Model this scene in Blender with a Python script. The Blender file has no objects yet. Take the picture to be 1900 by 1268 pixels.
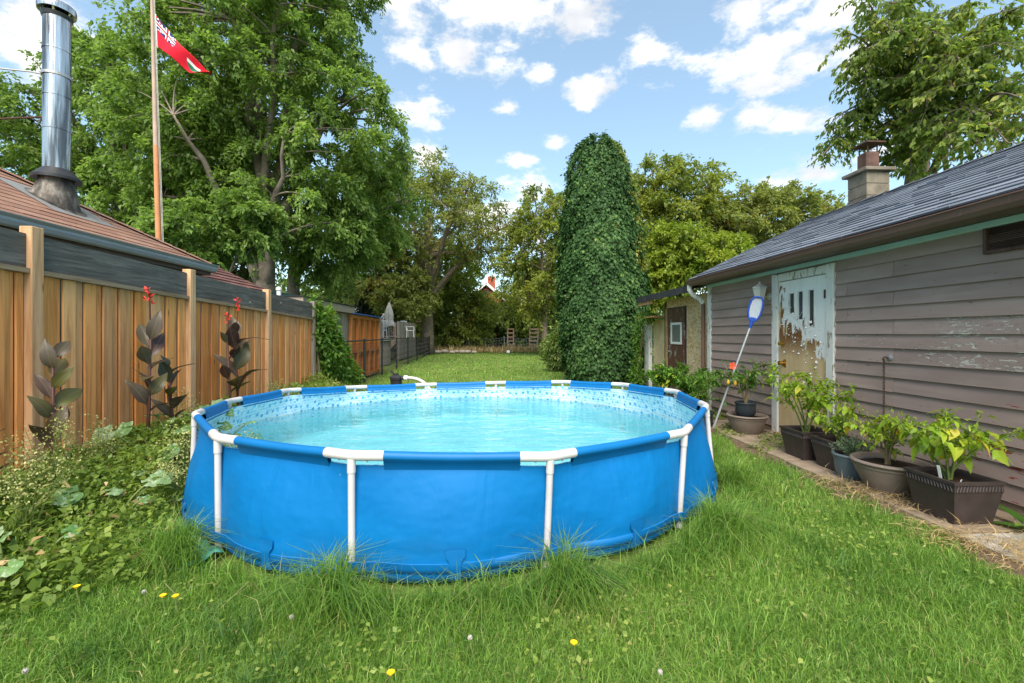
import bpy, math, random
import numpy as np
from mathutils import Vector, Matrix

random.seed(7)
RNG = np.random.default_rng(11)
SC = bpy.context.scene
COL = SC.collection
R = math.radians

# ------------------------------------------------------------------ camera
F_PX, HOR, CAM_H, YAW = 830.0, 621.0, 1.36, R(2.9)
cam_data = bpy.data.cameras.new('camera')
cam = bpy.data.objects.new('camera', cam_data)
COL.objects.link(cam)
cam.location = (0, 0, CAM_H)
cam.rotation_euler = (R(90), 0, -YAW)
cam_data.sensor_width = 36.0
cam_data.lens = F_PX / 1900.0 * 36.0
cam_data.shift_y = -(634 - HOR) / 1900.0
cam_data.clip_start = 0.05
cam_data.clip_end = 2000
SC.camera = cam
CY, SY = math.cos(YAW), math.sin(YAW)

def at(px, py, d):
    """point seen at photo pixel (px, py) at distance d along the view axis"""
    xc = (px - 950) / F_PX * d
    z = CAM_H - (py - HOR) / F_PX * d
    return Vector((xc * CY + d * SY, -xc * SY + d * CY, z))

# ------------------------------------------------------------------ sky, sun, exposure
SUN_EL, SUN_AZ = R(50), R(186)      # azimuth clockwise from +Y
world = bpy.data.worlds.new('World')
SC.world = world
world.use_nodes = True
wn = world.node_tree
wn.nodes.clear()

def nd(nt, typ, **kw):
    n = nt.nodes.new(typ)
    for k, v in kw.items():
        if k == 'inp':
            for kk, vv in v.items():
                n.inputs[kk].default_value = vv
        else:
            setattr(n, k, v)
    return n

def build_world():
    nt = wn
    L = nt.links.new
    out = nd(nt, 'ShaderNodeOutputWorld')
    bg = nd(nt, 'ShaderNodeBackground', inp={'Strength': 0.104})
    L(bg.outputs[0], out.inputs[0])
    sky = nd(nt, 'ShaderNodeTexSky', sky_type='NISHITA')
    sky.sun_disc = False
    sky.sun_elevation = SUN_EL
    sky.sun_rotation = SUN_AZ
    sky.altitude = 200
    sky.air_density = 1.0
    sky.dust_density = 1.0
    sky.ozone_density = 1.0
    tc = nd(nt, 'ShaderNodeTexCoord')
    # puffy cumulus: noise-broken lumps at given sky directions plus scattered ones elsewhere
    sc = nd(nt, 'ShaderNodeVectorMath', operation='MULTIPLY')
    sc.inputs[1].default_value = (1, 1, 1.9)
    L(tc.outputs['Generated'], sc.inputs[0])
    n1 = nd(nt, 'ShaderNodeTexNoise', inp={'Scale': 12.0, 'Detail': 6.0, 'Roughness': 0.66})
    L(sc.outputs[0], n1.inputs['Vector'])
    n2 = nd(nt, 'ShaderNodeTexNoise', inp={'Scale': 3.2, 'Detail': 2.0, 'Roughness': 0.55})
    L(sc.outputs[0], n2.inputs['Vector'])
    blobs = [(650, -20, 80), (750, 5, 85), (860, 15, 90), (970, 22, 85), (1080, 30, 65),
             (765, 105, 58), (845, 102, 66), (925, 122, 45), (1000, 148, 34), (1090, 162, 50),
             (943, 200, 28), (1080, 196, 24), (1030, 268, 26), (965, 298, 32), (990, 342, 52), (790, 285, 42),
             (1305, 224, 40), (1400, 214, 46), (1470, 228, 50),
             (1420, 145, 50), (1500, 128, 78), (1590, 105, 95), (1455, 20, 52), (1540, 24, 66),
             (60, 35, 100), (60, 110, 85), (-60, 60, 110)]
    acc = None
    for (x, y, r) in blobs:
        p = at(x, y, 1.0) - Vector((0, 0, CAM_H))
        ln = p.length
        d = p / ln
        rr = r / F_PX / ln * 1.02
        dist = nd(nt, 'ShaderNodeVectorMath', operation='DISTANCE')
        dist.inputs[1].default_value = (d.x, d.y, d.z * 1.9)
        L(sc.outputs[0], dist.inputs[0])
        mr = nd(nt, 'ShaderNodeMapRange', inp={'From Min': rr * 1.7, 'From Max': 0.0, 'To Min': 0.0, 'To Max': 1.0})
        L(dist.outputs['Value'], mr.inputs['Value'])
        if acc is None:
            acc = mr.outputs[0]
        else:
            mx = nd(nt, 'ShaderNodeMath', operation='MAXIMUM')
            L(acc, mx.inputs[0]); L(mr.outputs[0], mx.inputs[1])
            acc = mx.outputs[0]
    # scattered clouds over the rest of the sky
    gen = nd(nt, 'ShaderNodeMapRange', inp={'From Min': 0.53, 'From Max': 0.68, 'To Min': 0.0, 'To Max': 0.8})
    L(n2.outputs[0], gen.inputs['Value'])
    mx = nd(nt, 'ShaderNodeMath', operation='MAXIMUM')
    L(acc, mx.inputs[0]); L(gen.outputs[0], mx.inputs[1])
    ad = nd(nt, 'ShaderNodeMath', operation='MULTIPLY_ADD', inp={1: 2.1, 2: -1.17})
    L(n1.outputs[0], ad.inputs[0])
    sm = nd(nt, 'ShaderNodeMath', operation='ADD')
    L(mx.outputs[0], sm.inputs[0]); L(ad.outputs[0], sm.inputs[1])
    mask = nd(nt, 'ShaderNodeMapRange', interpolation_type='SMOOTHSTEP', inp={'From Min': 0.2, 'From Max': 0.74})
    L(sm.outputs[0], mask.inputs['Value'])
    shade = nd(nt, 'ShaderNodeTexNoise', inp={'Scale': 7.0, 'Detail': 3.0})
    L(sc.outputs[0], shade.inputs['Vector'])
    cr = nd(nt, 'ShaderNodeValToRGB')
    cr.color_ramp.elements[0].position = 0.32
    cr.color_ramp.elements[0].color = (2.7, 2.8, 3.0, 1)
    cr.color_ramp.elements[1].position = 0.56
    cr.color_ramp.elements[1].color = (4.1, 4.05, 3.95, 1)
    L(shade.outputs[0], cr.inputs[0])
    # thin veil of light haze in the air: lifts the blue of the open sky
    veil = nd(nt, 'ShaderNodeMix', data_type='RGBA', blend_type='MULTIPLY', inp={0: 1.0})
    veil.inputs[7].default_value = (0.94, 1.02, 0.94, 1)
    L(sky.outputs[0], veil.inputs[6])
    pale = nd(nt, 'ShaderNodeMix', data_type='RGBA', inp={0: 0.25})
    pale.inputs[7].default_value = (2.2, 2.85, 3.3, 1)
    L(veil.outputs[2], pale.inputs[6])
    veil = pale
    mixc = nd(nt, 'ShaderNodeMix', data_type='RGBA')
    L(mask.outputs[0], mixc.inputs[0])
    L(veil.outputs[2], mixc.inputs[6]); L(cr.outputs[0], mixc.inputs[7])
    L(mixc.outputs[2], bg.inputs[0])
build_world()

sun_data = bpy.data.lights.new('sun', 'SUN')
sun_data.energy = 2.4
sun_data.angle = R(48)
sun_data.color = (1.0, 0.92, 0.80)
sun = bpy.data.objects.new('sun', sun_data)
COL.objects.link(sun)
sd = Vector((math.sin(SUN_AZ) * math.cos(SUN_EL), math.cos(SUN_AZ) * math.cos(SUN_EL), math.sin(SUN_EL)))
sun.rotation_euler = sd.to_track_quat('Z', 'Y').to_euler()
sun.location = (0, 0, 30)

SC.view_settings.view_transform = 'Standard'
SC.view_settings.look = 'None'
SC.view_settings.exposure = 1.58
SC.view_settings.gamma = 1.0
SC.view_settings.use_curve_mapping = False
SC.render.engine = 'CYCLES'
SC.cycles.max_bounces = 6
SC.cycles.diffuse_bounces = 3
SC.cycles.glossy_bounces = 3
SC.cycles.transmission_bounces = 4
SC.cycles.transparent_max_bounces = 8
SC.cycles.use_denoising = True

# ------------------------------------------------------------------ object helpers
WLOC = {}

def tag(o, label=None, cat=None, group=None, kind=None):
    if label: o['label'] = label
    if cat: o['category'] = cat
    if group: o['group'] = group
    if kind: o['kind'] = kind
    return o

def link(o, parent=None, w=None):
    COL.objects.link(o)
    if parent is not None:
        o.parent = parent
    WLOC[o.name] = Vector(w) if w is not None else (WLOC[parent.name].copy() if parent is not None else Vector((0, 0, 0)))
    return o

def thing(name, label, cat, loc=(0, 0, 0), group=None):
    o = bpy.data.objects.new(name, None)
    o.empty_display_size = 0.1
    o.location = loc
    link(o, None, loc)
    return tag(o, label, cat, group)

class MB:
    def __init__(s):
        s.v = []; s.f = []; s.mi = []; s.cur = 0
    def add(s, vs, fs):
        o = len(s.v)
        s.v += [tuple(v) for v in vs]
        for f in fs:
            s.f.append(tuple(o + i for i in f)); s.mi.append(s.cur)
        return s
    def box(s, x0, x1, y0, y1, z0, z1):
        if x0 > x1: x0, x1 = x1, x0
        if y0 > y1: y0, y1 = y1, y0
        if z0 > z1: z0, z1 = z1, z0
        return s.add([(x0, y0, z0), (x1, y0, z0), (x1, y1, z0), (x0, y1, z0), (x0, y0, z1), (x1, y0, z1), (x1, y1, z1), (x0, y1, z1)],
                     [(0, 3, 2, 1), (4, 5, 6, 7), (0, 1, 5, 4), (1, 2, 6, 5), (2, 3, 7, 6), (3, 0, 4, 7)])
    def bbox(s, x0, x1, y0, y1, z0, z1, c=0.01):
        """box with chamfered vertical and horizontal edges along its rims"""
        if x0 > x1: x0, x1 = x1, x0
        if y0 > y1: y0, y1 = y1, y0
        vs = []
        for (z, k) in ((z0, c), (z0 + c, 0), (z1 - c, 0), (z1, c)):
            vs += [(x0 + k + c, y0 + k, z), (x1 - k - c, y0 + k, z), (x1 - k, y0 + k + c, z), (x1 - k, y1 - k - c, z),
                   (x1 - k - c, y1 - k, z), (x0 + k + c, y1 - k, z), (x0 + k, y1 - k - c, z), (x0 + k, y0 + k + c, z)]
        fs = [tuple(range(7, -1, -1)), tuple(range(24, 32))]
        for r in range(3):
            for i in range(8):
                j = (i + 1) % 8
                fs.append((r * 8 + i, r * 8 + j, r * 8 + 8 + j, r * 8 + 8 + i))
        return s.add(vs, fs)
    def beam(s, p, q, w, h, up=(0, 0, 1)):
        p, q = Vector(p), Vector(q)
        d = (q - p).normalized()
        u = Vector(up)
        sd_ = d.cross(u)
        if sd_.length < 1e-4: sd_ = d.cross(Vector((1, 0, 0)))
        sd_.normalize(); u = sd_.cross(d)
        vs = []
        for c in (p, q):
            for (a, b) in ((-1, -1), (1, -1), (1, 1), (-1, 1)):
                vs.append(c + sd_ * (a * w / 2) + u * (b * h / 2))
        return s.add(vs, [(0, 1, 2, 3), (7, 6, 5, 4), (0, 4, 5, 1), (1, 5, 6, 2), (2, 6, 7, 3), (3, 7, 4, 0)])
    def tube(s, path, radii, n=8, cap=True):
        path = [Vector(p) for p in path]
        if not hasattr(radii, '__len__'): radii = [radii] * len(path)
        m = len(path)
        t0 = (path[1] - path[0]).normalized()
        ref = Vector((0, 0, 1)) if abs(t0.z) < 0.9 else Vector((1, 0, 0))
        vs, fs = [], []
        for i in range(m):
            t = (path[min(i + 1, m - 1)] - path[max(i - 1, 0)])
            t = t.normalized() if t.length > 1e-9 else t0
            x = ref - t * ref.dot(t)
            if x.length < 1e-5: x = t.orthogonal()
            x.normalize(); ref = x
            y = t.cross(x)
            for k in range(n):
                a = 2 * math.pi * k / n
                vs.append(path[i] + (x * math.cos(a) + y * math.sin(a)) * radii[i])
        for i in range(m - 1):
            for k in range(n):
                k2 = (k + 1) % n
                fs.append((i * n + k, i * n + k2, (i + 1) * n + k2, (i + 1) * n + k))
        if cap:
            fs.append(tuple(range(n - 1, -1, -1)))
            fs.append(tuple((m - 1) * n + k for k in range(n)))
        return s.add(vs, fs)
    def lathe(s, prof, n=24, c=(0, 0, 0), capb=True, capt=True):
        vs, fs = [], []
        for (r, z) in prof:
            for k in range(n):
                a = 2 * math.pi * k / n
                vs.append((c[0] + r * math.cos(a), c[1] + r * math.sin(a), c[2] + z))
        m = len(prof)
        for i in range(m - 1):
            for k in range(n):
                k2 = (k + 1) % n
                fs.append((i * n + k, i * n + k2, (i + 1) * n + k2, (i + 1) * n + k))
        if capb: fs.append(tuple(range(n - 1, -1, -1)))
        if capt: fs.append(tuple((m - 1) * n + k for k in range(n)))
        return s.add(vs, fs)
    def grid(s, pts, closed_u=False, flip=False):
        """pts[i][j] -> quads"""
        nu, nv = len(pts), len(pts[0])
        vs = [p for row in pts for p in row]
        fs = []
        for i in range(nu if closed_u else nu - 1):
            i2 = (i + 1) % nu
            for j in range(nv - 1):
                q = (i * nv + j, i2 * nv + j, i2 * nv + j + 1, i * nv + j + 1)
                fs.append(q[::-1] if flip else q)
        return s.add(vs, fs)
    def mesh(s, name, mats, off=(0, 0, 0), smooth=False):
        me = bpy.data.meshes.new(name)
        me.from_pydata([(v[0] - off[0], v[1] - off[1], v[2] - off[2]) for v in s.v], [], s.f)
        if not isinstance(mats, (list, tuple)): mats = [mats]
        for m in mats: me.materials.append(m)
        if len(mats) > 1:
            me.polygons.foreach_set('material_index', s.mi)
        if smooth:
            me.polygons.foreach_set('use_smooth', [True] * len(me.polygons))
            if smooth is not True:
                me.set_sharp_from_angle(angle=R(smooth))
        me.update()
        return me
    def build(s, name, mats, parent=None, smooth=False):
        """vertices are world coordinates; stored relative to the parent"""
        off = WLOC[parent.name] if parent is not None else Vector((0, 0, 0))
        o = bpy.data.objects.new(name, s.mesh(name, mats, off, smooth))
        return link(o, parent, off)

def inst(me, name, parent, mtx):
    """object sharing mesh data, mtx = world matrix"""
    o = bpy.data.objects.new(name, me)
    w = WLOC[parent.name] if parent is not None else Vector((0, 0, 0))
    link(o, parent, w)
    m = mtx.copy()
    m.translation = m.translation - w
    o.matrix_basis = m
    return o

def frame(x, y, z, t):
    m = Matrix.Identity(4)
    for i in range(3):
        m[i][0] = x[i]; m[i][1] = y[i]; m[i][2] = z[i]; m[i][3] = t[i]
    return m

def bez(a, b, c, n):
    a, b, c = Vector(a), Vector(b), Vector(c)
    return [a * (1 - t) ** 2 + b * 2 * t * (1 - t) + c * t * t for t in [i / n for i in range(n + 1)]]

# numpy mesh of polygons with equal corner count
def np_mesh(name, verts, faces, rnd=None, mat=None, parent=None, smooth=False, offset=True):
    off = np.array(WLOC[parent.name]) if (parent is not None and offset) else np.zeros(3)
    me = bpy.data.meshes.new(name)
    nv, nf, k = len(verts), len(faces), faces.shape[1]
    me.vertices.add(nv)
    me.vertices.foreach_set('co', (verts - off).astype(np.float32).ravel())
    me.loops.add(nf * k)
    me.loops.foreach_set('vertex_index', faces.astype(np.int32).ravel())
    me.polygons.add(nf)
    me.polygons.foreach_set('loop_start', np.arange(0, nf * k, k, dtype=np.int32))
    try:
        me.polygons.foreach_set('loop_total', np.full(nf, k, dtype=np.int32))
    except Exception:
        pass
    if smooth:
        me.polygons.foreach_set('use_smooth', np.ones(nf, dtype=bool))
    me.update(calc_edges=True)
    if rnd is not None:
        at_ = me.attributes.new('rnd', 'FLOAT', 'FACE')
        at_.data.foreach_set('value', rnd.astype(np.float32))
    if mat: me.materials.append(mat)
    o = bpy.data.objects.new(name, me)
    return link(o, parent)

def unit(v):
    return v / np.maximum(np.linalg.norm(v, axis=-1, keepdims=True), 1e-9)

def leaf_cards(name, P, axis, nrm, size, rnd, mat, parent, aspect=0.5, fold=0.12):
    """many small folded leaves, two triangles each"""
    axis = unit(axis)
    side = unit(np.cross(axis, nrm))
    nrm = np.cross(side, axis)
    s = size[:, None]
    asp = aspect if not hasattr(aspect, '__len__') else aspect[:, None]
    tip = P + axis * s - nrm * s * fold
    mid = P + axis * s * 0.45 + nrm * s * fold
    l = mid - side * s * asp * 0.5
    r = mid + side * s * asp * 0.5
    V = np.stack([P, r, tip, l], 1).reshape(-1, 3)
    Fc = np.arange(len(P) * 4).reshape(-1, 4)
    return np_mesh(name, V, Fc, rnd, mat, parent)

def wob(x, y, k=1.0, seed=0):
    """smooth pseudo noise -1..1 from sums of sines"""
    x = np.asarray(x) * k; y = np.asarray(y) * k
    s = seed * 1.7
    return (np.sin(x * 1.3 + y * 0.7 + s) + np.sin(x * -0.6 + y * 1.7 + 2.1 * s + 1) + np.sin(x * 2.3 - y * 1.9 + s * .3 + 2)
            + 0.6 * np.sin(x * 3.7 + y * 4.1 + 4 + s)) / 3.6
# ------------------------------------------------------------------ materials
def mat(name, col=(0.5, 0.5, 0.5), rough=0.6, spec=0.4, metal=0.0):
    m = bpy.data.materials.new(name)
    m.use_nodes = True
    nt = m.node_tree
    b = nt.nodes['Principled BSDF']
    b.inputs['Base Color'].default_value = (*col, 1)
    b.inputs['Roughness'].default_value = rough
    b.inputs['Metallic'].default_value = metal
    b.inputs['Specular IOR Level'].default_value = spec
    return m, nt, b

def ramp(nt, src, stops, interp='LINEAR'):
    r = nd(nt, 'ShaderNodeValToRGB')
    cr = r.color_ramp
    cr.interpolation = interp
    while len(cr.elements) < len(stops): cr.elements.new(0.5)
    for e, (p, c) in zip(cr.elements, stops):
        e.position = p
        e.color = (*c, 1) if len(c) == 3 else c
    nt.links.new(src, r.inputs[0])
    return r.outputs[0]

def pos(nt, scale=(1, 1, 1), obj=False, jitter=0.0):
    """world position (or object coords) scaled; jitter shifts it per object"""
    mp = nd(nt, 'ShaderNodeMapping')
    mp.inputs['Scale'].default_value = scale
    if obj:
        nt.links.new(nd(nt, 'ShaderNodeTexCoord').outputs['Object'], mp.inputs[0])
    else:
        nt.links.new(nd(nt, 'ShaderNodeNewGeometry').outputs['Position'], mp.inputs[0])
    if jitter:
        oi = nd(nt, 'ShaderNodeObjectInfo')
        ml = nd(nt, 'ShaderNodeMath', operation='MULTIPLY', inp={1: jitter})
        nt.links.new(oi.outputs['Random'], ml.inputs[0])
        cb = nd(nt, 'ShaderNodeCombineXYZ')
        for i in range(3): nt.links.new(ml.outputs[0], cb.inputs[i])
        nt.links.new(cb.outputs[0], mp.inputs['Location'])
    return mp.outputs[0]

def noise(nt, vec, scale, detail=4, rough=0.55, dist=0.0):
    n = nd(nt, 'ShaderNodeTexNoise', inp={'Scale': scale, 'Detail': detail, 'Roughness': rough, 'Distortion': dist})
    nt.links.new(vec, n.inputs['Vector'])
    return n.outputs[0]

def mixc(nt, fac, a, b, mode='MIX'):
    m = nd(nt, 'ShaderNodeMix', data_type='RGBA', blend_type=mode)
    for sock, v in ((m.inputs[0], fac), (m.inputs[6], a), (m.inputs[7], b)):
        if isinstance(v, (int, float)): sock.default_value = v
        elif isinstance(v, tuple): sock.default_value = (*v, 1) if len(v) == 3 else v
        else: nt.links.new(v, sock)
    return m.outputs[2]

def math_(nt, op, a, b=None, clamp=False):
    m = nd(nt, 'ShaderNodeMath', operation=op, use_clamp=clamp)
    for i, v in enumerate((a, b)):
        if v is None: continue
        if isinstance(v, (int, float)): m.inputs[i].default_value = v
        else: nt.links.new(v, m.inputs[i])
    return m.outputs[0]

def step(nt, src, lo, hi, to0=0.0, to1=1.0):
    m = nd(nt, 'ShaderNodeMapRange', interpolation_type='SMOOTHSTEP', inp={'From Min': lo, 'From Max': hi, 'To Min': to0, 'To Max': to1})
    nt.links.new(src, m.inputs['Value'])
    return m.outputs[0]

def bump(nt, b, h, strength=0.3, dist=0.01):
    n = nd(nt, 'ShaderNodeBump', inp={'Strength': strength, 'Distance': dist})
    nt.links.new(h, n.inputs['Height'])
    nt.links.new(n.outputs[0], b.inputs['Normal'])

def setc(nt, b, c, sock='Base Color'):
    nt.links.new(c, b.inputs[sock])

def leaf_mat(name, stops, trans=0.3, rough=0.45, tcol=1.35, spec=0.3, obj_random=False):
    m, nt, b = mat(name, rough=rough, spec=spec)
    if obj_random:
        src = nd(nt, 'ShaderNodeObjectInfo').outputs['Random']
    else:
        src = nd(nt, 'ShaderNodeAttribute', attribute_name='rnd').outputs['Fac']
    c = ramp(nt, src, stops)
    setc(nt, b, c)
    tr = nd(nt, 'ShaderNodeBsdfTranslucent')
    tc = mixc(nt, 1.0, c, (tcol, tcol * 1.05, tcol * 0.6), 'MULTIPLY')
    nt.links.new(tc, tr.inputs[0])
    mx = nd(nt, 'ShaderNodeMixShader', inp={0: trans})
    nt.links.new(b.outputs[0], mx.inputs[1]); nt.links.new(tr.outputs[0], mx.inputs[2])
    nt.links.new(mx.outputs[0], nt.nodes['Material Output'].inputs[0])
    return m

def simple(name, col, rough=0.6, spec=0.4, metal=0.0, var=0.12, scale=9.0, bmp=0.0):
    """plain coloured surface with light mottling and optional fine relief"""
    m, nt, b = mat(name, col, rough, spec, metal)
    p = pos(nt)
    n = noise(nt, p, scale, 6, 0.6)
    lo = tuple(max(0, x * (1 - var)) for x in col); hi = tuple(x * (1 + var) for x in col)
    setc(nt, b, ramp(nt, n, [(0.3, lo), (0.7, hi)]))
    if bmp:
        bump(nt, b, noise(nt, p, scale * 6, 4), bmp, 0.004)
    return m

M = {}

def cedar(name, tones, grey=0.25, grain=(26, 26, 1.5)):
    m, nt, b = mat(name, rough=0.75, spec=0.2)
    p = pos(nt, grain, jitter=37.0)
    g = noise(nt, p, 1.0, 6, 0.62, 0.6)
    oi = nd(nt, 'ShaderNodeObjectInfo').outputs['Random']
    base = ramp(nt, oi, [(i / max(1, len(tones) - 1), t) for i, t in enumerate(tones)])
    dark = mixc(nt, 1.0, base, (0.70, 0.64, 0.58), 'MULTIPLY')
    c = mixc(nt, step(nt, g, 0.42, 0.68), base, dark)
    # weather-greyed streaks
    p2 = pos(nt, (5, 5, 0.45), jitter=11.0)
    w = noise(nt, p2, 1.6, 3)
    c = mixc(nt, step(nt, w, 0.55, 0.72, 0, grey), c, (0.27, 0.235, 0.20))
    p4 = pos(nt, (9, 9, 0.8), jitter=71.0)
    c = mixc(nt, step(nt, noise(nt, p4, 1.3, 4), 0.6, 0.72, 0, 0.4), c, (0.36, 0.16, 0.06))
    # knots
    v = nd(nt, 'ShaderNodeTexVoronoi', inp={'Scale': 1.0})
    nt.links.new(pos(nt, (0, 8, 2.0), jitter=53.0), v.inputs['Vector'])
    k = step(nt, v.outputs['Distance'], 0.02, 0.11, 1, 0)
    c = mixc(nt, k, c, (0.17, 0.075, 0.03))
    setc(nt, b, c)
    bump(nt, b, g, 0.35, 0.004)
    return m

M['cedar'] = cedar('cedar_board', [(0.74, 0.30, 0.085), (0.79, 0.36, 0.125), (0.68, 0.255, 0.066), (0.82, 0.42, 0.175), (0.58, 0.29, 0.13), (0.77, 0.335, 0.105)], 0.3)
M['cedar_post'] = cedar('cedar_post', [(0.66, 0.40, 0.22), (0.60, 0.35, 0.19)], 0.3)
M['cedar_rail'] = cedar('weathered_rail', [(0.33, 0.225, 0.13), (0.28, 0.20, 0.125)], 0.7, (26, 1.5, 26))
M['orange_wood'] = cedar('orange_wood', [(0.50, 0.17, 0.035), (0.46, 0.17, 0.05), (0.55, 0.24, 0.09)], 0.15)

def dark_board():
    m, nt, b = mat('charcoal_board', rough=0.8, spec=0.2)
    g = noise(nt, pos(nt, (30, 1.6, 30), jitter=31.0), 1.0, 6, 0.65, 1.2)
    c = ramp(nt, g, [(0.28, (0.045, 0.042, 0.037)), (0.52, (0.115, 0.106, 0.094)), (0.74, (0.21, 0.195, 0.17))])
    w = noise(nt, pos(nt, (2.2, 2.2, 5), jitter=3), 1.0, 4)
    c = mixc(nt, step(nt, w, 0.5, 0.72, 0, 0.5), c, (0.20, 0.19, 0.175))
    v = nd(nt, 'ShaderNodeTexVoronoi', inp={'Scale': 1.0})
    nt.links.new(pos(nt, (0, 1.9, 4.5), jitter=17.0), v.inputs['Vector'])
    c = mixc(nt, step(nt, v.outputs['Distance'], 0.03, 0.10, 1, 0), c, (0.42, 0.33, 0.22))
    c = mixc(nt, step(nt, v.outputs['Distance'], 0.0, 0.035, 1, 0), c, (0.07, 0.05, 0.035))
    setc(nt, b, c)
    bump(nt, b, g, 0.4, 0.004)
    return m
M['charcoal'] = dark_board()

def siding(name, peel=0.0, red=0.0):
    m, nt, b = mat(name, rough=0.62, spec=0.3)
    n = noise(nt, pos(nt, (3, 0.9, 4), jitter=9.0), 1.6, 5)
    base = ramp(nt, n, [(0.3, (0.30, 0.215, 0.19)), (0.55, (0.355, 0.262, 0.233)), (0.78, (0.41, 0.318, 0.285))])
    oi = nd(nt, 'ShaderNodeObjectInfo').outputs['Random']
    base = mixc(nt, 1.0, base, ramp(nt, oi, [(0, (0.9, 0.9, 0.9)), (1, (1.1, 1.08, 1.06))]), 'MULTIPLY')
    g = noise(nt, pos(nt, (20, 2.0, 55), jitter=7.0), 1.0, 5, 0.6)
    base = mixc(nt, step(nt, g, 0.5, 0.75, 0, 0.35), base, (0.25, 0.18, 0.16))
    # nail holes and scuffs
    sc = noise(nt, pos(nt, (12, 6, 30), jitter=5.0), 1.0, 3)
    base = mixc(nt, step(nt, sc, 0.70, 0.74, 0, 0.6), base, (0.06, 0.045, 0.04))
    if peel:
        a = noise(nt, pos(nt, (14, 9, 42)), 1.0, 6, 0.62, 1.0)
        z = noise(nt, pos(nt, (1.5, 0.9, 3)), 1.0, 2)
        f = math_(nt, 'ADD', math_(nt, 'MULTIPLY', a, 1.0), math_(nt, 'MULTIPLY', z, 0.55))
        t = 0.89 - peel * 0.06
        base = mixc(nt, step(nt, f, t - 0.03, t), base, (0.10, 0.085, 0.08))
        base = mixc(nt, step(nt, f, t, t + 0.012), base, (0.55, 0.50, 0.43))
    if red:
        a = noise(nt, pos(nt, (10, 5, 26)), 1.0, 5, 0.6)
        z = noise(nt, pos(nt, (1.5, 1.4, 1.5)), 1.0, 1)
        f = math_(nt, 'ADD', a, math_(nt, 'MULTIPLY', z, 0.6))
        t = 0.97 - red * 0.06
        base = mixc(nt, step(nt, f, t, t + 0.02), base, (0.26, 0.05, 0.04))
    setc(nt, b, base)
    bump(nt, b, g, 0.25, 0.003)
    return m
M['siding'] = siding('mauve_siding')
M['siding_peel'] = siding('peeling_siding', 0.35, 0.0)
M['siding_red'] = siding('red_flecked_siding', 0.0, -0.6)

def chipped(name, col, under, amt=0.0):
    m, nt, b = mat(name, rough=0.5, spec=0.4)
    n = noise(nt, pos(nt, (14, 14, 4)), 1.0, 6, 0.65, 0.8)
    n0 = noise(nt, pos(nt, (2, 2, 2)), 1.4, 4)
    base = ramp(nt, n0, [(0.3, tuple(x * 0.86 for x in col)), (0.7, col)])
    c = mixc(nt, step(nt, n, 0.60 - amt, 0.615 - amt), base, under)
    setc(nt, b, c)
    bump(nt, b, step(nt, n, 0.60 - amt, 0.615 - amt, 1, 0), 0.5, 0.003)
    return m
M['white_trim'] = chipped('chipped_white_trim', (0.77, 0.75, 0.71), (0.33, 0.28, 0.21), 0.01)
M['teal'] = chipped('teal_trim', (0.46, 0.64, 0.60), (0.10, 0.20, 0.18), -0.05)
M['brown_trim'] = chipped('brown_gutter_paint', (0.15, 0.082, 0.062), (0.20, 0.14, 0.10), -0.06)
M['bluegrey'] = simple('bluegrey_gutter', (0.30, 0.39, 0.44), 0.4, 0.5, 0, 0.08, 3)
M['dark_soffit'] = simple('weathered_soffit', (0.11, 0.10, 0.088), 0.8, 0.2)

def shingle(name, cols, rough=0.85, spec=0.25):
    m, nt, b = mat(name, rough=rough, spec=spec)
    oi = nd(nt, 'ShaderNodeObjectInfo').outputs['Random']
    base = ramp(nt, oi, [(i / (len(cols) - 1), c) for i, c in enumerate(cols)])
    g = noise(nt, pos(nt), 160, 3, 0.7)
    c = mixc(nt, 1.0, base, ramp(nt, g, [(0.3, (0.6, 0.6, 0.6)), (0.7, (1.35, 1.35, 1.35))]), 'MULTIPLY')
    st = noise(nt, pos(nt), 2.0, 4)
    c = mixc(nt, 1.0, c, ramp(nt, st, [(0.3, (0.8, 0.8, 0.8)), (0.7, (1.15, 1.15, 1.15))]), 'MULTIPLY')
    setc(nt, b, c)
    bump(nt, b, g, 0.5, 0.004)
    return m
M['slate_shingle'] = shingle('slate_shingle', [(0.145, 0.165, 0.205), (0.185, 0.205, 0.245), (0.13, 0.147, 0.18), (0.165, 0.187, 0.23)], 0.8, 0.2)
M['brown_shingle'] = shingle('brown_shingle', [(0.27, 0.15, 0.105), (0.31, 0.18, 0.13), (0.24, 0.128, 0.09), (0.29, 0.16, 0.11)])
M['red_shingle'] = shingle('red_brown_shingle', [(0.16, 0.075, 0.062), (0.20, 0.095, 0.08), (0.11, 0.055, 0.048), (0.22, 0.11, 0.10)])
M['black_shingle'] = shingle('charcoal_shingle', [(0.035, 0.037, 0.042), (0.05, 0.052, 0.058)])
M['roof_under'] = simple('roof_underlay', (0.035, 0.035, 0.04), 0.9, 0.1)

M['block'] = simple('concrete_block', (0.19, 0.165, 0.13), 0.9, 0.15, 0, 0.3, 5, 0.4)
M['terracotta'] = simple('old_clay_flue', (0.115, 0.068, 0.055), 0.8, 0.2, 0, 0.35, 6, 0.3)
M['concrete'] = simple('path_concrete', (0.29, 0.22, 0.16), 0.9, 0.15, 0, 0.3, 6, 0.5)
M['pale_stone'] = simple('pale_slab', (0.50, 0.48, 0.45), 0.85, 0.2, 0, 0.2, 5, 0.4)
M['joint'] = simple('gritty_soil', (0.15, 0.105, 0.07), 0.95, 0.05, 0, 0.4, 25, 0.6)

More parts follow.
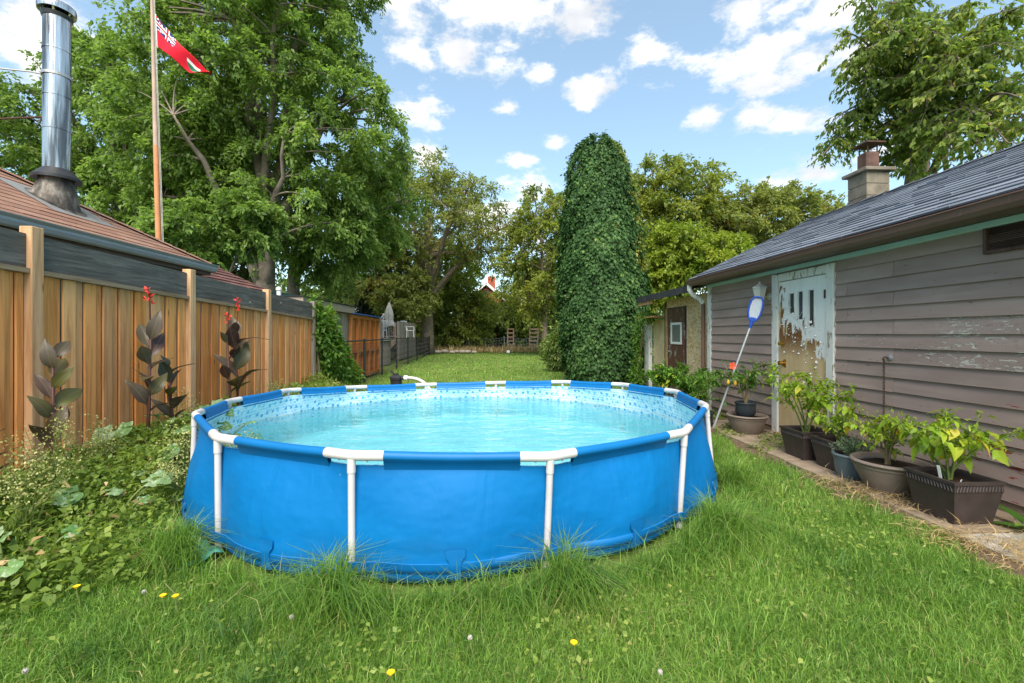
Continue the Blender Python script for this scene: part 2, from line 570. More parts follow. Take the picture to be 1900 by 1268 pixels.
def osb():
    m, nt, b = mat('osb_board', rough=0.75, spec=0.2)
    v = nd(nt, 'ShaderNodeTexVoronoi', inp={'Scale': 1.0, 'Randomness': 1.0})
    p = pos(nt, (30, 22, 38))
    ds = nd(nt, 'ShaderNodeVectorMath', operation='ADD')
    nn = nd(nt, 'ShaderNodeTexNoise', inp={'Scale': 0.6, 'Detail': 2.0})
    nt.links.new(p, nn.inputs['Vector']); nt.links.new(p, ds.inputs[0]); nt.links.new(nn.outputs['Color'], ds.inputs[1])
    nt.links.new(ds.outputs[0], v.inputs['Vector'])
    sep = nd(nt, 'ShaderNodeSeparateColor')
    nt.links.new(v.outputs['Color'], sep.inputs[0])
    c = ramp(nt, sep.outputs[0], [(0.0, (0.42, 0.27, 0.14)), (0.5, (0.60, 0.43, 0.24)), (1.0, (0.74, 0.59, 0.38))])
    w = noise(nt, pos(nt, (1.5, 1.5, 1.5)), 1.5, 3)
    c = mixc(nt, step(nt, w, 0.48, 0.66, 0, 0.5), c, (0.62, 0.54, 0.42))
    setc(nt, b, c)
    bump(nt, b, sep.outputs[1], 0.2, 0.003)
    return m
M['osb'] = osb()
M['old_door'] = chipped('flaking_brown_door', (0.115, 0.048, 0.035), (0.33, 0.30, 0.27), 0.015)
M['tan_board'] = simple('tan_board', (0.60, 0.47, 0.28), 0.75, 0.2, 0, 0.2, 4)
M['bare_wood'] = simple('bare_lumber', (0.40, 0.235, 0.115), 0.8, 0.15, 0, 0.3, 8)
M['grey_wood'] = cedar('grey_wood', [(0.27, 0.235, 0.20), (0.33, 0.29, 0.25), (0.22, 0.19, 0.165)], 0.4)
M['pink_wood'] = simple('sunbleached_lumber', (0.42, 0.27, 0.19), 0.8, 0.15, 0, 0.25, 6)

def peel_door():
    """white paint hanging off a tan and brown door; old wear with its own outline"""
    m, nt, b = mat('peeling_door_paint', rough=0.5, spec=0.35)
    g = nd(nt, 'ShaderNodeNewGeometry')
    sp = nd(nt, 'ShaderNodeSeparateXYZ')
    nt.links.new(g.outputs['Position'], sp.inputs[0])
    y, z = sp.outputs[1], sp.outputs[2]
    strk = noise(nt, pos(nt, (0, 10, 1.3)), 1.0, 3, 0.5, 1.2)
    blot = noise(nt, pos(nt, (0, 5, 4)), 1.0, 5, 0.5, 1.2)
    # boundary falls from the latch side (larger y) towards the hinge side
    thr = math_(nt, 'MULTIPLY_ADD', y, 0.78)
    nt.nodes[-1].inputs[2].default_value = -2.84
    d = math_(nt, 'SUBTRACT', thr, z)
    d = math_(nt, 'ADD', d, math_(nt, 'MULTIPLY', math_(nt, 'SUBTRACT', strk, 0.5), 1.1))
    d = math_(nt, 'ADD', d, math_(nt, 'MULTIPLY', math_(nt, 'SUBTRACT', blot, 0.5), 1.8))
    peeled = step(nt, d, 0.0, 0.014)
    white = ramp(nt, noise(nt, pos(nt, (4, 20, 3)), 1.0, 4), [(0.3, (0.74, 0.73, 0.70)), (0.7, (0.82, 0.81, 0.78))])
    tan = ramp(nt, noise(nt, pos(nt, (4, 9, 2)), 1.0, 4), [(0.3, (0.52, 0.36, 0.185)), (0.7, (0.66, 0.49, 0.28))])
    brown = (0.20, 0.085, 0.03)
    bl2 = noise(nt, pos(nt, (0, 8, 1.9)), 1.0, 4, 0.5, 0.8)
    hi = step(nt, z, 1.0, 1.35)
    bf = math_(nt, 'MULTIPLY', step(nt, bl2, 0.45, 0.47), hi)
    under = mixc(nt, bf, tan, brown)
    c = mixc(nt, peeled, white, under)
    setc(nt, b, c)
    bump(nt, b, step(nt, d, 0.0, 0.014, 1, 0), 0.8, 0.004)
    return m
M['peel_door'] = peel_door()

def steel():
    m, nt, b = mat('stainless_flue', (0.62, 0.61, 0.60), 0.22, 0.5, 1.0)
    p = pos(nt, (14, 14, 0.9))
    n = noise(nt, p, 1.0, 4)
    setc(nt, b, ramp(nt, n, [(0.38, (0.16, 0.15, 0.14)), (0.5, (0.50, 0.47, 0.43)), (0.66, (0.72, 0.69, 0.65))]))
    r = noise(nt, pos(nt, (10, 10, 1.2)), 1.0, 5)
    setc(nt, b, ramp(nt, r, [(0.3, (0.08, 0.08, 0.08)), (0.75, (0.34, 0.34, 0.34))]), 'Roughness')
    bump(nt, b, noise(nt, pos(nt, (16, 16, 0.7)), 1.0, 3), 0.5, 0.03)
    return m
M['steel'] = steel()

def sooty():
    m, nt, b = mat('sooty_flashing', (0.2, 0.19, 0.18), 0.6, 0.4, 0.3)
    n = noise(nt, pos(nt, (7, 7, 3)), 1.0, 6, 0.65)
    setc(nt, b, ramp(nt, n, [(0.38, (0.02, 0.018, 0.016)), (0.52, (0.09, 0.075, 0.06)), (0.7, (0.34, 0.31, 0.27))]))
    return m
M['sooty'] = sooty()
M['black_metal'] = simple('black_metal', (0.018, 0.018, 0.02), 0.45, 0.5)
M['rusty'] = simple('rusty_iron', (0.085, 0.045, 0.03), 0.8, 0.3, 0, 0.4, 30)
M['galv'] = simple('galvanised_metal', (0.38, 0.38, 0.37), 0.45, 0.5, 0.6)
M['pole_orange'] = simple('bare_orange_pole', (0.55, 0.23, 0.10), 0.6, 0.3, 0, 0.2, 3)
M['pole_grey'] = simple('weathered_pole', (0.42, 0.30, 0.23), 0.6, 0.3, 0, 0.2, 3)
M['rope'] = simple('flag_rope', (0.55, 0.52, 0.47), 0.8, 0.1)
M['flag_red'] = simple('flag_red', (0.62, 0.012, 0.03), 0.7, 0.15, 0, 0.1, 4)
M['flag_navy'] = simple('flag_navy', (0.012, 0.022, 0.10), 0.7, 0.15)
M['flag_white'] = simple('flag_white', (0.75, 0.75, 0.77), 0.7, 0.15)
M['flag_green'] = simple('flag_green', (0.02, 0.16, 0.08), 0.7, 0.15)

# pool
def vinyl():
    m, nt, b = mat('blue_pool_vinyl', (0.0, 0.12, 0.42), 0.6, 0.18)
    p = pos(nt)
    n = noise(nt, pos(nt, (1.2, 1.2, 2.2)), 1.0, 4)
    c = ramp(nt, n, [(0.3, (0.0, 0.118, 0.345)), (0.7, (0.0, 0.142, 0.395))])
    dirt = noise(nt, pos(nt, (2.2, 2.2, 9)), 1.0, 6, 0.65)
    sp = nd(nt, 'ShaderNodeSeparateXYZ'); nt.links.new(p, sp.inputs[0])
    low = step(nt, sp.outputs[2], 0.02, 0.30, 1, 0)
    c = mixc(nt, math_(nt, 'MULTIPLY', low, step(nt, dirt, 0.42, 0.7, 0, 0.6)), c, (0.03, 0.10, 0.17))
    sp2 = noise(nt, pos(nt, (40, 40, 40)), 1.0, 2)
    c = mixc(nt, step(nt, sp2, 0.77, 0.80, 0, 0.35), c, (0.35, 0.45, 0.55))
    setc(nt, b, c)
    h = noise(nt, pos(nt, (4.5, 4.5, 1.1)), 1.0, 4, 0.5, 0.8)
    h2 = noise(nt, pos(nt, (2.2, 2.2, 3.5)), 1.0, 3, 0.5)
    bump(nt, b, math_(nt, 'ADD', math_(nt, 'MULTIPLY', h, 0.7), h2), 0.65, 0.04)
    return m
M['vinyl'] = vinyl()
M['vinyl_rail'] = simple('blue_rail_sleeve', (0.002, 0.13, 0.37), 0.5, 0.3, 0, 0.08, 4)
M['vinyl_strap'] = simple('blue_strap', (0.0, 0.118, 0.345), 0.45, 0.45, 0, 0.1, 5)
M['white_plastic'] = simple('white_tube_plastic', (0.54, 0.52, 0.53), 0.4, 0.45, 0, 0.06, 6)

def mosaic():
    """printed mosaic on the liner: u around the pool in metres, v height in metres"""
    m, nt, b = mat('mosaic_liner', rough=0.35, spec=0.45)
    uv = nd(nt, 'ShaderNodeUVMap', uv_map='UVMap').outputs[0]
    br = nd(nt, 'ShaderNodeTexBrick', offset=0.5, squash=1.0)
    nt.links.new(uv, br.inputs['Vector'])
    br.inputs['Scale'].default_value = 1.0
    br.inputs['Brick Width'].default_value = 0.055
    br.inputs['Row Height'].default_value = 0.036
    br.inputs['Mortar Size'].default_value = 0.005
    br.inputs['Mortar Smooth'].default_value = 0.1
    br.inputs['Bias'].default_value = 0.0
    br.inputs['Color1'].default_value = (0.24, 0.52, 0.76, 1)
    br.inputs['Color2'].default_value = (0.62, 0.76, 0.84, 1)
    br.inputs['Mortar'].default_value = (0.70, 0.78, 0.82, 1)
    vo = nd(nt, 'ShaderNodeTexVoronoi', voronoi_dimensions='2D', inp={'Scale': 10.0, 'Randomness': 0.55})
    nt.links.new(uv, vo.inputs['Vector'])
    dots = step(nt, vo.outputs['Distance'], 0.17, 0.22, 1, 0)
    sepc = nd(nt, 'ShaderNodeSeparateColor'); nt.links.new(vo.outputs['Color'], sepc.inputs[0])
    dc = ramp(nt, sepc.outputs[0], [(0.0, (0.06, 0.28, 0.56)), (0.6, (0.10, 0.40, 0.64)), (1.0, (0.22, 0.54, 0.70))])
    c = mixc(nt, dots, br.outputs['Color'], dc)
    setc(nt, b, c)
    return m
M['mosaic'] = mosaic()

def floor_liner():
    m, nt, b = mat('aqua_liner', rough=0.4, spec=0.4)
    br = nd(nt, 'ShaderNodeTexBrick', offset=0.5)
    nt.links.new(pos(nt), br.inputs['Vector'])
    br.inputs['Brick Width'].default_value = 0.30
    br.inputs['Row Height'].default_value = 0.15
    br.inputs['Scale'].default_value = 1.0
    br.inputs['Mortar Size'].default_value = 0.012
    br.inputs['Color1'].default_value = (0.34, 0.64, 0.70, 1)
    br.inputs['Color2'].default_value = (0.40, 0.69, 0.74, 1)
    br.inputs['Mortar'].default_value = (0.47, 0.73, 0.77, 1)
    w = noise(nt, pos(nt, (1.3, 1.3, 1.3)), 1.5, 4)
    setc(nt, b, mixc(nt, step(nt, w, 0.4, 0.7, 0, 0.5), br.outputs['Color'], (0.46, 0.74, 0.78)))
    return m
M['aqua'] = floor_liner()

def water():
    m = bpy.data.materials.new('pool_water'); m.use_nodes = True
    nt = m.node_tree; nt.nodes.remove(nt.nodes['Principled BSDF'])
    gl = nd(nt, 'ShaderNodeBsdfGlossy', inp={'Roughness': 0.015})
    tr = nd(nt, 'ShaderNodeBsdfTransparent', inp={'Color': (0.69, 0.94, 0.975, 1)})
    fr = nd(nt, 'ShaderNodeFresnel', inp={'IOR': 1.33})
    n = noise(nt, pos(nt, (1.0, 1.6, 1)), 3.2, 5, 0.5, 0.4)
    n2 = noise(nt, pos(nt, (1, 1, 1)), 14.0, 3, 0.5)
    h = math_(nt, 'ADD', n, math_(nt, 'MULTIPLY', n2, 0.16))
    bp = nd(nt, 'ShaderNodeBump', inp={'Strength': 0.6, 'Distance': 0.06})
    nt.links.new(h, bp.inputs['Height'])
    nt.links.new(bp.outputs[0], gl.inputs['Normal']); nt.links.new(bp.outputs[0], fr.inputs['Normal'])
    mx = nd(nt, 'ShaderNodeMixShader')
    nt.links.new(fr.outputs[0], mx.inputs[0]); nt.links.new(tr.outputs[0], mx.inputs[1]); nt.links.new(gl.outputs[0], mx.inputs[2])
    nt.links.new(mx.outputs[0], nt.nodes['Material Output'].inputs[0])
    return m
M['water'] = water()

def glass(name, col=(0.05, 0.055, 0.06)):
    return mat(name, col, 0.08, 0.6)[0]
M['dark_glass'] = glass('dark_window_glass')
M['grey_glass'] = glass('dusty_window_glass', (0.16, 0.17, 0.165))
M['frost'] = simple('frosted_lantern_glass', (0.45, 0.45, 0.40), 0.3, 0.5)
M['grey_paint'] = simple('pale_grey_paint', (0.50, 0.49, 0.44), 0.5, 0.4)
M['brass'] = mat('brass', (0.62, 0.38, 0.10), 0.28, 0.5, 1.0)[0]

# plastics
M['pot_brown'] = simple('brown_planter_plastic', (0.050, 0.036, 0.034), 0.5, 0.4, 0, 0.25, 8)
M['pot_taupe'] = simple('taupe_pot_plastic', (0.20, 0.155, 0.128), 0.5, 0.4, 0, 0.14, 6)
M['pot_grey'] = simple('bluegrey_pot_plastic', (0.115, 0.145, 0.165), 0.5, 0.4, 0, 0.12, 6)
M['pot_black'] = simple('black_pot_plastic', (0.028, 0.036, 0.044), 0.5, 0.4, 0, 0.2, 8)
M['blue_plastic'] = simple('blue_net_frame', (0.015, 0.075, 0.42), 0.4, 0.45)
M['net'] = simple('pale_net_mesh', (0.46, 0.50, 0.56), 0.7, 0.2, 0, 0.2, 90)
M['alu'] = mat('aluminium_pole', (0.66, 0.67, 0.70), 0.35, 0.5, 0.7)[0]
M['hose'] = simple('white_hose', (0.50, 0.50, 0.46), 0.5, 0.4)
M['soil'] = simple('potting_soil', (0.035, 0.024, 0.018), 0.95, 0.05, 0, 0.4, 40, 0.6)
M['bark'] = simple('tree_bark', (0.17, 0.135, 0.105), 0.9, 0.1, 0, 0.4, 6, 0.6)
M['bark_grey'] = simple('grey_bark', (0.20, 0.165, 0.135), 0.9, 0.1, 0, 0.35, 5, 0.6)
M['stem'] = simple('green_stem', (0.13, 0.17, 0.045), 0.6, 0.3)
M['stem_woody'] = simple('woody_stem', (0.19, 0.15, 0.08), 0.7, 0.2)
M['straw'] = simple('dry_straw', (0.46, 0.31, 0.16), 0.85, 0.15, 0, 0.25, 12)
M['fabric_beige'] = simple('beige_fabric', (0.52, 0.48, 0.43), 0.85, 0.1)
M['white'] = simple('white_paint', (0.72, 0.72, 0.71), 0.45, 0.4, 0, 0.05)
M['brick'] = simple('red_brick', (0.36, 0.10, 0.06), 0.85, 0.15, 0, 0.25, 4)
M['pink_brick'] = simple('pink_brick', (0.38, 0.20, 0.17), 0.85, 0.15, 0, 0.25, 4)
M['green_metal'] = simple('green_roof_metal', (0.025, 0.11, 0.085), 0.5, 0.4)
M['tarp'] = simple('blue_tarp', (0.02, 0.09, 0.34), 0.5, 0.4)
M['fascia_tan'] = simple('taupe_fascia', (0.30, 0.245, 0.20), 0.7, 0.2)
M['green_net'] = simple('green_ground_mesh', (0.10, 0.36, 0.27), 0.6, 0.3, 0, 0.25, 20)
M['stone'] = simple('field_stone', (0.36, 0.31, 0.26), 0.85, 0.2, 0, 0.3, 6, 0.5)
M['yellow_petal'] = simple('yellow_petal', (0.80, 0.50, 0.01), 0.6, 0.2)
M['puff'] = simple('seed_puff', (0.42, 0.38, 0.35), 0.9, 0.05)
M['red_petal'] = simple('scarlet_petal', (0.72, 0.045, 0.03), 0.55, 0.2)
M['orange_petal'] = simple('orange_petal', (0.80, 0.10, 0.03), 0.55, 0.2)
M['yellow_leaf_old'] = simple('old_yellow_leaf', (0.62, 0.36, 0.04), 0.6, 0.2)

# foliage
G = leaf_mat
M['maple'] = G('tree_leaf', [(0.0, (0.10, 0.165, 0.038)), (0.45, (0.18, 0.28, 0.065)), (0.8, (0.26, 0.37, 0.095)), (1.0, (0.34, 0.42, 0.13))], 0.5)
M['maple2'] = G('olive_tree_leaf', [(0.0, (0.125, 0.155, 0.045)), (0.45, (0.21, 0.25, 0.07)), (0.75, (0.30, 0.31, 0.09)), (0.92, (0.37, 0.29, 0.09)), (1.0, (0.27, 0.14, 0.07))], 0.5)
M['yellow_tree'] = G('yellowing_leaf', [(0.0, (0.12, 0.165, 0.035)), (0.5, (0.21, 0.255, 0.05)), (0.85, (0.31, 0.32, 0.065)), (1.0, (0.38, 0.33, 0.07))], 0.5)
M['lime_tree'] = G('lime_leaf', [(0.0, (0.12, 0.19, 0.02)), (0.5, (0.23, 0.30, 0.035)), (1.0, (0.36, 0.40, 0.06))], 0.38)
M['deep'] = G('deep_green_leaf', [(0.0, (0.065, 0.105, 0.028)), (0.6, (0.13, 0.19, 0.05)), (1.0, (0.21, 0.26, 0.075))], 0.45)
M['spruce'] = G('spruce_needle', [(0.0, (0.022, 0.045, 0.03)), (1.0, (0.06, 0.095, 0.065))], 0.15)
M['ivy'] = G('ivy_leaf', [(0.0, (0.026, 0.064, 0.020)), (0.5, (0.055, 0.122, 0.036)), (0.8, (0.095, 0.18, 0.05)), (0.94, (0.19, 0.27, 0.055)), (1.0, (0.22, 0.09, 0.04))], 0.22, 0.55, 1.3, 0.15)
M['vine'] = G('vine_leaf', [(0.0, (0.055, 0.13, 0.02)), (0.6, (0.12, 0.24, 0.03)), (1.0, (0.25, 0.32, 0.05))], 0.35)
M['shrub'] = G('variegated_leaf', [(0.0, (0.07, 0.13, 0.025)), (0.6, (0.16, 0.23, 0.05)), (0.9, (0.33, 0.36, 0.12)), (1.0, (0.45, 0.45, 0.22))], 0.3)
M['weed'] = G('weed_leaf', [(0.0, (0.095, 0.165, 0.03)), (0.5, (0.20, 0.29, 0.05)), (0.85, (0.32, 0.385, 0.085)), (1.0, (0.45, 0.42, 0.15))], 0.42)
M['weed_flower'] = G('seed_head', [(0.0, (0.28, 0.32, 0.09)), (0.6, (0.42, 0.43, 0.15)), (1.0, (0.52, 0.50, 0.25))], 0.25)
M['grass'] = G('grass_blade', [(0.0, (0.060, 0.135, 0.032)), (0.35, (0.140, 0.272, 0.042)), (0.7, (0.240, 0.385, 0.068)), (0.9, (0.35, 0.45, 0.10)), (1.0, (0.52, 0.44, 0.21))], 0.4, 0.5)
M['straw_blade'] = G('dry_grass', [(0.0, (0.30, 0.20, 0.09)), (0.6, (0.46, 0.33, 0.16)), (1.0, (0.56, 0.44, 0.24))], 0.2)
M['pepper'] = G('pepper_leaf', [(0.0, (0.15, 0.28, 0.025)), (0.45, (0.27, 0.40, 0.035)), (0.85, (0.42, 0.48, 0.05)), (1.0, (0.62, 0.46, 0.05))], 0.35, 0.4, obj_random=True)
M['pepper_small'] = G('pepper_small_leaf', [(0.0, (0.14, 0.27, 0.025)), (0.5, (0.25, 0.38, 0.035)), (1.0, (0.40, 0.46, 0.05))], 0.35, 0.4)
M['hibiscus'] = G('hibiscus_leaf', [(0.0, (0.045, 0.12, 0.018)), (0.7, (0.11, 0.24, 0.03)), (1.0, (0.20, 0.32, 0.045))], 0.3, 0.35, obj_random=True)
M['hibiscus_small'] = G('hibiscus_small_leaf', [(0.0, (0.045, 0.12, 0.018)), (0.7, (0.11, 0.24, 0.03)), (1.0, (0.20, 0.32, 0.045))], 0.3, 0.35)
M['rosemary'] = G('rosemary_leaf', [(0.0, (0.085, 0.14, 0.075)), (1.0, (0.20, 0.27, 0.16))], 0.2)
M['squash'] = G('squash_leaf', [(0.0, (0.08, 0.19, 0.045)), (0.6, (0.15, 0.27, 0.085)), (1.0, (0.30, 0.39, 0.22))], 0.25, 0.5, obj_random=True)
def mottle(m):
    nt = m.node_tree
    b = nt.nodes['Principled BSDF']
    src = b.inputs['Base Color'].links[0].from_socket
    n = noise(nt, pos(nt), 38, 4, 0.6)
    c = mixc(nt, step(nt, n, 0.52, 0.62, 0, 0.6), src, (0.46, 0.52, 0.40))
    nt.links.new(c, b.inputs['Base Color'])
mottle(M['squash'])
M['overhang'] = G('overhang_leaf', [(0.0, (0.11, 0.175, 0.035)), (0.55, (0.19, 0.265, 0.05)), (0.85, (0.33, 0.37, 0.08)), (1.0, (0.50, 0.44, 0.10))], 0.5)
M['overhang_one'] = G('overhang_single_leaf', [(0.0, (0.11, 0.175, 0.035)), (0.55, (0.19, 0.265, 0.05)), (0.85, (0.33, 0.37, 0.08)), (1.0, (0.50, 0.44, 0.10))], 0.5, obj_random=True)

def canna_mat():
    m, nt, b = mat('canna_leaf', rough=0.4, spec=0.4)
    oi = nd(nt, 'ShaderNodeObjectInfo').outputs['Random']
    tc = nd(nt, 'ShaderNodeTexCoord')
    sp = nd(nt, 'ShaderNodeSeparateXYZ'); nt.links.new(tc.outputs['Object'], sp.inputs[0])
    base = ramp(nt, oi, [(0.0, (0.06, 0.06, 0.03)), (0.25, (0.085, 0.06, 0.042)), (0.45, (0.12, 0.125, 0.022)), (0.65, (0.085, 0.032, 0.03)), (0.85, (0.07, 0.03, 0.028)), (1.0, (0.10, 0.085, 0.05))])
    ax = math_(nt, 'ABSOLUTE', sp.outputs[1])
    edge = step(nt, ax, 0.13, 0.20, 0, 0.7)
    c = mixc(nt, edge, base, (0.10, 0.022, 0.022))
    rib = step(nt, ax, 0.0, 0.012, 1, 0)
    c = mixc(nt, rib, c, (0.20, 0.14, 0.08))
    w = nd(nt, 'ShaderNodeTexWave', inp={'Scale': 9.0, 'Distortion': 0.6})
    nt.links.new(tc.outputs['Object'], w.inputs['Vector'])
    c = mixc(nt, 0.22, c, ramp(nt, w.outputs[0], [(0, (0.03, 0.03, 0.018)), (1, (0.13, 0.115, 0.06))]))
    setc(nt, b, c)
    tr = nd(nt, 'ShaderNodeBsdfTranslucent'); nt.links.new(c, tr.inputs[0])
    mx = nd(nt, 'ShaderNodeMixShader', inp={0: 0.22})
    nt.links.new(b.outputs[0], mx.inputs[1]); nt.links.new(tr.outputs[0], mx.inputs[2])
    nt.links.new(mx.outputs[0], nt.nodes['Material Output'].inputs[0])
    return m
M['canna'] = canna_mat()
M['canna_stem'] = simple('canna_stem', (0.085, 0.03, 0.025), 0.5, 0.3)

def ground_mat():
    m, nt, b = mat('lawn_ground', rough=0.95, spec=0.1)
    p = pos(nt)
    n = noise(nt, p, 0.8, 6, 0.6)
    n2 = noise(nt, p, 14.0, 5, 0.7)
    c = ramp(nt, n, [(0.3, (0.11, 0.185, 0.035)), (0.55, (0.17, 0.24, 0.05)), (0.75, (0.25, 0.28, 0.08))])
    c = mixc(nt, step(nt, n2, 0.42, 0.62), mixc(nt, 0.65, c, (0.085, 0.095, 0.035)), c)
    setc(nt, b, c)
    bump(nt, b, n2, 0.8, 0.03)
    return m
M['lawn'] = ground_mat()

def bed_mat():
    m, nt, b = mat('bed_soil', rough=0.95, spec=0.05)
    n = noise(nt, pos(nt), 10, 6, 0.65)
    setc(nt, b, ramp(nt, n, [(0.3, (0.05, 0.045, 0.02)), (0.55, (0.10, 0.085, 0.045)), (0.75, (0.20, 0.15, 0.085))]))
    bump(nt, b, n, 0.8, 0.03)
    return m
M['bed'] = bed_mat()
# ------------------------------------------------------------------ ground and path
def build_ground():
    mb = MB()
    xs = [-400, -120, -40] + [i * 1.0 for i in range(-14, 15)] + [40, 120, 400]
    ys = [-60, -10] + [i * 1.0 for i in range(-2, 46)] + [80, 160, 500]
    pts = []
    for x in xs:
        row = []
        for y in ys:
            near = abs(x) < 14 and -3 < y < 45
            z = 0.025 * float(wob(x, y, 0.8)) - 0.03 if near else -0.03
            d = math.hypot(x + 0.3, y - 4.87)
            if d < 3.2: z = min(z, -0.03)
            row.append((x, y, z))
        pts.append(row)
    mb.grid(pts)
    o = mb.build('ground', M['lawn'], None, True)
    tag(o, 'mown green lawn running back from the pool to the trees', kind='structure')
    # planting bed soil by the fence
    mb = MB()
    b = []
    for i in range(24):
        y = 1.2 + i * 0.36
        b.append([(-3.52, y, 0.012), (-3.0, y, 0.03), (-2.86 + 0.12 * math.sin(i * 1.7), y, 0.004)])
    mb.grid(b)
    o = mb.build('ground_bed', M['bed'], None, True)
    o.name = 'ground'
    tag(o, 'bare soil of the planting bed along the cedar fence', kind='structure')
    # path of worn slabs beside the garage
    mb = MB()
    pts = []
    for i in range(22):
        y = 1.6 + i * 0.26
        e = 3.05 + 0.07 * math.sin(i * 1.3) + 0.05 * math.sin(i * 2.9)
        pts.append([(e, y, -0.035), (e + 0.05, y, 0.006), (3.93, y, 0.012)])
    mb.grid(pts, flip=True)
    path = mb.build('path', M['joint'], None, True)
    tag(path, 'narrow worn path along the garage wall under the pots', kind='structure')
    y = 1.7
    k = 0
    rr = random.Random(3)
    while y < 6.4:
        ln = rr.uniform(0.5, 0.72)
        x0 = 3.13 + rr.uniform(-0.03, 0.05)
        m = MB(); m.bbox(x0, 3.9, y, y + ln - 0.025, -0.02, 0.022 + rr.uniform(-0.006, 0.006), 0.006)
        o = m.build('paving_slab', M['pale_stone'] if y < 2.5 else M['concrete'], path)
        y += ln; k += 1
build_ground()

# ------------------------------------------------------------------ cedar fence
FA = -3.55
def fence_top(b): return 2.125 - 0.0275 * (b - 3.69)
def fence_cap(b): return 1.862 - 0.032 * (b - 3.69)

def build_fence():
    t = thing('wooden_fence', 'tall cedar board fence with a charcoal plank along its top', 'fence', (FA, 6, 0))
    posts = [0.05, 1.84, 3.63, 5.44, 7.28, 9.12]
    rr = random.Random(5)
    for i, b in enumerate(posts):
        m = MB(); m.bbox(FA - 0.02, FA + 0.075, b - 0.047, b + 0.047, -0.03, fence_top(b) + (0.045 if i != 2 else 0.06), 0.004)
        m.build('post', M['cedar_post'] if i < 5 else M['grey_wood'], t)
    for b0, b1 in zip(posts[:-1], posts[1:]):
        s, e = b0 + 0.05, b1 - 0.05
        m = MB()
        z0a, z0b, z1a, z1b = fence_cap(s) + 0.003, fence_cap(e) + 0.003, fence_top(s), fence_top(e)
        x0, x1 = FA - 0.005, FA + 0.035
        m.add([(x0, s, z0a), (x1, s, z0a), (x1, e, z0b), (x0, e, z0b), (x0, s, z1a), (x1, s, z1a), (x1, e, z1b), (x0, e, z1b)],
              [(0, 3, 2, 1), (4, 5, 6, 7), (0, 1, 5, 4), (1, 2, 6, 5), (2, 3, 7, 6), (3, 0, 4, 7)])
        m.build('top_plank', M['charcoal'], t)
        m = MB(); m.beam((FA + 0.022, s + 0.002, fence_cap(s) - 0.02), (FA + 0.022, e - 0.002, fence_cap(e) - 0.02), 0.085, 0.036)
        m.build('cap_rail', M['cedar_rail'], t)
        for z in (0.25, 1.0):
            m = MB(); m.box(FA - 0.075, FA - 0.035, s, e, z, z + 0.085); m.build('rail', M['cedar_rail'], t)
        # board on board
        y = s + 0.004
        k = 0
        while y < e - 0.03:
            front = (k % 2 == 0)
            w = rr.uniform(0.10, 0.14) if front else rr.uniform(0.065, 0.095)
            if y + w > e: w = e - y - 0.002
            x0 = FA + (0.002 if front else -0.0185) + rr.uniform(-.002, .002)
            tilt = rr.uniform(-0.003, 0.003)
            zt = fence_cap(y) - 0.040
            m = MB(); m.bbox(x0, x0 + 0.019, y + 0.001, y + w - 0.001, 0.04 + rr.uniform(-.02, .02), zt, 0.003)
            m.build('board', M['cedar'], t)
            y += w + (-0.012 if False else 0.001)
            k += 1
build_fence()

# ------------------------------------------------------------------ shingle roofs
def shingle_mesh(name, m_, th=0.012):
    mb = MB()
    # unit piece: x 0..1 along the eave, y 0..1 up the slope, thick butt at y=0
    mb.add([(0.004, 0, 0.0), (0.996, 0, 0.0), (0.996, 1, -0.003), (0.004, 1, -0.003), (0.006, 0.004, th), (0.994, 0.004, th), (1, 1, 0.002), (0, 1, 0.002)],
           [(0, 3, 2, 1), (4, 5, 6, 7), (0, 1, 5, 4), (1, 2, 6, 5), (2, 3, 7, 6), (3, 0, 4, 7)])
    return mb.mesh(name, m_)

def shingle_slope(parent, me, E0, along, up, slope_len, rng_fn, expo, w, rr, lift=0.008):
    along = Vector(along).normalized(); up = Vector(up).normalized()
    n = along.cross(up)
    if n.z < 0: n = -n
    k = 0
    while k * expo < slope_len:
        t = k * expo
        s0, s1 = rng_fn(t)
        x = s0 - rr.uniform(0, w)
        while x < s1:
            ww = w * rr.uniform(0.75, 1.25)
            a, b = max(x, s0), min(x + ww, s1)
            if b - a > 0.04:
                e = expo + 0.025 if t + expo + 0.025 < slope_len else slope_len - t
                m = frame(along * (b - a - 0.002), up * e, n * rr.uniform(0.75, 1.35), Vector(E0) + along * a + up * (t + rr.uniform(-0.004, 0.004)) + n * lift)
                inst(me, 'shingle', parent, m)
            x += ww
        k += 1

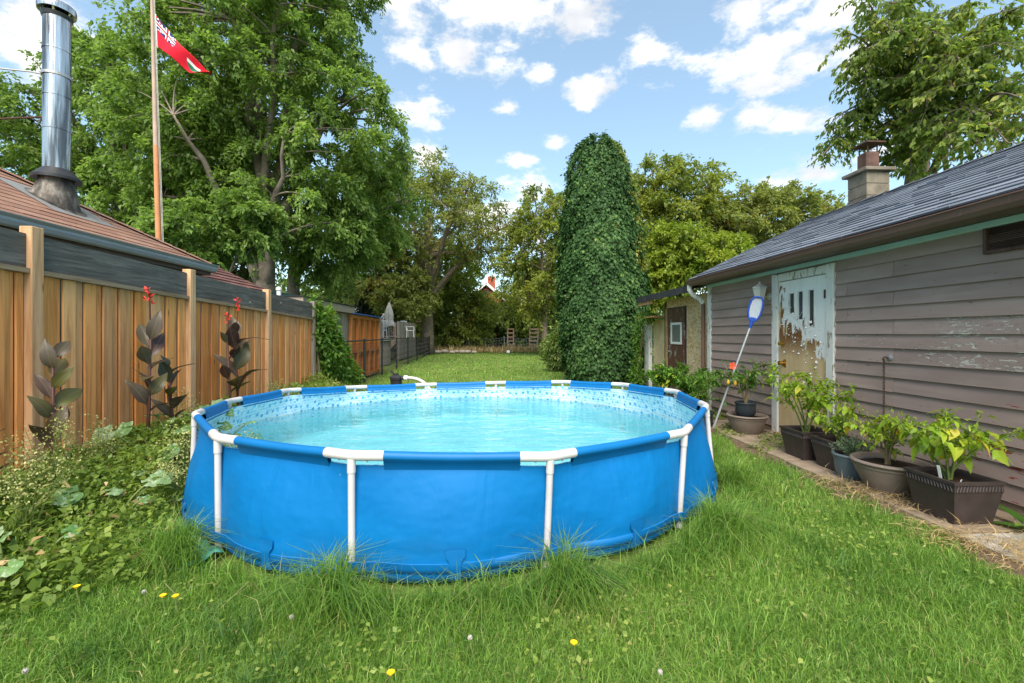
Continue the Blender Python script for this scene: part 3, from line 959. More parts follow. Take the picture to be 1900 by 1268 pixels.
# ------------------------------------------------------------------ neighbour house, left
HE, HB, HM = -4.6, 7.63, 0.58       # eave line x, far end y, roof pitch
def build_left_house():
    t = thing('neighbour_house', 'low house with brown shingle hip roof behind the cedar fence', 'house', (-7.5, 4, 0))
    m = MB(); m.box(-13, HE - 0.45, -4, HB - 0.45, 0, 2.42); m.build('wall', M['dark_soffit'], t)
    # roof deck: hip
    e, b = HE, HB
    zt = 2.5
    ra = e - 3.6; zr = zt + 3.6 * HM
    m = MB()
    m.add([(e, -4, zt), (e, b, zt), (ra, b - 3.6, zr), (ra, -4, zr), (2 * ra - e, b, zt), (2 * ra - e, -4, zt)],
          [(0, 1, 2, 3), (1, 4, 2), (2, 4, 5, 3)])
    roof = m.build('roof', M['roof_under'], t)
    me = shingle_mesh('shingle', M['brown_shingle'], 0.011)
    up = Vector((-1, 0, HM)); ul = up.length
    def rng(tt):
        tp = tt / ul
        a = abs(e) + tp
        return (max(0.0, 0.80 * a - 3.6), (b - 3.6) - tp + 0.0)
    shingle_slope(roof, me, (e, 3.6, zt), (0, 1, 0), up, 2.3, rng, 0.15, 0.62, random.Random(9))
    # hip caps
    hd = Vector((-1, -1, HM)).normalized()
    sx = Vector((1, -1, 0)).normalized()
    nn = hd.cross(sx)
    if nn.z < 0: nn = -nn
    mb = MB()
    mb.add([(-0.5, 0, -0.25), (0, 0, 0.18), (0.5, 0, -0.25), (-0.5, 1, -0.30), (0, 1, 0.06), (0.5, 1, -0.30)], [(0, 1, 4, 3), (1, 2, 5, 4), (0, 2, 1)])
    hm = mb.mesh('hip_cap', M['brown_shingle'])
    for i in range(17):
        p = Vector((e, b, zt)) + hd * (i * 0.19)
        inst(hm, 'hip_cap', roof, frame(sx * 0.20, hd * 0.25, nn * 0.10, p + nn * 0.030))
    # fascia board, soffit and gutter
    m = MB(); m.box(e - 0.03, e + 0.0, -4, b + 0.01, zt - 0.17, zt - 0.015); m.build('fascia', M['dark_soffit'], t)
    m = MB(); m.box(e - 0.43, e - 0.031, -4, b - 0.02, zt - 0.17, zt - 0.155); m.build('soffit', M['dark_soffit'], t)
    m = MB()
    prof = [(0.003, -0.012), (0.003, -0.105), (0.05, -0.118), (0.075, -0.10), (0.095, -0.06), (0.095, -0.035), (0.12, -0.012), (0.126, 0.0), (0.112, 0.004), (0.10, -0.02), (0.02, -0.03)]
    pts = [[(e + x, y, zt + z) for (x, z) in prof] for y in (-4, b + 0.03)]
    m.grid(pts)
    m.add(pts[1], [tuple(range(len(prof)))])
    m.build('gutter', M['bluegrey'], t)
    # metal flue on the roof
    c = Vector((-5.47, 5.95, 0))
    z0 = zt + HM * (abs(c.x) - abs(e))
    fl = thing('metal_flue', 'shiny stainless steel chimney flue on the brown roof', 'flue', (c.x, c.y, z0))
    m = MB()
    n = 28
    def roofz(x): return zt + HM * (abs(e) - 0 + (-(x) - abs(e)) - abs(e)) if False else zt + HM * (-x - abs(e))
    ring = []
    for k in range(n):
        a = 2 * math.pi * k / n
        row = []
        for (r, h) in ((0.28, 0.02), (0.225, None), (0.155, None)):
            x, y = c.x + r * math.cos(a), c.y + r * math.sin(a)
            if h is not None: z = roofz(x) + 0.028
            elif r > 0.2: z = roofz(x) + 0.04
            else: z = z0 + 0.36
            row.append((x, y, z))
        ring.append(row)
    m.grid(ring, closed_u=True)
    m.build('flashing_cone', M['sooty'], fl, 40)
    m = MB()
    m.add([(c.x + dx, c.y + dy, roofz(c.x + dx) + 0.024) for (dx, dy) in ((-.36, -.40), (.36, -.40), (.36, .48), (-.36, .48))], [(0, 1, 2, 3)])
    m.build('flashing_plate', M['galv'], fl)
    m = MB(); m.lathe([(0.15, 0.33), (0.235, 0.30), (0.235, 0.335), (0.16, 0.42), (0.14, 0.44)], 28, (c.x, c.y, z0), False, False); m.build('storm_collar', M['black_metal'], fl, 40)
    zs = [0.40, 0.95, 1.37, 1.62, 1.95, 2.36]
    for i in range(5):
        m = MB()
        lean = lambda z: (c.x - 0.012 * z, c.y, 0)
        r = 0.132
        m.lathe([(r, zs[i]), (r, zs[i] + .01), (r, zs[i + 1] - 0.03), (r, zs[i + 1] - 0.022), (r + 0.007, zs[i + 1] - 0.02), (r + 0.007, zs[i + 1])], 36, (c.x, c.y, z0), False, False)
        m.build('pipe_section', M['steel'], fl, 40)
    m = MB(); m.lathe([(0.10, 2.34), (0.142, 2.34), (0.153, 2.385), (0.11, 2.40)], 28, (c.x, c.y, z0), False, False); m.build('cap_neck', M['black_metal'], fl, 40)
    m = MB(); m.lathe([(0.15, 2.42), (0.182, 2.42), (0.186, 2.47), (0.18, 2.505), (0.14, 2.53), (0.0, 2.54)], 32, (c.x, c.y, z0), True, False); m.build('rain_cap', M['steel'], fl, 40)
    for k in range(6):
        a = k * math.pi / 3
        m = MB()
        m.beam((c.x + .13 * math.cos(a), c.y + .13 * math.sin(a), z0 + 2.36), (c.x + .16 * math.cos(a), c.y + .16 * math.sin(a), z0 + 2.45), .02, .01)
        m.build('cap_bracket', M['steel'], fl)
    zb = z0 + 1.62
    m = MB(); m.tube([(c.x, c.y, zb), (c.x - 0.2, c.y - 0.14, zb - 0.02), (c.x - 3.2, c.y - 0.9, zb - 0.15)], 0.011, 6); m.build('stay_rod', M['galv'], fl)
    m = MB(); m.tube([(c.x - 0.15, c.y + .06, z0 + 1.14), (c.x - 2.2, c.y - 0.6, z0 - 0.55 + 1.2)], 0.012, 6); m.build('stay_rod', M['rusty'], fl)
    m = MB(); m.lathe([(0.139, 1.60), (0.145, 1.60), (0.145, 1.635), (0.139, 1.635)], 32, (c.x, c.y, z0), False, False); m.build('clamp_band', M['galv'], fl)
build_left_house()

def build_flagpole():
    p0 = at(294, 447, 10.3); ptop = at(281, -40, 10.2)
    d = (ptop - p0)
    base = p0 - d * ((p0.z) / d.z)
    t = thing('flagpole', 'tall bare orange wooden flagpole behind the brown roof', 'flagpole', base)
    m = MB(); m.tube([base, base + (ptop - base) * 0.6], [0.062, 0.052], 10); m.build('pole', M['pole_orange'], t, 40)
    m = MB(); m.tube([base + (ptop - base) * 0.6, ptop], [0.051, 0.032], 10); m.build('pole_top', M['pole_grey'], t, 40)
    m = MB()
    for s in (0.085, 0.115):
        m.tube([base + Vector((s, -0.02, 1.2)), ptop + Vector((s * .6, -.02, -0.1))], 0.006, 4)
    m.build('rope', M['rope'], t)
    # flag: hoist at the pole, blown to the right and sagging
    h0, h1 = at(289, 29, 10.2), at(292, 86, 10.2)
    t0, t1 = at(350, 92, 10.0), at(394, 140, 9.9)
    fl = thing('flag', 'red ensign flag with a union canton blowing on the orange pole', 'flag', h1)
    nu, nv = 52, 26
    mb = MB()
    pts = []
    for i in range(nu + 1):
        u = i / nu
        row = []
        for j in range(nv + 1):
            v = j / nv
            top = h0 + (t1 - h0) * (u * 0.93) + Vector((0, 0, 0.0 - 0.06 * math.sin(u * math.pi)))
            bot = h1 + (at(352, 134, 10.0) - h1) * min(1, u * 1.25) if u < 0.8 else at(352, 134, 10.0) + (t1 - at(352, 134, 10.0)) * ((u - 0.8) / 0.2)
            p = top * (1 - v) + bot * v
            p = p + Vector((0.0, 0.10 * math.sin(u * 8 + v * 2.5) * u ** .5, 0.03 * math.sin(u * 11 + v * 4) * u))
            row.append(p)
        pts.append(row)
    def colr(u, v):
        if u < 0.42 and v < 0.46:
            x, y = u / 0.42, v / 0.46
            if abs(x - .5) < .05 or abs(y - .5) < .10: return 0
            if abs(x - .5) < .075 or abs(y - .5) < .14: return 2
            dd = min(abs(x - y), abs(x - 1 + y))
            if dd < .035: return 0
            if dd < .075: return 2
            return 1
        x, y = (u - .75) / .10, (v - .56) / .2
        if abs(x) < 1 and -1 < y < 1 - .3 * 0 and abs(x) < 1.1 - max(0, y) * .7:
            return 2 if y < -.35 else (3 if abs(x) < .9 else 2)
        return 0
    vs = [p for r_ in pts for p in r_]
    o0 = len(mb.v); mb.v += [tuple(p) for p in vs]
    for i in range(nu):
        for j in range(nv):
            mb.f.append((i * (nv + 1) + j, (i + 1) * (nv + 1) + j, (i + 1) * (nv + 1) + j + 1, i * (nv + 1) + j + 1))
            mb.mi.append(colr((i + .5) / nu, (j + .5) / nv))
    cl = mb.build('cloth', [M['flag_red'], M['flag_navy'], M['flag_white'], M['flag_green']], fl, True)
    sm = cl.modifiers.new('thickness', 'SOLIDIFY'); sm.thickness = 0.004
    m = MB(); m.box(0, 0, 0, 0, 0, 0) if False else None
    m = MB(); m.tube([h0 + Vector((0, 0, 0.03)), h1 - Vector((0, 0, 0.03))], 0.008, 5); m.build('heading', M['flag_white'], fl)
build_flagpole()

def build_far_left():
    # second roof, dark red shingles
    t = thing('red_roof_outbuilding', 'outbuilding with dark red shingle roof just beyond the brown roofed house', 'building', (-6.6, 9.4, 0))
    e, b, zt, hm = -5.0, 10.6, 2.30, 0.6
    m = MB(); m.box(-8.8, e - 0.3, 7.9, b - 0.3, 0, 2.26); m.build('wall', M['grey_wood'], t)
    m = MB()
    m.add([(e, 7.7, zt), (e, b, zt), (e - 2, b - 2, zt + 2 * hm), (e - 2, 7.7, zt + 2 * hm), (e - 4, b, zt), (e - 4, 7.7, zt)], [(0, 1, 2, 3), (1, 4, 2), (2, 4, 5, 3)])
    roof = m.build('roof', M['roof_under'], t)
    me = shingle_mesh('shingle', M['red_shingle'], 0.022)
    up = Vector((-1, 0, hm)); ul = up.length
    shingle_slope(roof, me, (e, 7.7, zt), (0, 1, 0), up, 2.25, lambda tt: (0.0, b - 7.7 - tt / ul), 0.16, 0.36, random.Random(21), 0.012)
    m = MB(); m.box(e - 0.02, e + 0.03, 7.7, b + .02, zt - 0.12, zt - .01); m.build('fascia', M['dark_soffit'], t)
    # white vent pipes
    vp = thing('vent_pipe', 'small white vent pipe sticking up past the dark red roof', 'pipe', (-5.02, 10.95, 0))
    m = MB(); m.tube([(-5.02, 10.95, 0), (-5.02, 10.95, 2.40)], 0.05, 10); m.build('pipe', M['white'], vp, 40)
    m = MB(); m.lathe([(0.03, 2.40), (0.065, 2.42), (0.065, 2.47), (0.02, 2.50)], 12, (-5.02, 10.95, 0)); m.build('cowl', M['white'], vp, 40)
    # grey shed with a taupe fascia
    s = thing('grey_shed', 'grey board shed with taupe fascia behind the leafy vine', 'shed', (-4.8, 11.3, 0))
    m = MB(); m.box(-5.8, -4.03, 9.6, 12.9, 0, 1.98); m.build('wall', M['dark_soffit'], s)
    rr = random.Random(4); y = 9.6
    while y < 12.88:
        w = rr.uniform(.12, .16)
        mm = MB(); x0 = -4.025 + rr.uniform(0, .02); mm.bbox(x0, x0 + .02, y, min(12.9, y + w - .008), .02, 1.95, .003)
        mm.build('board', M['grey_wood'] if y > 11.6 else M['cedar'], s); y += w
    m = MB(); m.box(-6.0, -3.86, 9.5, 13.1, 1.96, 2.14); m.build('roof_fascia', M['fascia_tan'], s)
    m = MB(); m.box(-6.02, -3.84, 9.48, 13.12, 2.143, 2.17); m.build('roof', M['roof_under'], s)
    g = thing('green_roof_building', 'low building with a flat green metal roof edge behind the fence', 'building', (-7.5, 14, 0))
    m = MB(); m.box(-9.5, -5.9, 11.6, 17.5, 0, 2.36); m.build('wall', M['fascia_tan'], g)
    m = MB(); m.add([(-5.6, 11.3, 2.42), (-5.6, 17.9, 2.42), (-9.8, 17.9, 2.62), (-9.8, 11.3, 2.62), (-5.6, 11.3, 2.50), (-5.6, 17.9, 2.50), (-9.8, 17.9, 2.70), (-9.8, 11.3, 2.70)],
                    [(0, 3, 2, 1), (4, 5, 6, 7), (0, 1, 5, 4), (1, 2, 6, 5), (2, 3, 7, 6), (3, 0, 4, 7)])
    m.build('roof', M['green_metal'], g)
    # orange panelled screen
    o = thing('orange_wood_screen', 'bright orange stud and board wall with a blue tarp on top', 'wall', (-3.95, 14.4, 0))
    b0, b1 = 12.95, 16.2
    ys = np.linspace(b0, b1, 6)
    zt = 1.93
    rr = random.Random(8); y = b0
    while y < b1 - 0.02:
        w = rr.uniform(.15, .2)
        mm = MB(); mm.bbox(-4.01, -3.99, y, min(b1, y + w - .006), .04, zt - .04, .003); mm.build('board', M['orange_wood'], o); y += w
    for y in ys:
        mm = MB(); mm.bbox(-3.988, -3.90, y - .045, y + .045, .02, zt, .004); mm.build('stud', M['orange_wood'], o)
    for z in (0.04, 0.82, zt - 0.10):
        for ya, yb in zip(ys[:-1], ys[1:]):
            mm = MB(); mm.bbox(-3.988, -3.915, ya + .046, yb - .046, z, z + .10, .004); mm.build('rail', M['orange_wood'], o)
    mm = MB(); mm.add([(-3.82, b0 - .05, zt + .02), (-3.82, b1 + .05, zt + .02), (-5.2, b1 + .05, zt + .16), (-5.2, b0 - .05, zt + .16),
                       (-3.82, b0 - .05, zt + .05), (-3.82, b1 + .05, zt + .05), (-5.2, b1 + .05, zt + .19), (-5.2, b0 - .05, zt + .19)],
                      [(0, 3, 2, 1), (4, 5, 6, 7), (0, 1, 5, 4), (1, 2, 6, 5), (2, 3, 7, 6), (3, 0, 4, 7)])
    mm.build('tarp', M['tarp'], o)
    # black chain link fence
    f = thing('chain_link_fence', 'black chain link fence along the back lawn', 'fence', (-3.8, 20, 0))
    P = [at(676, 720, 12.0)]
    pts = []
    for px, d in ((676, 12.6), (709, 15.0), (736, 17.8), (757, 20.6), (774, 23.6), (787, 26.8), (797, 30.5)):
        q = at(px, HOR, d); pts.append(Vector((q.x, q.y, 0)))
    pts = [pts[0] + (pts[0] - pts[1])] + pts
    for q in pts:
        mm = MB(); mm.tube([q, q + Vector((0, 0, 1.22))], 0.033, 8); mm.lathe([(0.045, 1.2), (0.045, 1.23), (0.0, 1.26)], 8, tuple(q), False, False); mm.build('post', M['black_metal'], f, 40)
    for a, c in zip(pts[:-1], pts[1:]):
        mm = MB(); mm.tube([a + Vector((0, 0, 1.19)), c + Vector((0, 0, 1.19))], 0.022, 6); mm.build('top_rail', M['black_metal'], f)
        mm = MB(); L_ = (c - a).length; k = int(L_ / 0.11)
        dv = (c - a) / k
        H = 1.17
        rows = int(H / 0.11)
        for i in range(k):
            for sgn in (0, 1):
                # zig-zag wires
                path_ = [a + dv * (i + 0.5 + (0.5 if (r_ + sgn) % 2 else -0.5) * 1.0) + Vector((0.004 * sgn, 0, 0.03 + r_ * 0.11)) for r_ in range(rows + 1)]
                mm.tube(path_, 0.0028, 3, False)
        mm.build('wire_mesh', M['black_metal'], f)
build_far_left()

# ------------------------------------------------------------------ garage, right
GA = 3.93
GY0, GY1 = 0.6, 7.81
DY0, DY1 = 5.0, 5.84        # door leaf
def build_garage():
    t = thing('garage', 'long mauve clapboard garage with slate shingle roof beside the pots', 'garage', (GA, 4.5, 0))
    m = MB(); m.box(GA + 0.001, 8.0, GY0, GY1, 0, 2.25)
    m.add([(GA + .05, GY1 - .002, 2.25), (7.9, GY1 - .002, 2.25), (5.9, GY1 - .002, 3.42), (GA + .05, GY1 - .1, 2.25), (7.9, GY1 - .1, 2.25), (5.9, GY1 - .1, 3.42)], [(0, 1, 2), (3, 5, 4), (0, 2, 5, 3), (2, 1, 4, 5)])
    wall = m.build('wall', M['siding'], t)
    mb = MB(); mb.add([(-0.031, 0, 0), (-0.030, 0, 0.004), (-0.007, 0, 0.153), (0, 0, 0.153), (0, 0, 0), (-0.031, 1, 0), (-0.030, 1, 0.004), (-0.007, 1, 0.153), (0, 1, 0.153), (0, 1, 0)],
                      [(0, 5, 6, 1), (1, 6, 7, 2), (2, 7, 8, 3), (3, 8, 9, 4), (4, 9, 5, 0), (0, 1, 2, 3, 4), (9, 8, 7, 6, 5)])
    ms = {k: mb.mesh('clapboard_' + k, M[k]) for k in ('siding', 'siding_peel', 'siding_red')}
    rr = random.Random(2)
    rows = 15
    for r_ in range(rows):
        z = 0.10 + r_ * 0.1405
        segs = [(5.985, 7.69)]
        j = 4.70 if r_ % 2 == 0 else 4.14
        segs += [(j, 4.865), (2.45 if r_ % 3 else 2.9, j)]
        segs += [(GY0, segs[-1][0])]
        for (a, b) in segs:
            if r_ == rows - 1 and b < 4.0: pass
            kind = 'siding'
            if b < 4.8 and r_ in (7, 9): kind = 'siding_peel'
            if b < 4.8 and r_ in (8,): kind = 'siding_peel' if a < 3 else 'siding'
            if b < 4.8 and r_ in (0, 1, 2, 4, 5): kind = 'siding_red'
            hgt = 1.0
            dz = rr.uniform(-0.003, 0.003)
            mt = frame(Vector((1, 0, 0)), Vector((0, b - a - 0.004, 0)), Vector((0, 0, hgt)), Vector((GA - rr.uniform(0, .002), a + 0.002, z + dz)))
            o = inst(ms[kind], 'clapboard', wall, mt)
    m = MB(); m.box(GA - 0.012, GA - .0005, GY0, 4.86, 0.0, 0.098); m.box(GA - 0.012, GA - .0005, 5.985, GY1, 0.0, 0.098); m.build('base_course', M['concrete'], t)
    # corner board, door frame, teal frieze
    m = MB(); m.bbox(GA - 0.035, GA + 0.02, 7.70, 7.82, 0.02, 2.20, .004); m.build('corner_board', M['white_trim'], t)
    m = MB(); m.bbox(GA - 0.045, GA + 0.0, 4.87, 4.985, 0.02, 2.175, .004); m.build('door_frame', M['white_trim'], t)
    m = MB(); m.bbox(GA - 0.045, GA + 0.0, 5.86, 5.98, 0.02, 2.175, .004); m.build('door_frame', M['white_trim'], t)
    m = MB(); m.bbox(GA - 0.038, GA + 0.0, 4.99, 5.855, 2.07, 2.17, .004); m.build('door_frame', M['white_trim'], t)
    m = MB(); m.bbox(GA - 0.055, GA + 0.0, GY0, GY1 + .01, 2.192, 2.245, .005); m.build('frieze_board', M['teal'], t)
    m = MB(); m.box(GA - 0.31, GA - 0.02, GY0, GY1 + .1, 2.248, 2.262); m.build('soffit', M['brown_trim'], t)
    # door leaf with three narrow lights
    m = MB()
    xs = GA - 0.016
    lights = [(5.54, 5.635, 1.63, 1.89), (5.38, 5.47, 1.55, 1.90), (5.19, 5.28, 1.46, 1.90)]
    ycuts = sorted([DY0, DY1] + [v for l in lights for v in l[:2]])
    zc = sorted([0.05, 2.06] + [v for l in lights for v in l[2:]])
    for ya, yb in zip(ycuts[:-1], ycuts[1:]):
        hole = [l for l in lights if abs(l[0] - ya) < 1e-6]
        if hole:
            l = hole[0]
            m.box(xs - .012, xs + .012, ya, yb, .05, l[2]); m.box(xs - .012, xs + .012, ya, yb, l[3], 2.06)
        else:
            m.box(xs - .012, xs + .012, ya, yb, .05, 2.06)
    door = m.build('door', M['peel_door'], t)
    tag(door, 'white door with curling peeled paint over tan and brown')
    for l in lights:
        m = MB(); m.box(xs + .0, xs + .006, l[0] + .001, l[1] - .001, l[2] + .001, l[3] - .001); m.build('pane', M['dark_glass'], door)
        m = MB()
        for (a, b, c_, d) in ((l[0] - .012, l[0], l[2] - .012, l[3] + .012), (l[1], l[1] + .012, l[2] - .012, l[3] + .012)):
            m.box(xs - .018, xs - .0125, a, b, c_, d)
        m.build('glazing_bead', M['white_trim'], door)
    # curled paint flakes
    rr = random.Random(12)
    fm = []
    for v in range(3):
        mb = MB(); pts = []
        for i in range(6):
            s = i / 5
            ang = s * (1.6 + .5 * v)
            row = []
            for j in range(4):
                w = (j / 3 - .5) * (1 - .5 * s) * (1 + .2 * math.sin(j * 3 + i + v))
                row.append((-.5 * math.sin(ang) * s, w, -s + .55 * s * s))
            pts.append(row)
        mb.grid(pts); fm.append(mb.mesh('paint_flake', M['white'], smooth=True))
    for i in range(110):
        y = rr.uniform(DY0 + .05, DY1 - .05)
        z = 0.78 * y - 2.84 + rr.gauss(0, .24)
        if z < .5 or z > 1.75: continue
        s = rr.uniform(.012, .04)
        a = rr.uniform(-1.2, 1.2)
        X = Vector((1, 0, 0)); Y = Vector((0, math.cos(a), math.sin(a))); Z = Vector((0, -math.sin(a), math.cos(a)))
        inst(fm[i % 3], 'paint_flake', door, frame(X * s, Y * s * .9, Z * s, Vector((xs - .0135, y, z))))
    m = MB()
    kn = (xs - .012, 5.755, 1.22)
    m.lathe([(.0, .0)], 3) if False else None
    def knob(yy, zz, r):
        mm = MB()
        prof = [(r * .95, 0), (r * .95, .006), (r * .4, .010), (r * .4, .03), (r * .9, .042), (r * .85, .062), (r * .3, .07)]
        mm.lathe(prof, 16, (0, 0, 0))
        mm.v = [(xs - .0125 - v[2], yy + v[0], zz + v[1]) for v in mm.v]
        return mm
    knob(5.755, 1.24, .030).build('deadbolt', M['brass'], door, 40)
    knob(5.755, 0.98, .034).build('knob', M['brass'], door, 40)
    m = MB(); m.box(xs - .016, xs - .0125, 5.70, 5.745, .93, 1.03); m.build('latch_plate', M['brass'], door)
    m = MB(); m.tube([(xs - .03, 4.995, 1.78), (xs - .03, 4.995, 1.88)], .012, 8); m.build('hinge', M['rusty'], door)
    m = MB(); m.tube([(xs - .03, 4.995, .42), (xs - .03, 4.995, .52)], .012, 8); m.build('hinge', M['rusty'], door)
    m = MB(); m.bbox(GA - .16, GA - .02, 4.88, 5.97, 0.0, .045, .006); m.build('door_sill', M['concrete'], t)
    # roof
    E = Vector((3.62, 0, 2.345)); RG = Vector((5.9, 0, 3.455))
    m = MB()
    th = .05
    ya, yb = GY0, GY1 + .16
    m.add([(E.x, ya, E.z - th), (E.x, yb, E.z - th), (RG.x, yb, RG.z - th), (RG.x, ya, RG.z - th), (E.x, ya, E.z), (E.x, yb, E.z), (RG.x, yb, RG.z), (RG.x, ya, RG.z),
           (8.18, ya, E.z), (8.18, yb, E.z), (8.18, ya, E.z - th), (8.18, yb, E.z - th)],
          [(0, 3, 2, 1), (4, 5, 6, 7), (0, 1, 5, 4), (1, 2, 6, 5), (3, 0, 4, 7), (7, 6, 9, 8), (3, 10, 11, 2), (2, 11, 9, 6), (10, 3, 7, 8), (8, 9, 11, 10)])
    roof = m.build('roof', M['roof_under'], t)
    me = shingle_mesh('shingle', M['slate_shingle'], 0.016)
    up = (RG - E); sl = up.length
    shingle_slope(roof, me, (E.x - .01, 2.0, E.z - .005), (0, 1, 0), up, sl, lambda tt: (max(0.0, (E.x + tt * .9) * .74 - 2.25), yb - 2.0 + .01), 0.148, 0.40, random.Random(6), .010)
    mb = MB(); mb.add([(-.5, 0, -.24), (0, 0, .0), (.5, 0, -.24), (-.5, 1, -.28), (0, 1, -.06), (.5, 1, -.28)], [(0, 1, 4, 3), (1, 2, 5, 4)])
    rm = mb.mesh('ridge_cap', M['slate_shingle'])
    y = 3.6
    while y < yb:
        inst(rm, 'ridge_cap', roof, frame(Vector((.26, 0, 0)), Vector((0, .30, 0)), Vector((0, 0, .26)), Vector((RG.x, y, RG.z + .042)))); y += .25
    # gutter and fascia
    m = MB()
    prof = [(0, .0), (0, -.06), (-.02, -.082), (-.06, -.082), (-.085, -.05), (-.092, .0), (-.104, .004), (-.102, .014), (-.084, .012), (-.075, -.03), (-.02, -.04)]
    pts = [[(E.x + .02 + x, y, E.z - .035 + z + (.004 * math.sin(y * 3))) for (x, z) in prof] for y in np.linspace(ya, yb - .05, 20)]
    m.grid(pts, flip=True); m.add(pts[-1], [tuple(range(len(prof)))])
    m.build('gutter', M['brown_trim'], t)
    m = MB(); m.box(E.x + .021, E.x + .045, ya, yb - .02, 2.262, E.z - .015); m.build('fascia', M['brown_trim'], t)
    # downspout with pale elbow
    c = (3.60, 7.90)
    m = MB(); m.tube([(3.60, 7.88, 2.27), (3.60, 7.89, 2.17), (3.66, 7.90, 2.08), (3.80, 7.91, 2.0), (3.86, 7.915, 1.93)], .042, 10); m.build('downspout_elbow', M['white_trim'], t, 50)
    m = MB(); m.tube([(3.855, 7.914, 1.95), (3.87, 7.915, 1.86), (3.87, 7.915, .15), (3.82, 7.91, .06)], .036, 10); m.build('downspout', M['brown_trim'], t, 50)
    # louvre vent
    vb0, vb1, vz0, vz1 = 2.64, 3.33, 1.99, 2.24
    m = MB()
    fx0, fx1 = GA - .05, GA - .022
    m.box(fx0, fx1, vb0, vb1, vz0, vz0 + .022); m.box(fx0, fx1, vb0, vb1, vz1 - .022, vz1)
    for yy in (vb0, (vb0 + vb1) / 2 - .011, vb1 - .022): m.box(fx0 - .001, fx1 - .001, yy, yy + .022, vz0 + .001, vz1 - .001)
    vent = m.build('vent', M['terracotta'], t)
    tag(vent, 'rusty brown louvred vent under the eave')
    m = MB(); m.box(GA - .021, GA - .02, vb0 + .01, vb1 - .01, vz0 + .01, vz1 - .01); m.build('vent_back', M['black_metal'], vent)
    m = MB(); z = vz0 + .026
    while z < vz1 - .03:
        m.add([(fx0 + .004, vb0 + .02, z), (fx0 + .004, vb1 - .02, z), (fx1 - .002, vb1 - .02, z + .010), (fx1 - .002, vb0 + .02, z + .010),
               (fx0 + .004, vb0 + .02, z + .003), (fx0 + .004, vb1 - .02, z + .003), (fx1 - .002, vb1 - .02, z + .013), (fx1 - .002, vb0 + .02, z + .013)],
              [(0, 3, 2, 1), (4, 5, 6, 7), (0, 1, 5, 4), (1, 2, 6, 5), (2, 3, 7, 6), (3, 0, 4, 7)])
        z += .0125
    tag(m.build('louvre_slats', M['terracotta'], vent), kind='stuff')
    # chimney of concrete blocks
    ch = thing('chimney', 'grey concrete block chimney with a clay flue on the garage ridge', 'chimney', (6.15, 6.95, 3.2))
    cx0, cx1, cy0, cy1 = 5.96, 6.34, 6.78, 7.16
    z = 3.0
    for k in range(5):
        h = .19
        for (a, b, c_, d) in ((cx0, cx1, cy0, (cy0 + cy1) / 2), (cx0, cx1, (cy0 + cy1) / 2, cy1)) if k % 2 else ((cx0, (cx0 + cx1) / 2, cy0, cy1), ((cx0 + cx1) / 2, cx1, cy0, cy1)):
            m = MB(); m.bbox(a + .001, b - .001, c_ + .001, d - .001, z, z + h - .006, .004); m.build('block', M['block'], ch)
        z += h
    m = MB(); m.bbox(cx0 - .06, cx1 + .06, cy0 - .06, cy1 + .06, z, z + .055, .008); m.build('chimney_cap', M['block'], ch)
    zc_ = z + .055
    m = MB(); m.bbox(cx0 + .08, cx1 - .08, cy0 + .08, cy1 - .08, zc_, zc_ + .30, .025); m.build('clay_flue', M['terracotta'], ch)
    m = MB()
    for (a, b) in ((-.08, -.08), (.08, -.08), (.08, .08), (-.08, .08)):
        m.beam((6.15 + a, 6.97 + b, zc_ + .3), (6.15 + a, 6.97 + b, zc_ + .42), .015, .015)
    m.box(5.99, 6.31, 6.81, 7.13, zc_ + .42, zc_ + .44); m.build('flue_cover', M['rusty'], ch)
build_garage()

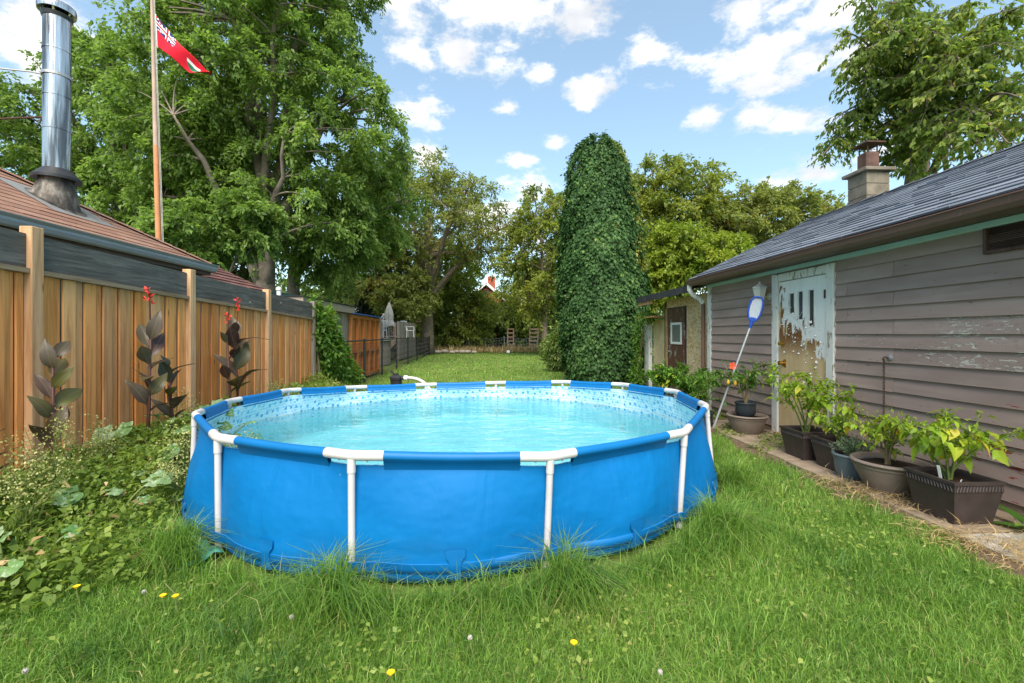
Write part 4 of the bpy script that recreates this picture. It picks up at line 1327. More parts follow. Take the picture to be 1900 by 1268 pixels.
def build_lamp_chain():
    c = Vector((GA - .024, 6.06, 1.89))
    t = thing('wall_lamp', 'pale lantern lamp on the garage wall left of the door', 'lamp', c)
    mm = MB(); mm.lathe([(.055, 0), (.055, .008), (.035, .02), (.02, .022)], 18); mm.v = [(c.x - v[2], c.y + v[0], c.z + v[1]) for v in mm.v]; mm.build('wall_plate', M['grey_paint'], t, 40)
    m = MB(); m.tube([c + Vector((-.02, 0, 0)), c + Vector((-.08, 0, -.01)), c + Vector((-.13, 0, -.08))], .012, 8); m.build('arm', M['grey_paint'], t, 40)
    b = c + Vector((-.14, 0, -.09))
    m = MB(); m.lathe([(.035, 0), (.055, .01), (.055, .03), (.05, .032)], 6, tuple(b)); m.build('base_cup', M['grey_paint'], t)
    m = MB(); m.lathe([(.05, .033), (.088, .205)], 6, tuple(b), False, False); m.build('glass_shade', M['frost'], t)
    m = MB()
    for k in range(6):
        a = k * math.pi / 3
        m.beam(b + Vector((.051 * math.cos(a), .051 * math.sin(a), .033)), b + Vector((.09 * math.cos(a), .09 * math.sin(a), .206)), .009, .009)
    m.build('shade_ribs', M['grey_paint'], t)
    m = MB(); m.lathe([(.102, .206), (.102, .218), (.045, .25), (.03, .262), (.012, .268), (.016, .285), (.0, .30)], 6, tuple(b)); m.build('cap', M['grey_paint'], t)
    # chain on its hook
    h = Vector((GA - .03, 4.17, 1.13))
    t = thing('hanging_chain', 'rusty chain hanging from a hook on the clapboard wall', 'chain', h)
    mm = MB(); mm.lathe([(.034, 0), (.034, .006), (.018, .018), (.0, .02)], 16); mm.v = [(h.x + .004 - v[2], h.y + v[0], h.z + v[1]) for v in mm.v]; mm.build('wall_plate', M['galv'], t, 40)
    m = MB(); m.tube([h + Vector((-.015, 0, 0)), h + Vector((-.05, 0.004, .012)), h + Vector((-.065, .008, -.005)), h + Vector((-.055, .01, -.025))], .007, 7); m.build('hook', M['rusty'], t, 40)
    m = MB(); z = h.z - .02
    for k in range(22):
        cc = Vector((h.x - .052, h.y + .009, z))
        pts = []
        for i in range(9):
            a = 2 * math.pi * i / 8
            u, w = .009 * math.cos(a), .019 * math.sin(a)
            pts.append(cc + (Vector((u, 0, w)) if k % 2 else Vector((0, u, w))))
        m.tube(pts, .0034, 5, False)
        z -= .029
    m.build('links', M['rusty'], t, True)
build_lamp_chain()

def build_leanto():
    t = thing('lean_to_shed', 'patchwork lean to shed with chipboard wall and brown door past the garage', 'shed', (4.05, 9.5, 0))
    A = 4.06
    m = MB(); m.box(A + .021, 6.5, 7.98, 10.25, 0, 2.12); m.build('wall', M['dark_soffit'], t)
    for (y0, y1, z0, z1) in ((7.985, 9.02, 0.02, 1.10), (7.985, 9.02, 1.104, 2.14), (9.024, 10.06, 1.96, 2.14)):
        m = MB(); m.bbox(A, A + .018, y0, y1, z0, z1, .002); m.build('chipboard_panel', M['osb'], t)
    m = MB(); m.bbox(A - .03, A + .018, 9.98, 10.07, .02, 1.955, .004); m.build('door_post', M['bare_wood'], t)
    m = MB(); m.bbox(A - .012, A + .012, 9.10, 9.97, .03, 1.93, .003); d = m.build('door', M['old_door'], t)
    m = MB()
    for (a, b, z0, z1) in ((9.22, 9.27, 1.15, 1.62), (9.72, 9.77, 1.15, 1.62), (9.271, 9.719, 1.15, 1.20), (9.271, 9.719, 1.57, 1.62)):
        m.box(A - .03, A - .013, a, b, z0, z1)
    m.build('window_frame', M['white'], d)
    m = MB(); m.box(A - .018, A - .0125, 9.271, 9.719, 1.201, 1.569); m.build('pane', M['grey_glass'], d)
    m = MB(); m.tube([(A - .013, 9.86, .98), (A - .06, 9.86, .98)], .028, 10); m.build('knob', M['galv'], d)
    m = MB(); m.box(A - .02, A - .0125, 9.84, 9.88, 1.05, 1.12); m.build('latch', M['galv'], d)
    # roof with shingled edge
    m = MB(); m.add([(3.70, 7.99, 2.20), (3.70, 10.95, 2.20), (6.3, 10.95, 2.75), (6.3, 7.99, 2.75), (3.70, 7.99, 2.25), (3.70, 10.95, 2.25), (6.3, 10.95, 2.80), (6.3, 7.99, 2.80)],
                    [(0, 3, 2, 1), (4, 5, 6, 7), (0, 1, 5, 4), (1, 2, 6, 5), (2, 3, 7, 6), (3, 0, 4, 7)])
    roof = m.build('roof', M['roof_under'], t)
    me = shingle_mesh('shingle', M['black_shingle'], .015)
    shingle_slope(roof, me, (3.68, 7.99, 2.25), (0, 1, 0), (2.6, 0, .55), 2.6, lambda tt: (0.0, 2.98), .16, .34, random.Random(31), .008)
    rr = random.Random(3); y = 7.99
    while y < 10.9:
        w = rr.uniform(.3, .36)
        m = MB(); m.box(3.664, 3.676, y + .004, min(10.95, y + w), 2.135 + rr.uniform(-.008, .008), 2.268); m.build('edge_shingle', M['black_shingle'], roof); y += w
    m = MB(); m.box(3.69, 3.72, 10.0, 10.94, 2.06, 2.134); m.build('fascia', M['bare_wood'], t)
    # open bay behind: tan sheet, white post, shelf boards
    m = MB(); m.bbox(A + .10, A + .115, 10.27, 11.15, .02, 1.72, .002); m.build('tan_panel', M['tan_board'], t)
    m = MB(); m.bbox(A - .02, A + .07, 11.16, 11.50, .02, 1.74, .005); m.build('white_post', M['white_trim'], t)
    m = MB(); m.bbox(3.80, A + .2, 10.26, 11.3, 1.76, 1.80, .004); m.build('shelf_board', M['bare_wood'], t)
build_leanto()
# ------------------------------------------------------------------ pool
PR = 2.44
PN = 14
_seen = [(361.5, 769), (404, 813), (652, 845.5), (1021, 848), (1270, 803), (1311, 754), (1254, 727), (1156, 714), (1044, 709),
         (920.5, 710.5), (790, 714), (658, 719), (534, 724.5), (425, 745)]
PV = []
for k, (px_, py_) in enumerate(_seen):
    a_ = 3.687 + 2 * math.pi * k / PN
    d_ = (2.0 + math.sin(a_)) * PR
    PV.append(at(px_, py_, d_))
PC = sum(PV, Vector()) / PN
PC.z = 0
WATER_Z = 0.34
FE = [.035, .005, .006, -.05, -.03, .07, .04, .03, .03, .03, .03, .03, .03, .025]

def pool_pt(k, s, t, inset=0.0):
    """wall point: k+s around, t 0 at the wall's top .. 1 at the ground"""
    p, q = PV[k % PN], PV[(k + 1) % PN]
    top = p.lerp(q, s)
    ti = Vector((top.x - PC.x, top.y - PC.y, 0)).normalized() * 0.03
    top = Vector((top.x - ti.x, top.y - ti.y, top.z - 0.062))
    # ground ring: rounder and wider than the rim
    def base(v, e):
        d = Vector((v.x - PC.x, v.y - PC.y, 0)); r = d.length
        return d.normalized() * (r + e - 0.012)
    bp, bq = base(p, FE[k % PN]), base(q, FE[(k + 1) % PN])
    b = bp.lerp(bq, s)
    r = bp.length * (1 - s) + bq.length * s
    bow = 0.105 * math.sin(math.pi * s)
    b = PC + b.normalized() * (b.length + bow)
    e = t ** (1 - .15 * math.sin(math.pi * s))
    x = top.x + (b.x - top.x) * e
    y = top.y + (b.y - top.y) * e
    belly = 0.055 * math.sin(math.pi * min(1, t * 1.02)) * math.sin(math.pi * s)
    o = Vector((x - PC.x, y - PC.y, 0)).normalized()
    belly += (.003 * math.sin(2 * math.pi * (2.3 * s + 1.6 * t + k * .37)) + .002 * math.sin(2 * math.pi * (5.1 * s - 2.2 * t + k * .71))) * 4 * t * (1 - t) * math.sin(math.pi * s)
    belly += .007 * math.exp(-((t - .80 - .03 * math.sin(k * 2.3 + s * 4)) / .035) ** 2) * math.sin(math.pi * s)
    tuck = -0.05 * max(0, (t - .9) / .1) ** 2
    x += o.x * (belly + tuck - inset); y += o.y * (belly + tuck - inset)
    return Vector((x, y, top.z * (1 - t) - 0.02 * t))

def build_pool():
    t = thing('swimming_pool', 'round blue frame pool with white legs standing on the lawn', 'swimming pool', (PC.x, PC.y, 0))
    NS, NT = 16, 22
    pts = [[pool_pt(k, s / NS, j / NT) for j in range(NT + 1)] for k in range(PN) for s in range(NS)]
    m = MB(); m.grid(pts, closed_u=True, flip=True)
    m.build('outer_wall', M['vinyl'], t, True)
    # inner liner with printed mosaic, uv in metres
    pts = [[pool_pt(k, s / NS, j / NT, 0.012) for j in range(NT + 1)] for k in range(PN) for s in range(NS)]
    pts.append(pts[0])
    m = MB(); m.grid(pts)
    ln = m.build('inner_liner', [M['mosaic'], M['aqua']], t, True)
    me = ln.data
    uv = me.uv_layers.new(name='UVMap')
    nv = NT + 1
    arc = 2 * math.pi * PR / (PN * NS)
    for poly in me.polygons:
        low = False
        for li in poly.loop_indices:
            vi = me.loops[li].vertex_index
            i, j = divmod(vi, nv)
            uv.data[li].uv = (i * arc, me.vertices[vi].co.z)
            if me.vertices[vi].co.z < WATER_Z - 0.10: low = True
        poly.material_index = 1 if low else 0
    # thin white line round the liner just above the water
    m = MB(); ring = []
    for k in range(PN):
        for s in range(NS):
            row = []
            for (t_, ins) in ((0.395, 0.016), (0.41, 0.016)):
                p = pool_pt(k, s / NS, t_, ins); row.append(p)
            ring.append(row)
    m.grid(ring, closed_u=True); m.build('liner_line', M['white'], t, True)
    m = MB()
    fl = [pool_pt(k, s / NS, 0.97, 0.0) for k in range(PN) for s in range(NS)]
    m.add([(p.x, p.y, 0.012) for p in fl], [tuple(range(len(fl)))])
    m.build('pool_floor', M['aqua'], t)
    # rim: blue sleeves and white tees
    r_t, r_s, L_T = 0.0245, 0.0275, 0.175
    for k in range(PN):
        p, q = PV[k], PV[(k + 1) % PN]
        d = (q - p); ln_ = d.length; d.normalize()
        a, b = p + d * (L_T - .006), q - d * (L_T - .006)
        out = Vector((d.y, -d.x, 0)).normalized()
        mid = (p + q) / 2
        if out.dot(mid - PC) < 0: out = -out
        up = Vector((0, 0, 1))
        m = MB(); n1, n2 = [], []
        rows = []
        NP = 12
        for i in range(NP + 1):
            f = i / NP
            c = a.lerp(b, f)
            sag = -0.006 * math.sin(math.pi * f)
            c = c + Vector((0, 0, sag))
            row = []
            for g in range(11):      # over the tube from outside to inside
                an = math.radians(-35 + g * 25)
                row.append(c + out * (r_s * math.cos(an)) + up * (r_s * math.sin(an)))
            kk = ((c - p).length) / ln_
            w0 = pool_pt(k, kk, 0.02, -0.003)
            w1 = pool_pt(k, kk, 0.02, 0.016)
            cut = 0.0
            row = [Vector((w0.x, w0.y, w0.z - .012))] + [Vector((w0.x, w0.y, c.z - .045)) * .5 + (row[0] * .5)] + row + [Vector((w1.x, w1.y, c.z - .045)) * .5 + row[-1] * .5] + [Vector((w1.x, w1.y, w1.z - .012))]
            rows.append(row)
        m.grid(rows)
        m.build('rim_sleeve', M['vinyl_rail'], t, 60)
    for k in range(PN):
        p = PV[k]; a, b = PV[k - 1], PV[(k + 1) % PN]
        da, db = (a - p).normalized(), (b - p).normalized()
        path = [p + da * L_T, p + da * (L_T - .012), p + da * .10, p + da * .05, p + (da + db) * .012, p + db * .05, p + db * .10, p + db * (L_T - .012), p + db * L_T]
        m = MB(); m.tube(path, [r_t + .0035, r_t + .005, r_t + .0045, r_t + .0045, r_t + .0045, r_t + .0045, r_t + .0045, r_t + .005, r_t + .0035], 16)
        tee = m.build('tee_joint', M['white_plastic'], t, 50)
        o = Vector((p.x - PC.x, p.y - PC.y, 0)).normalized()
        foot = pool_pt(k, 0, .97) + o * .026
        foot.z = 0.0
        top = p + Vector((0, 0, -.018))
        ax = (foot - top).normalized()
        m = MB(); m.tube([top, top + ax * .075], .0235, 14); m.build('socket', M['white_plastic'], tee, 50)
        for dd, w in ((da, .085), (db, .085)):
            m = MB(); m.tube([p + dd * w + Vector((0, 0, -.022)), p + dd * w + Vector((0, 0, -.036))], .006, 6)
            m.build('spring_pin', M['white_plastic'], tee)
        m = MB(); m.tube([top + ax * .06, top.lerp(foot, .5), foot], .0198, 14); m.build('leg', M['white_plastic'], t, 50)
        m = MB(); m.lathe([(.0225, 0), (.0225, .03), (.0205, .034)], 12, (foot.x, foot.y, 0)); m.build('foot_cap', M['white_plastic'], t, 50)
    # strap band round the feet, and the loop tabs that hold it
    def band(z0, z1, off, name, mt):
        m = MB(); rows = []
        for k in range(PN):
            for s in range(NS):
                f = s / NS
                near = max(0, 1 - min(f, 1 - f) * NS / 2.1)
                row = []
                for z in (z0, z0 + .003, (z0 + z1) / 2, z1 - .003, z1):
                    p = pool_pt(k, f, 1 - z / (PV[k].z - .062 + .02))
                    o = Vector((p.x - PC.x, p.y - PC.y, 0)).normalized()
                    e = off if z not in (z0, z1) else off - .006
                    row.append(p + o * (e + .042 * near * (1 if k % 2 == 0 else .95)))
                rows.append(row)
        m.grid(rows, closed_u=True); m.build(name, mt, t, 60)
    band(.085, .145, .007, 'strap', M['vinyl_strap'])
    for k in range(PN):
        m = MB()
        f0 = .52
        def T(u, z, e):
            f = f0 + u
            p = pool_pt(k, f, 1 - z / (PV[k].z - .062 + .02))
            o = Vector((p.x - PC.x, p.y - PC.y, 0)).normalized()
            return p + o * e
        rows = []
        for (z, w) in ((.05, .028), (.085, .028), (.115, .026), (.145, .026), (.165, .034), (.178, .045), (.215, .047), (.222, .044)):
            rows.append([T(u * w, z, .013 if abs(u) < .99 else .002) for u in (-1, -.985, -.5, 0, .5, .985, 1)])
        m.grid(rows, flip=True); m.build('strap_tab', M['vinyl_strap'], t, 60)
    # water
    m = MB()
    wl = [pool_pt(k, s / NS, 1 - (WATER_Z + .02) / (PV[k].z * (1 - s / NS) + PV[(k + 1) % PN].z * s / NS - .042), 0.02) for k in range(PN) for s in range(NS)]
    n = len(wl)
    vs = [(PC.x, PC.y, WATER_Z)] + [(p.x, p.y, WATER_Z) for p in wl]
    fs = [(0, 1 + i, 1 + (i + 1) % n) for i in range(n)]
    m.add(vs, fs)
    o = m.build('water', M['water'], None)
    tag(o, 'clear turquoise water filling the round blue pool', 'water', kind='structure')
    # green ground mesh peeking out on the left
    mb = MB(); rr = random.Random(6); rows = []
    for i in range(15):
        an = math.radians(219 + i * 1.3)
        row = []
        for j in range(5):
            rad = 2.45 + j * (.05 + .02 * math.sin(i * 1.1))
            row.append((PC.x + rad * math.cos(an), PC.y + rad * math.sin(an), .012 + rr.uniform(0, .03) * (1 if j < 4 else .2)))
        rows.append(row)
    mb.grid(rows)
    g = mb.build('ground_sheet', M['green_net'], None, True)
    tag(g, 'crumpled green mesh sheet sticking out under the left of the pool', 'sheet')
    sm = g.modifiers.new('thickness', 'SOLIDIFY'); sm.thickness = .003
build_pool()

def build_pump():
    c = at(735, 745, 8.0); c = Vector((c.x, c.y, 0))
    t = thing('sand_filter_pump', 'black pool pump with a valve handle behind the far rim', 'pump', c)
    m = MB(); m.lathe([(.15, 0), (.19, .04), (.20, .25), (.17, .40), (.10, .46), (.08, .48)], 20, tuple(c)); m.build('tank', M['pot_black'], t, 40)
    m = MB(); m.lathe([(.10, .46), (.10, .55), (.115, .56), (.115, .60), (.09, .62), (.06, .635)], 8, tuple(c)); m.build('valve_body', M['black_metal'], t)
    m = MB(); m.beam(c + Vector((-.02, 0, .63)), c + Vector((-.10, 0, .71)), .035, .03); m.tube([c + Vector((-.0, 0, .62)), c + Vector((0, 0, .66))], .045, 10); m.build('valve_handle', M['black_metal'], t)
    m = MB(); m.tube([c + Vector((.08, 0, .58)), c + Vector((.17, -.02, .58))], .035, 10); m.build('port', M['pot_black'], t, 40)
    m = MB(); m.tube([c + Vector((.15, -.02, .585)), c + Vector((.21, -.03, .585))], .045, 12); m.build('hose_nut', M['white'], t, 40)
    m = MB(); m.tube(bez(c + Vector((.2, -.03, .585)), c + Vector((.55, -.10, .60)), c + Vector((.68, -.30, .30)), 12), .03, 10); m.build('hose', M['hose'], t, 40)
build_pump()

def build_net():
    b = at(1322, 800, 6.25); b = Vector((b.x, b.y, 0.02))
    top = at(1396, 596, 6.10)
    t = thing('pool_skimmer_net', 'blue framed skimmer net on a long silver pole leaning by the lamp', 'net', b)
    d = (top - b).normalized()
    m = MB(); m.tube([b, b.lerp(top, .5)], .0155, 12); m.build('pole', M['alu'], t, 40)
    m = MB(); m.tube([b.lerp(top, .48), top], .0125, 12); m.build('pole', M['alu'], t, 40)
    tip = at(1407, 552, 6.06)
    d2 = (tip - top); L_ = d2.length; d2.normalize()
    side = d2.cross(Vector((-.6, -1, 0)).normalized()).normalized()
    nrm = side.cross(d2)
    outl = [(.0, .025), (.12, .055), (.30, .075), (.6, .08), (.85, .07), (1.0, .04)]
    loop = [top + d2 * (u * L_) + side * w for u, w in outl] + [top + d2 * (L_ * 1.02)] + [top + d2 * (u * L_) - side * w for u, w in outl[::-1]]
    loop.append(loop[0])
    m = MB(); m.tube(loop, .012, 8, False); m.build('net_frame', M['blue_plastic'], t, 50)
    m = MB(); m.tube([top - d * .10, top + d2 * .02], [.018, .026], 10); m.beam(top, top + d2 * .05, .07, .02, nrm); m.build('yoke', M['blue_plastic'], t, 40)
    m = MB()
    rows = []
    for u, w in outl:
        rows.append([top + d2 * (u * L_) + side * (w * s) + nrm * (-.02 * (1 - s * s)) for s in (-1, -.5, 0, .5, 1)])
    m.grid(rows)
    o = m.build('net_mesh', M['net'], t, True)
    sm = o.modifiers.new('thickness', 'SOLIDIFY'); sm.thickness = .003
build_net()

# ------------------------------------------------------------------ trees
def tree(name, label, base, th, tr, ells, nclump, cr, per, ls, lm, bark, seed, droop=0.35, cat='tree', group=None, asp=0.5, limbs=7, split=0.3, lean=(0, 0), flat=0.7, shell=0.35, trunk_n=10, roff=0.25):
    """trunk, limbs, twigs and a crown of small leaves in clumps inside the ellipsoids (cx,cy,cz,rx,ry,rz)"""
    rg = np.random.default_rng(seed)
    rr = random.Random(seed)
    base = Vector(base)
    t = thing(name, label, cat, base, group)
    E = np.array(ells, float)
    vol = E[:, 3] * E[:, 4] * E[:, 5]
    vol = vol / vol.sum()
    C, tries = [], 0
    mind = cr * 0.85
    while len(C) < nclump and tries < nclump * 30:
        tries += 1
        e = E[rg.choice(len(E), p=vol)]
        d = rg.normal(size=3); d /= np.linalg.norm(d)
        r_ = (shell + (1 - shell) * rg.random()) ** 0.6
        p = e[:3] + d * r_ * e[3:6]
        if C and np.min(np.linalg.norm(np.array(C) - p, axis=1)) < mind * (0.6 if tries > nclump * 12 else 1): continue
        C.append(p)
    C = np.array(C)
    cen = (E[:, :3] * vol[:, None]).sum(0)
    top = Vector((cen[0], cen[1], cen[2]))
    sp = base + Vector((lean[0], lean[1], th))
    # trunk
    path = [base + (sp - base) * f + Vector((rr.uniform(-.05, .05), rr.uniform(-.05, .05), 0)) * th * .15 for f in (0, .2, .4, .6, .8)] + [sp]
    path[0] = base
    path2 = path + [sp.lerp(top, .5) + Vector((rr.uniform(-.2, .2), rr.uniform(-.2, .2), 0)), top]
    rad = [tr * 1.35, tr * 1.05, tr, tr * .93, tr * .88, tr * .8, tr * .45, tr * .2]
    m = MB(); m.tube(path2, rad, trunk_n); m.build('trunk', bark, t, True)
    nodes = [(np.array(p), r_) for p, r_ in zip(path2[4:], rad[4:])]
    # limbs to spread out clumps
    far = []
    idx = list(range(len(C)))
    rr.shuffle(idx)
    chosen = []
    for _ in range(min(limbs, len(C))):
        best = max(idx[:60], key=lambda i: min([np.linalg.norm(C[i] - C[j]) for j in chosen] + [np.linalg.norm(C[i] - cen) * .8]))
        chosen.append(best)
    for i in chosen:
        f = rr.uniform(split, 1.0)
        a = base.lerp(sp, max(.55, f)) if rr.random() < .6 else sp.lerp(top, rr.uniform(0, .4))
        e = Vector(C[i])
        mid = a.lerp(e, .5) + Vector((0, 0, (e - a).length * .16))
        pl = bez(a, mid, e, 7)
        pl = [pl[0]] + [p + Vector((rr.uniform(-1, 1), rr.uniform(-1, 1), rr.uniform(-1, 1))) * (e - a).length * .02 for p in pl[1:]]
        r0 = tr * rr.uniform(.42, .6)
        rl = [r0 * (1 - .8 * k / 7) for k in range(8)]
        m = MB(); m.tube(pl, rl, 7); m.build('limb', bark, t, True)
        nodes += [(np.array(p), r_) for p, r_ in zip(pl[2:], rl[2:])]
    NP_ = np.array([n[0] for n in nodes]); NR = np.array([n[1] for n in nodes])
    m = MB()
    for c in C:
        dist = np.linalg.norm(NP_ - c, axis=1) + np.maximum(0, NP_[:, 2] - c[2]) * .8
        j = int(np.argmin(dist))
        a, e = Vector(NP_[j]), Vector(c)
        if (e - a).length < .05: continue
        mid = a.lerp(e, .5) + Vector((rr.uniform(-.1, .1), rr.uniform(-.1, .1), .14)) * (e - a).length
        r0 = min(NR[j] * .7, .02 + (e - a).length * .018)
        m.tube(bez(a, mid, e, 4), [r0, r0 * .8, r0 * .6, r0 * .45, r0 * .25], 5, False)
    o = m.build('twigs', bark, t, True); tag(o, kind='stuff')
    # leaves: sprays around every clump
    nT = 9
    K = len(C)
    crs = cr * rg.uniform(.7, 1.3, K)
    cc = np.repeat(np.arange(K), nT)
    td = unit(rg.normal(size=(K * nT, 3)) * np.array([1, 1, flat]) + 0.35 * unit(C[cc] - cen) + np.array([0, 0, .15]))
    tl = crs[cc] * rg.uniform(.55, 1.25, K * nT)
    per_t = max(1, per // nT)
    ti = np.repeat(np.arange(K * nT), per_t)
    n = len(ti)
    u = rg.random(n) ** .7
    P = C[cc[ti]] + td[ti] * (tl[ti] * u)[:, None]
    P[:, 2] -= droop * tl[ti] * u ** 2
    P += rg.normal(size=(n, 3)) * (cr * .10)
    ax = td[ti] + rg.normal(size=(n, 3)) * .65
    ax[:, 2] -= droop * 1.2 * (0.4 + u)
    nr = rg.normal(size=(n, 3)) * .55 + np.array([0, 0, 1.0])
    sz = ls * rg.uniform(.65, 1.3, n)
    crn = rg.normal(0, .16, K)
    rnd = np.clip(.42 + crn[cc[ti]] + rg.normal(0, .17, n), 0, 1)
    o = leaf_cards('crown', P, ax, nr, sz, rnd, lm, t, asp)
    tag(o, kind='stuff')
    return t

def px_ell(px, py, d, wpx, hpx, depth=None):
    """ellipsoid around photo pixel at distance d with half width/height in pixels"""
    c = at(px, py, d)
    s = d / F_PX
    return (c.x, c.y, c.z, wpx * s, depth if depth else wpx * s, hpx * s)

def gb(px, d):
    p = at(px, HOR, d); return (p.x, p.y, 0)

def build_trees():
    g = 'trees behind the gardens'
    # big tree over the left fence
    tree('broadleaf_tree', 'largest leafy green tree, rising behind the cedar fence', gb(492, 17.5), 5.2, .42,
         [px_ell(470, 120, 17.5, 200, 190, 3.6), px_ell(620, 260, 17.5, 130, 130, 2.8), px_ell(360, 250, 17.0, 130, 150, 2.8), px_ell(520, -40, 17.5, 170, 110, 3), px_ell(560, 380, 17, 130, 60, 2.2)],
         350, .8, 380, .165, M['maple'], M['bark_grey'], 101, .5, limbs=11, group=g)
    tree('broadleaf_tree', 'leafy tree with a second dark trunk right of the largest tree', gb(545, 19.5), 4.2, .30,
         [px_ell(600, 440, 19.5, 110, 90, 2.4), px_ell(690, 380, 20, 80, 100, 2.2)],
         80, .75, 330, .17, M['maple'], M['bark_grey'], 102, .5, limbs=6, group=g)
    tree('broadleaf_tree', 'green tree standing behind the flagpole and metal flue', gb(225, 19), 4.5, .28,
         [px_ell(230, 230, 19, 120, 150, 2.8), px_ell(180, 110, 19, 60, 60, 1.6), px_ell(270, 360, 18.5, 130, 80, 2.6)],
         150, .75, 330, .17, M['maple'], M['bark'], 103, .55, limbs=8, group=g)
    tree('broadleaf_tree', 'tree at the left picture edge behind the metal flue', gb(10, 17), 4.5, .25,
         [px_ell(30, 260, 17, 90, 110, 2.2), px_ell(-60, 260, 17, 110, 140, 2.2)],
         75, .7, 300, .16, M['maple'], M['bark'], 104, .55, limbs=6, group=g)
    tree('small_tree', 'low leafy tree just behind the end of the brown roof', gb(385, 13.5), 2.6, .10,
         [px_ell(370, 435, 13.5, 75, 60, 1.2), px_ell(460, 410, 13.5, 55, 50, 1)],
         60, .5, 300, .15, M['maple'], M['bark'], 105, .5, limbs=5, group=g)
    tree('dark_evergreen', 'dark dense tree seen through the big tree low branches', gb(430, 22), 3, .25,
         [px_ell(430, 400, 22, 120, 130, 2)], 70, .9, 300, .2, M['deep'], M['bark'], 106, .3, limbs=6, group=g)
    # sparse spreading tree in the middle
    tree('spreading_tree', 'sparse spreading olive tree with visible limbs at the lawn end', gb(792, 31), 6.2, .42,
         [px_ell(800, 400, 31, 150, 105, 4), px_ell(880, 420, 31, 85, 80, 3), px_ell(700, 430, 31, 70, 90, 3), px_ell(790, 340, 31, 100, 45, 3)],
         185, 1.0, 185, .21, M['maple2'], M['bark'], 107, .35, limbs=13, group=g, shell=.25)
    tree('broadleaf_tree', 'thin brownish leaved tree left of the sparse spreading tree', gb(715, 29), 4.2, .18,
         [px_ell(700, 480, 29, 65, 85, 2.2), px_ell(740, 540, 29, 60, 50, 2)],
         85, .9, 240, .22, M['maple2'], M['bark'], 108, .35, limbs=6, group=g)
    tree('willowy_tree', 'yellowish feathery tree left of the ivy column', gb(1010, 29), 4.5, .22,
         [px_ell(1015, 460, 29, 75, 120, 2.5), px_ell(975, 520, 29, 50, 80, 2), px_ell(1060, 400, 30, 60, 70, 2)],
         130, .85, 260, .2, M['yellow_tree'], M['bark'], 109, .6, limbs=7, group=g)
    # right, behind the garage
    tree('broadleaf_tree', 'olive green tree behind the ivy column to its right', gb(1250, 21), 4.0, .22,
         [px_ell(1240, 390, 21, 95, 90, 2.6), px_ell(1180, 420, 21, 60, 90, 2), px_ell(1290, 430, 21, 80, 70, 2)],
         130, .75, 330, .16, M['yellow_tree'], M['bark'], 110, .4, limbs=7, group=g)
    tree('broadleaf_tree', 'olive tree rising above the garage roof end', gb(1420, 20), 3.4, .2,
         [px_ell(1420, 420, 20, 90, 70, 2.4), px_ell(1490, 420, 20, 50, 50, 1.8), px_ell(1360, 450, 20, 60, 60, 1.8)],
         110, .75, 330, .16, M['maple2'], M['bark'], 111, .4, limbs=7, group=g)
    tree('young_maple', 'bright lime green young tree behind the lean to shed', gb(1255, 15.5), 2.2, .09,
         [px_ell(1250, 480, 15.5, 75, 60, 1.5), px_ell(1320, 480, 15.2, 60, 40, 1.2), px_ell(1215, 520, 15, 45, 45, 1)],
         105, .5, 300, .13, M['lime_tree'], M['bark_grey'], 112, .45, limbs=6, group=g)
    # wood at the end of the lawn
    for i, (px_, d, py_, w, h, mt, lab) in enumerate([
        (850, 36, 575, 62, 55, 'yellow_tree', 'yellow green bushy tree in front of the dark wood'),
        (830, 38, 500, 60, 45, 'lime_tree', 'lime green treetop against the sparse spreading tree'),
        (925, 41, 600, 55, 38, 'deep', 'dark green tree below the red brick gable'),
        (990, 42, 560, 60, 80, 'deep', 'dark green tree behind the wooden ladders'),
        (760, 40, 570, 70, 70, 'deep', 'dark green tree behind the pool deck'),
        (1070, 38, 540, 60, 100, 'deep', 'dark green tree hidden partly by the ivy column'),
        (650, 36, 570, 70, 70, 'deep', 'dark green tree behind the orange screen'),
    ]):
        tree('woodland_tree', lab, gb(px_, d), max(1.5, (HOR - py_) * d / F_PX), .16, [px_ell(px_, py_, d, w, h, 2.0), px_ell(px_, 625, d, w * .9, 30, 1.6)],
             75, 1.0, 200, .26, M[mt], M['bark'], 120 + i, .35, limbs=4, group='trees of the wood behind the lawn')
    tree('spruce_tree', 'dark blue green spruce left of the closed parasol', gb(688, 30), 1.5, .14,
         [px_ell(688, 590, 30, 40, 35, 1.2), px_ell(688, 555, 30, 26, 25, .9), px_ell(688, 530, 30, 12, 16, .5)],
         60, .55, 260, .16, M['spruce'], M['bark'], 131, .3, limbs=4, group=g)
    # far dense wood as one mass behind
    rg = np.random.default_rng(77)
    n = 40000
    x = rg.uniform(-46, 60, n); y = rg.uniform(50, 60, n)
    hgt = 6.0 + 1.6 * wob(x, y * .2, .35, 3) + 0.7 * wob(x, y, 1.1, 4)
    hgt = np.where(x < -14, hgt + 2.0, hgt)
    z = hgt * rg.random(n) ** .8
    P = np.stack([x, y, z], 1)
    o = leaf_cards('far_wood', P, rg.normal(size=(n, 3)) + np.array([0, 0, -.4]), rg.normal(size=(n, 3)) + np.array([0, -.4, .8]), rg.uniform(.35, .75, n), np.clip(rg.normal(.4, .2, n), 0, 1), M['deep'], None, .6)
    tag(o, 'far dark mass of woodland closing the view', 'woodland', kind='stuff')
build_trees()

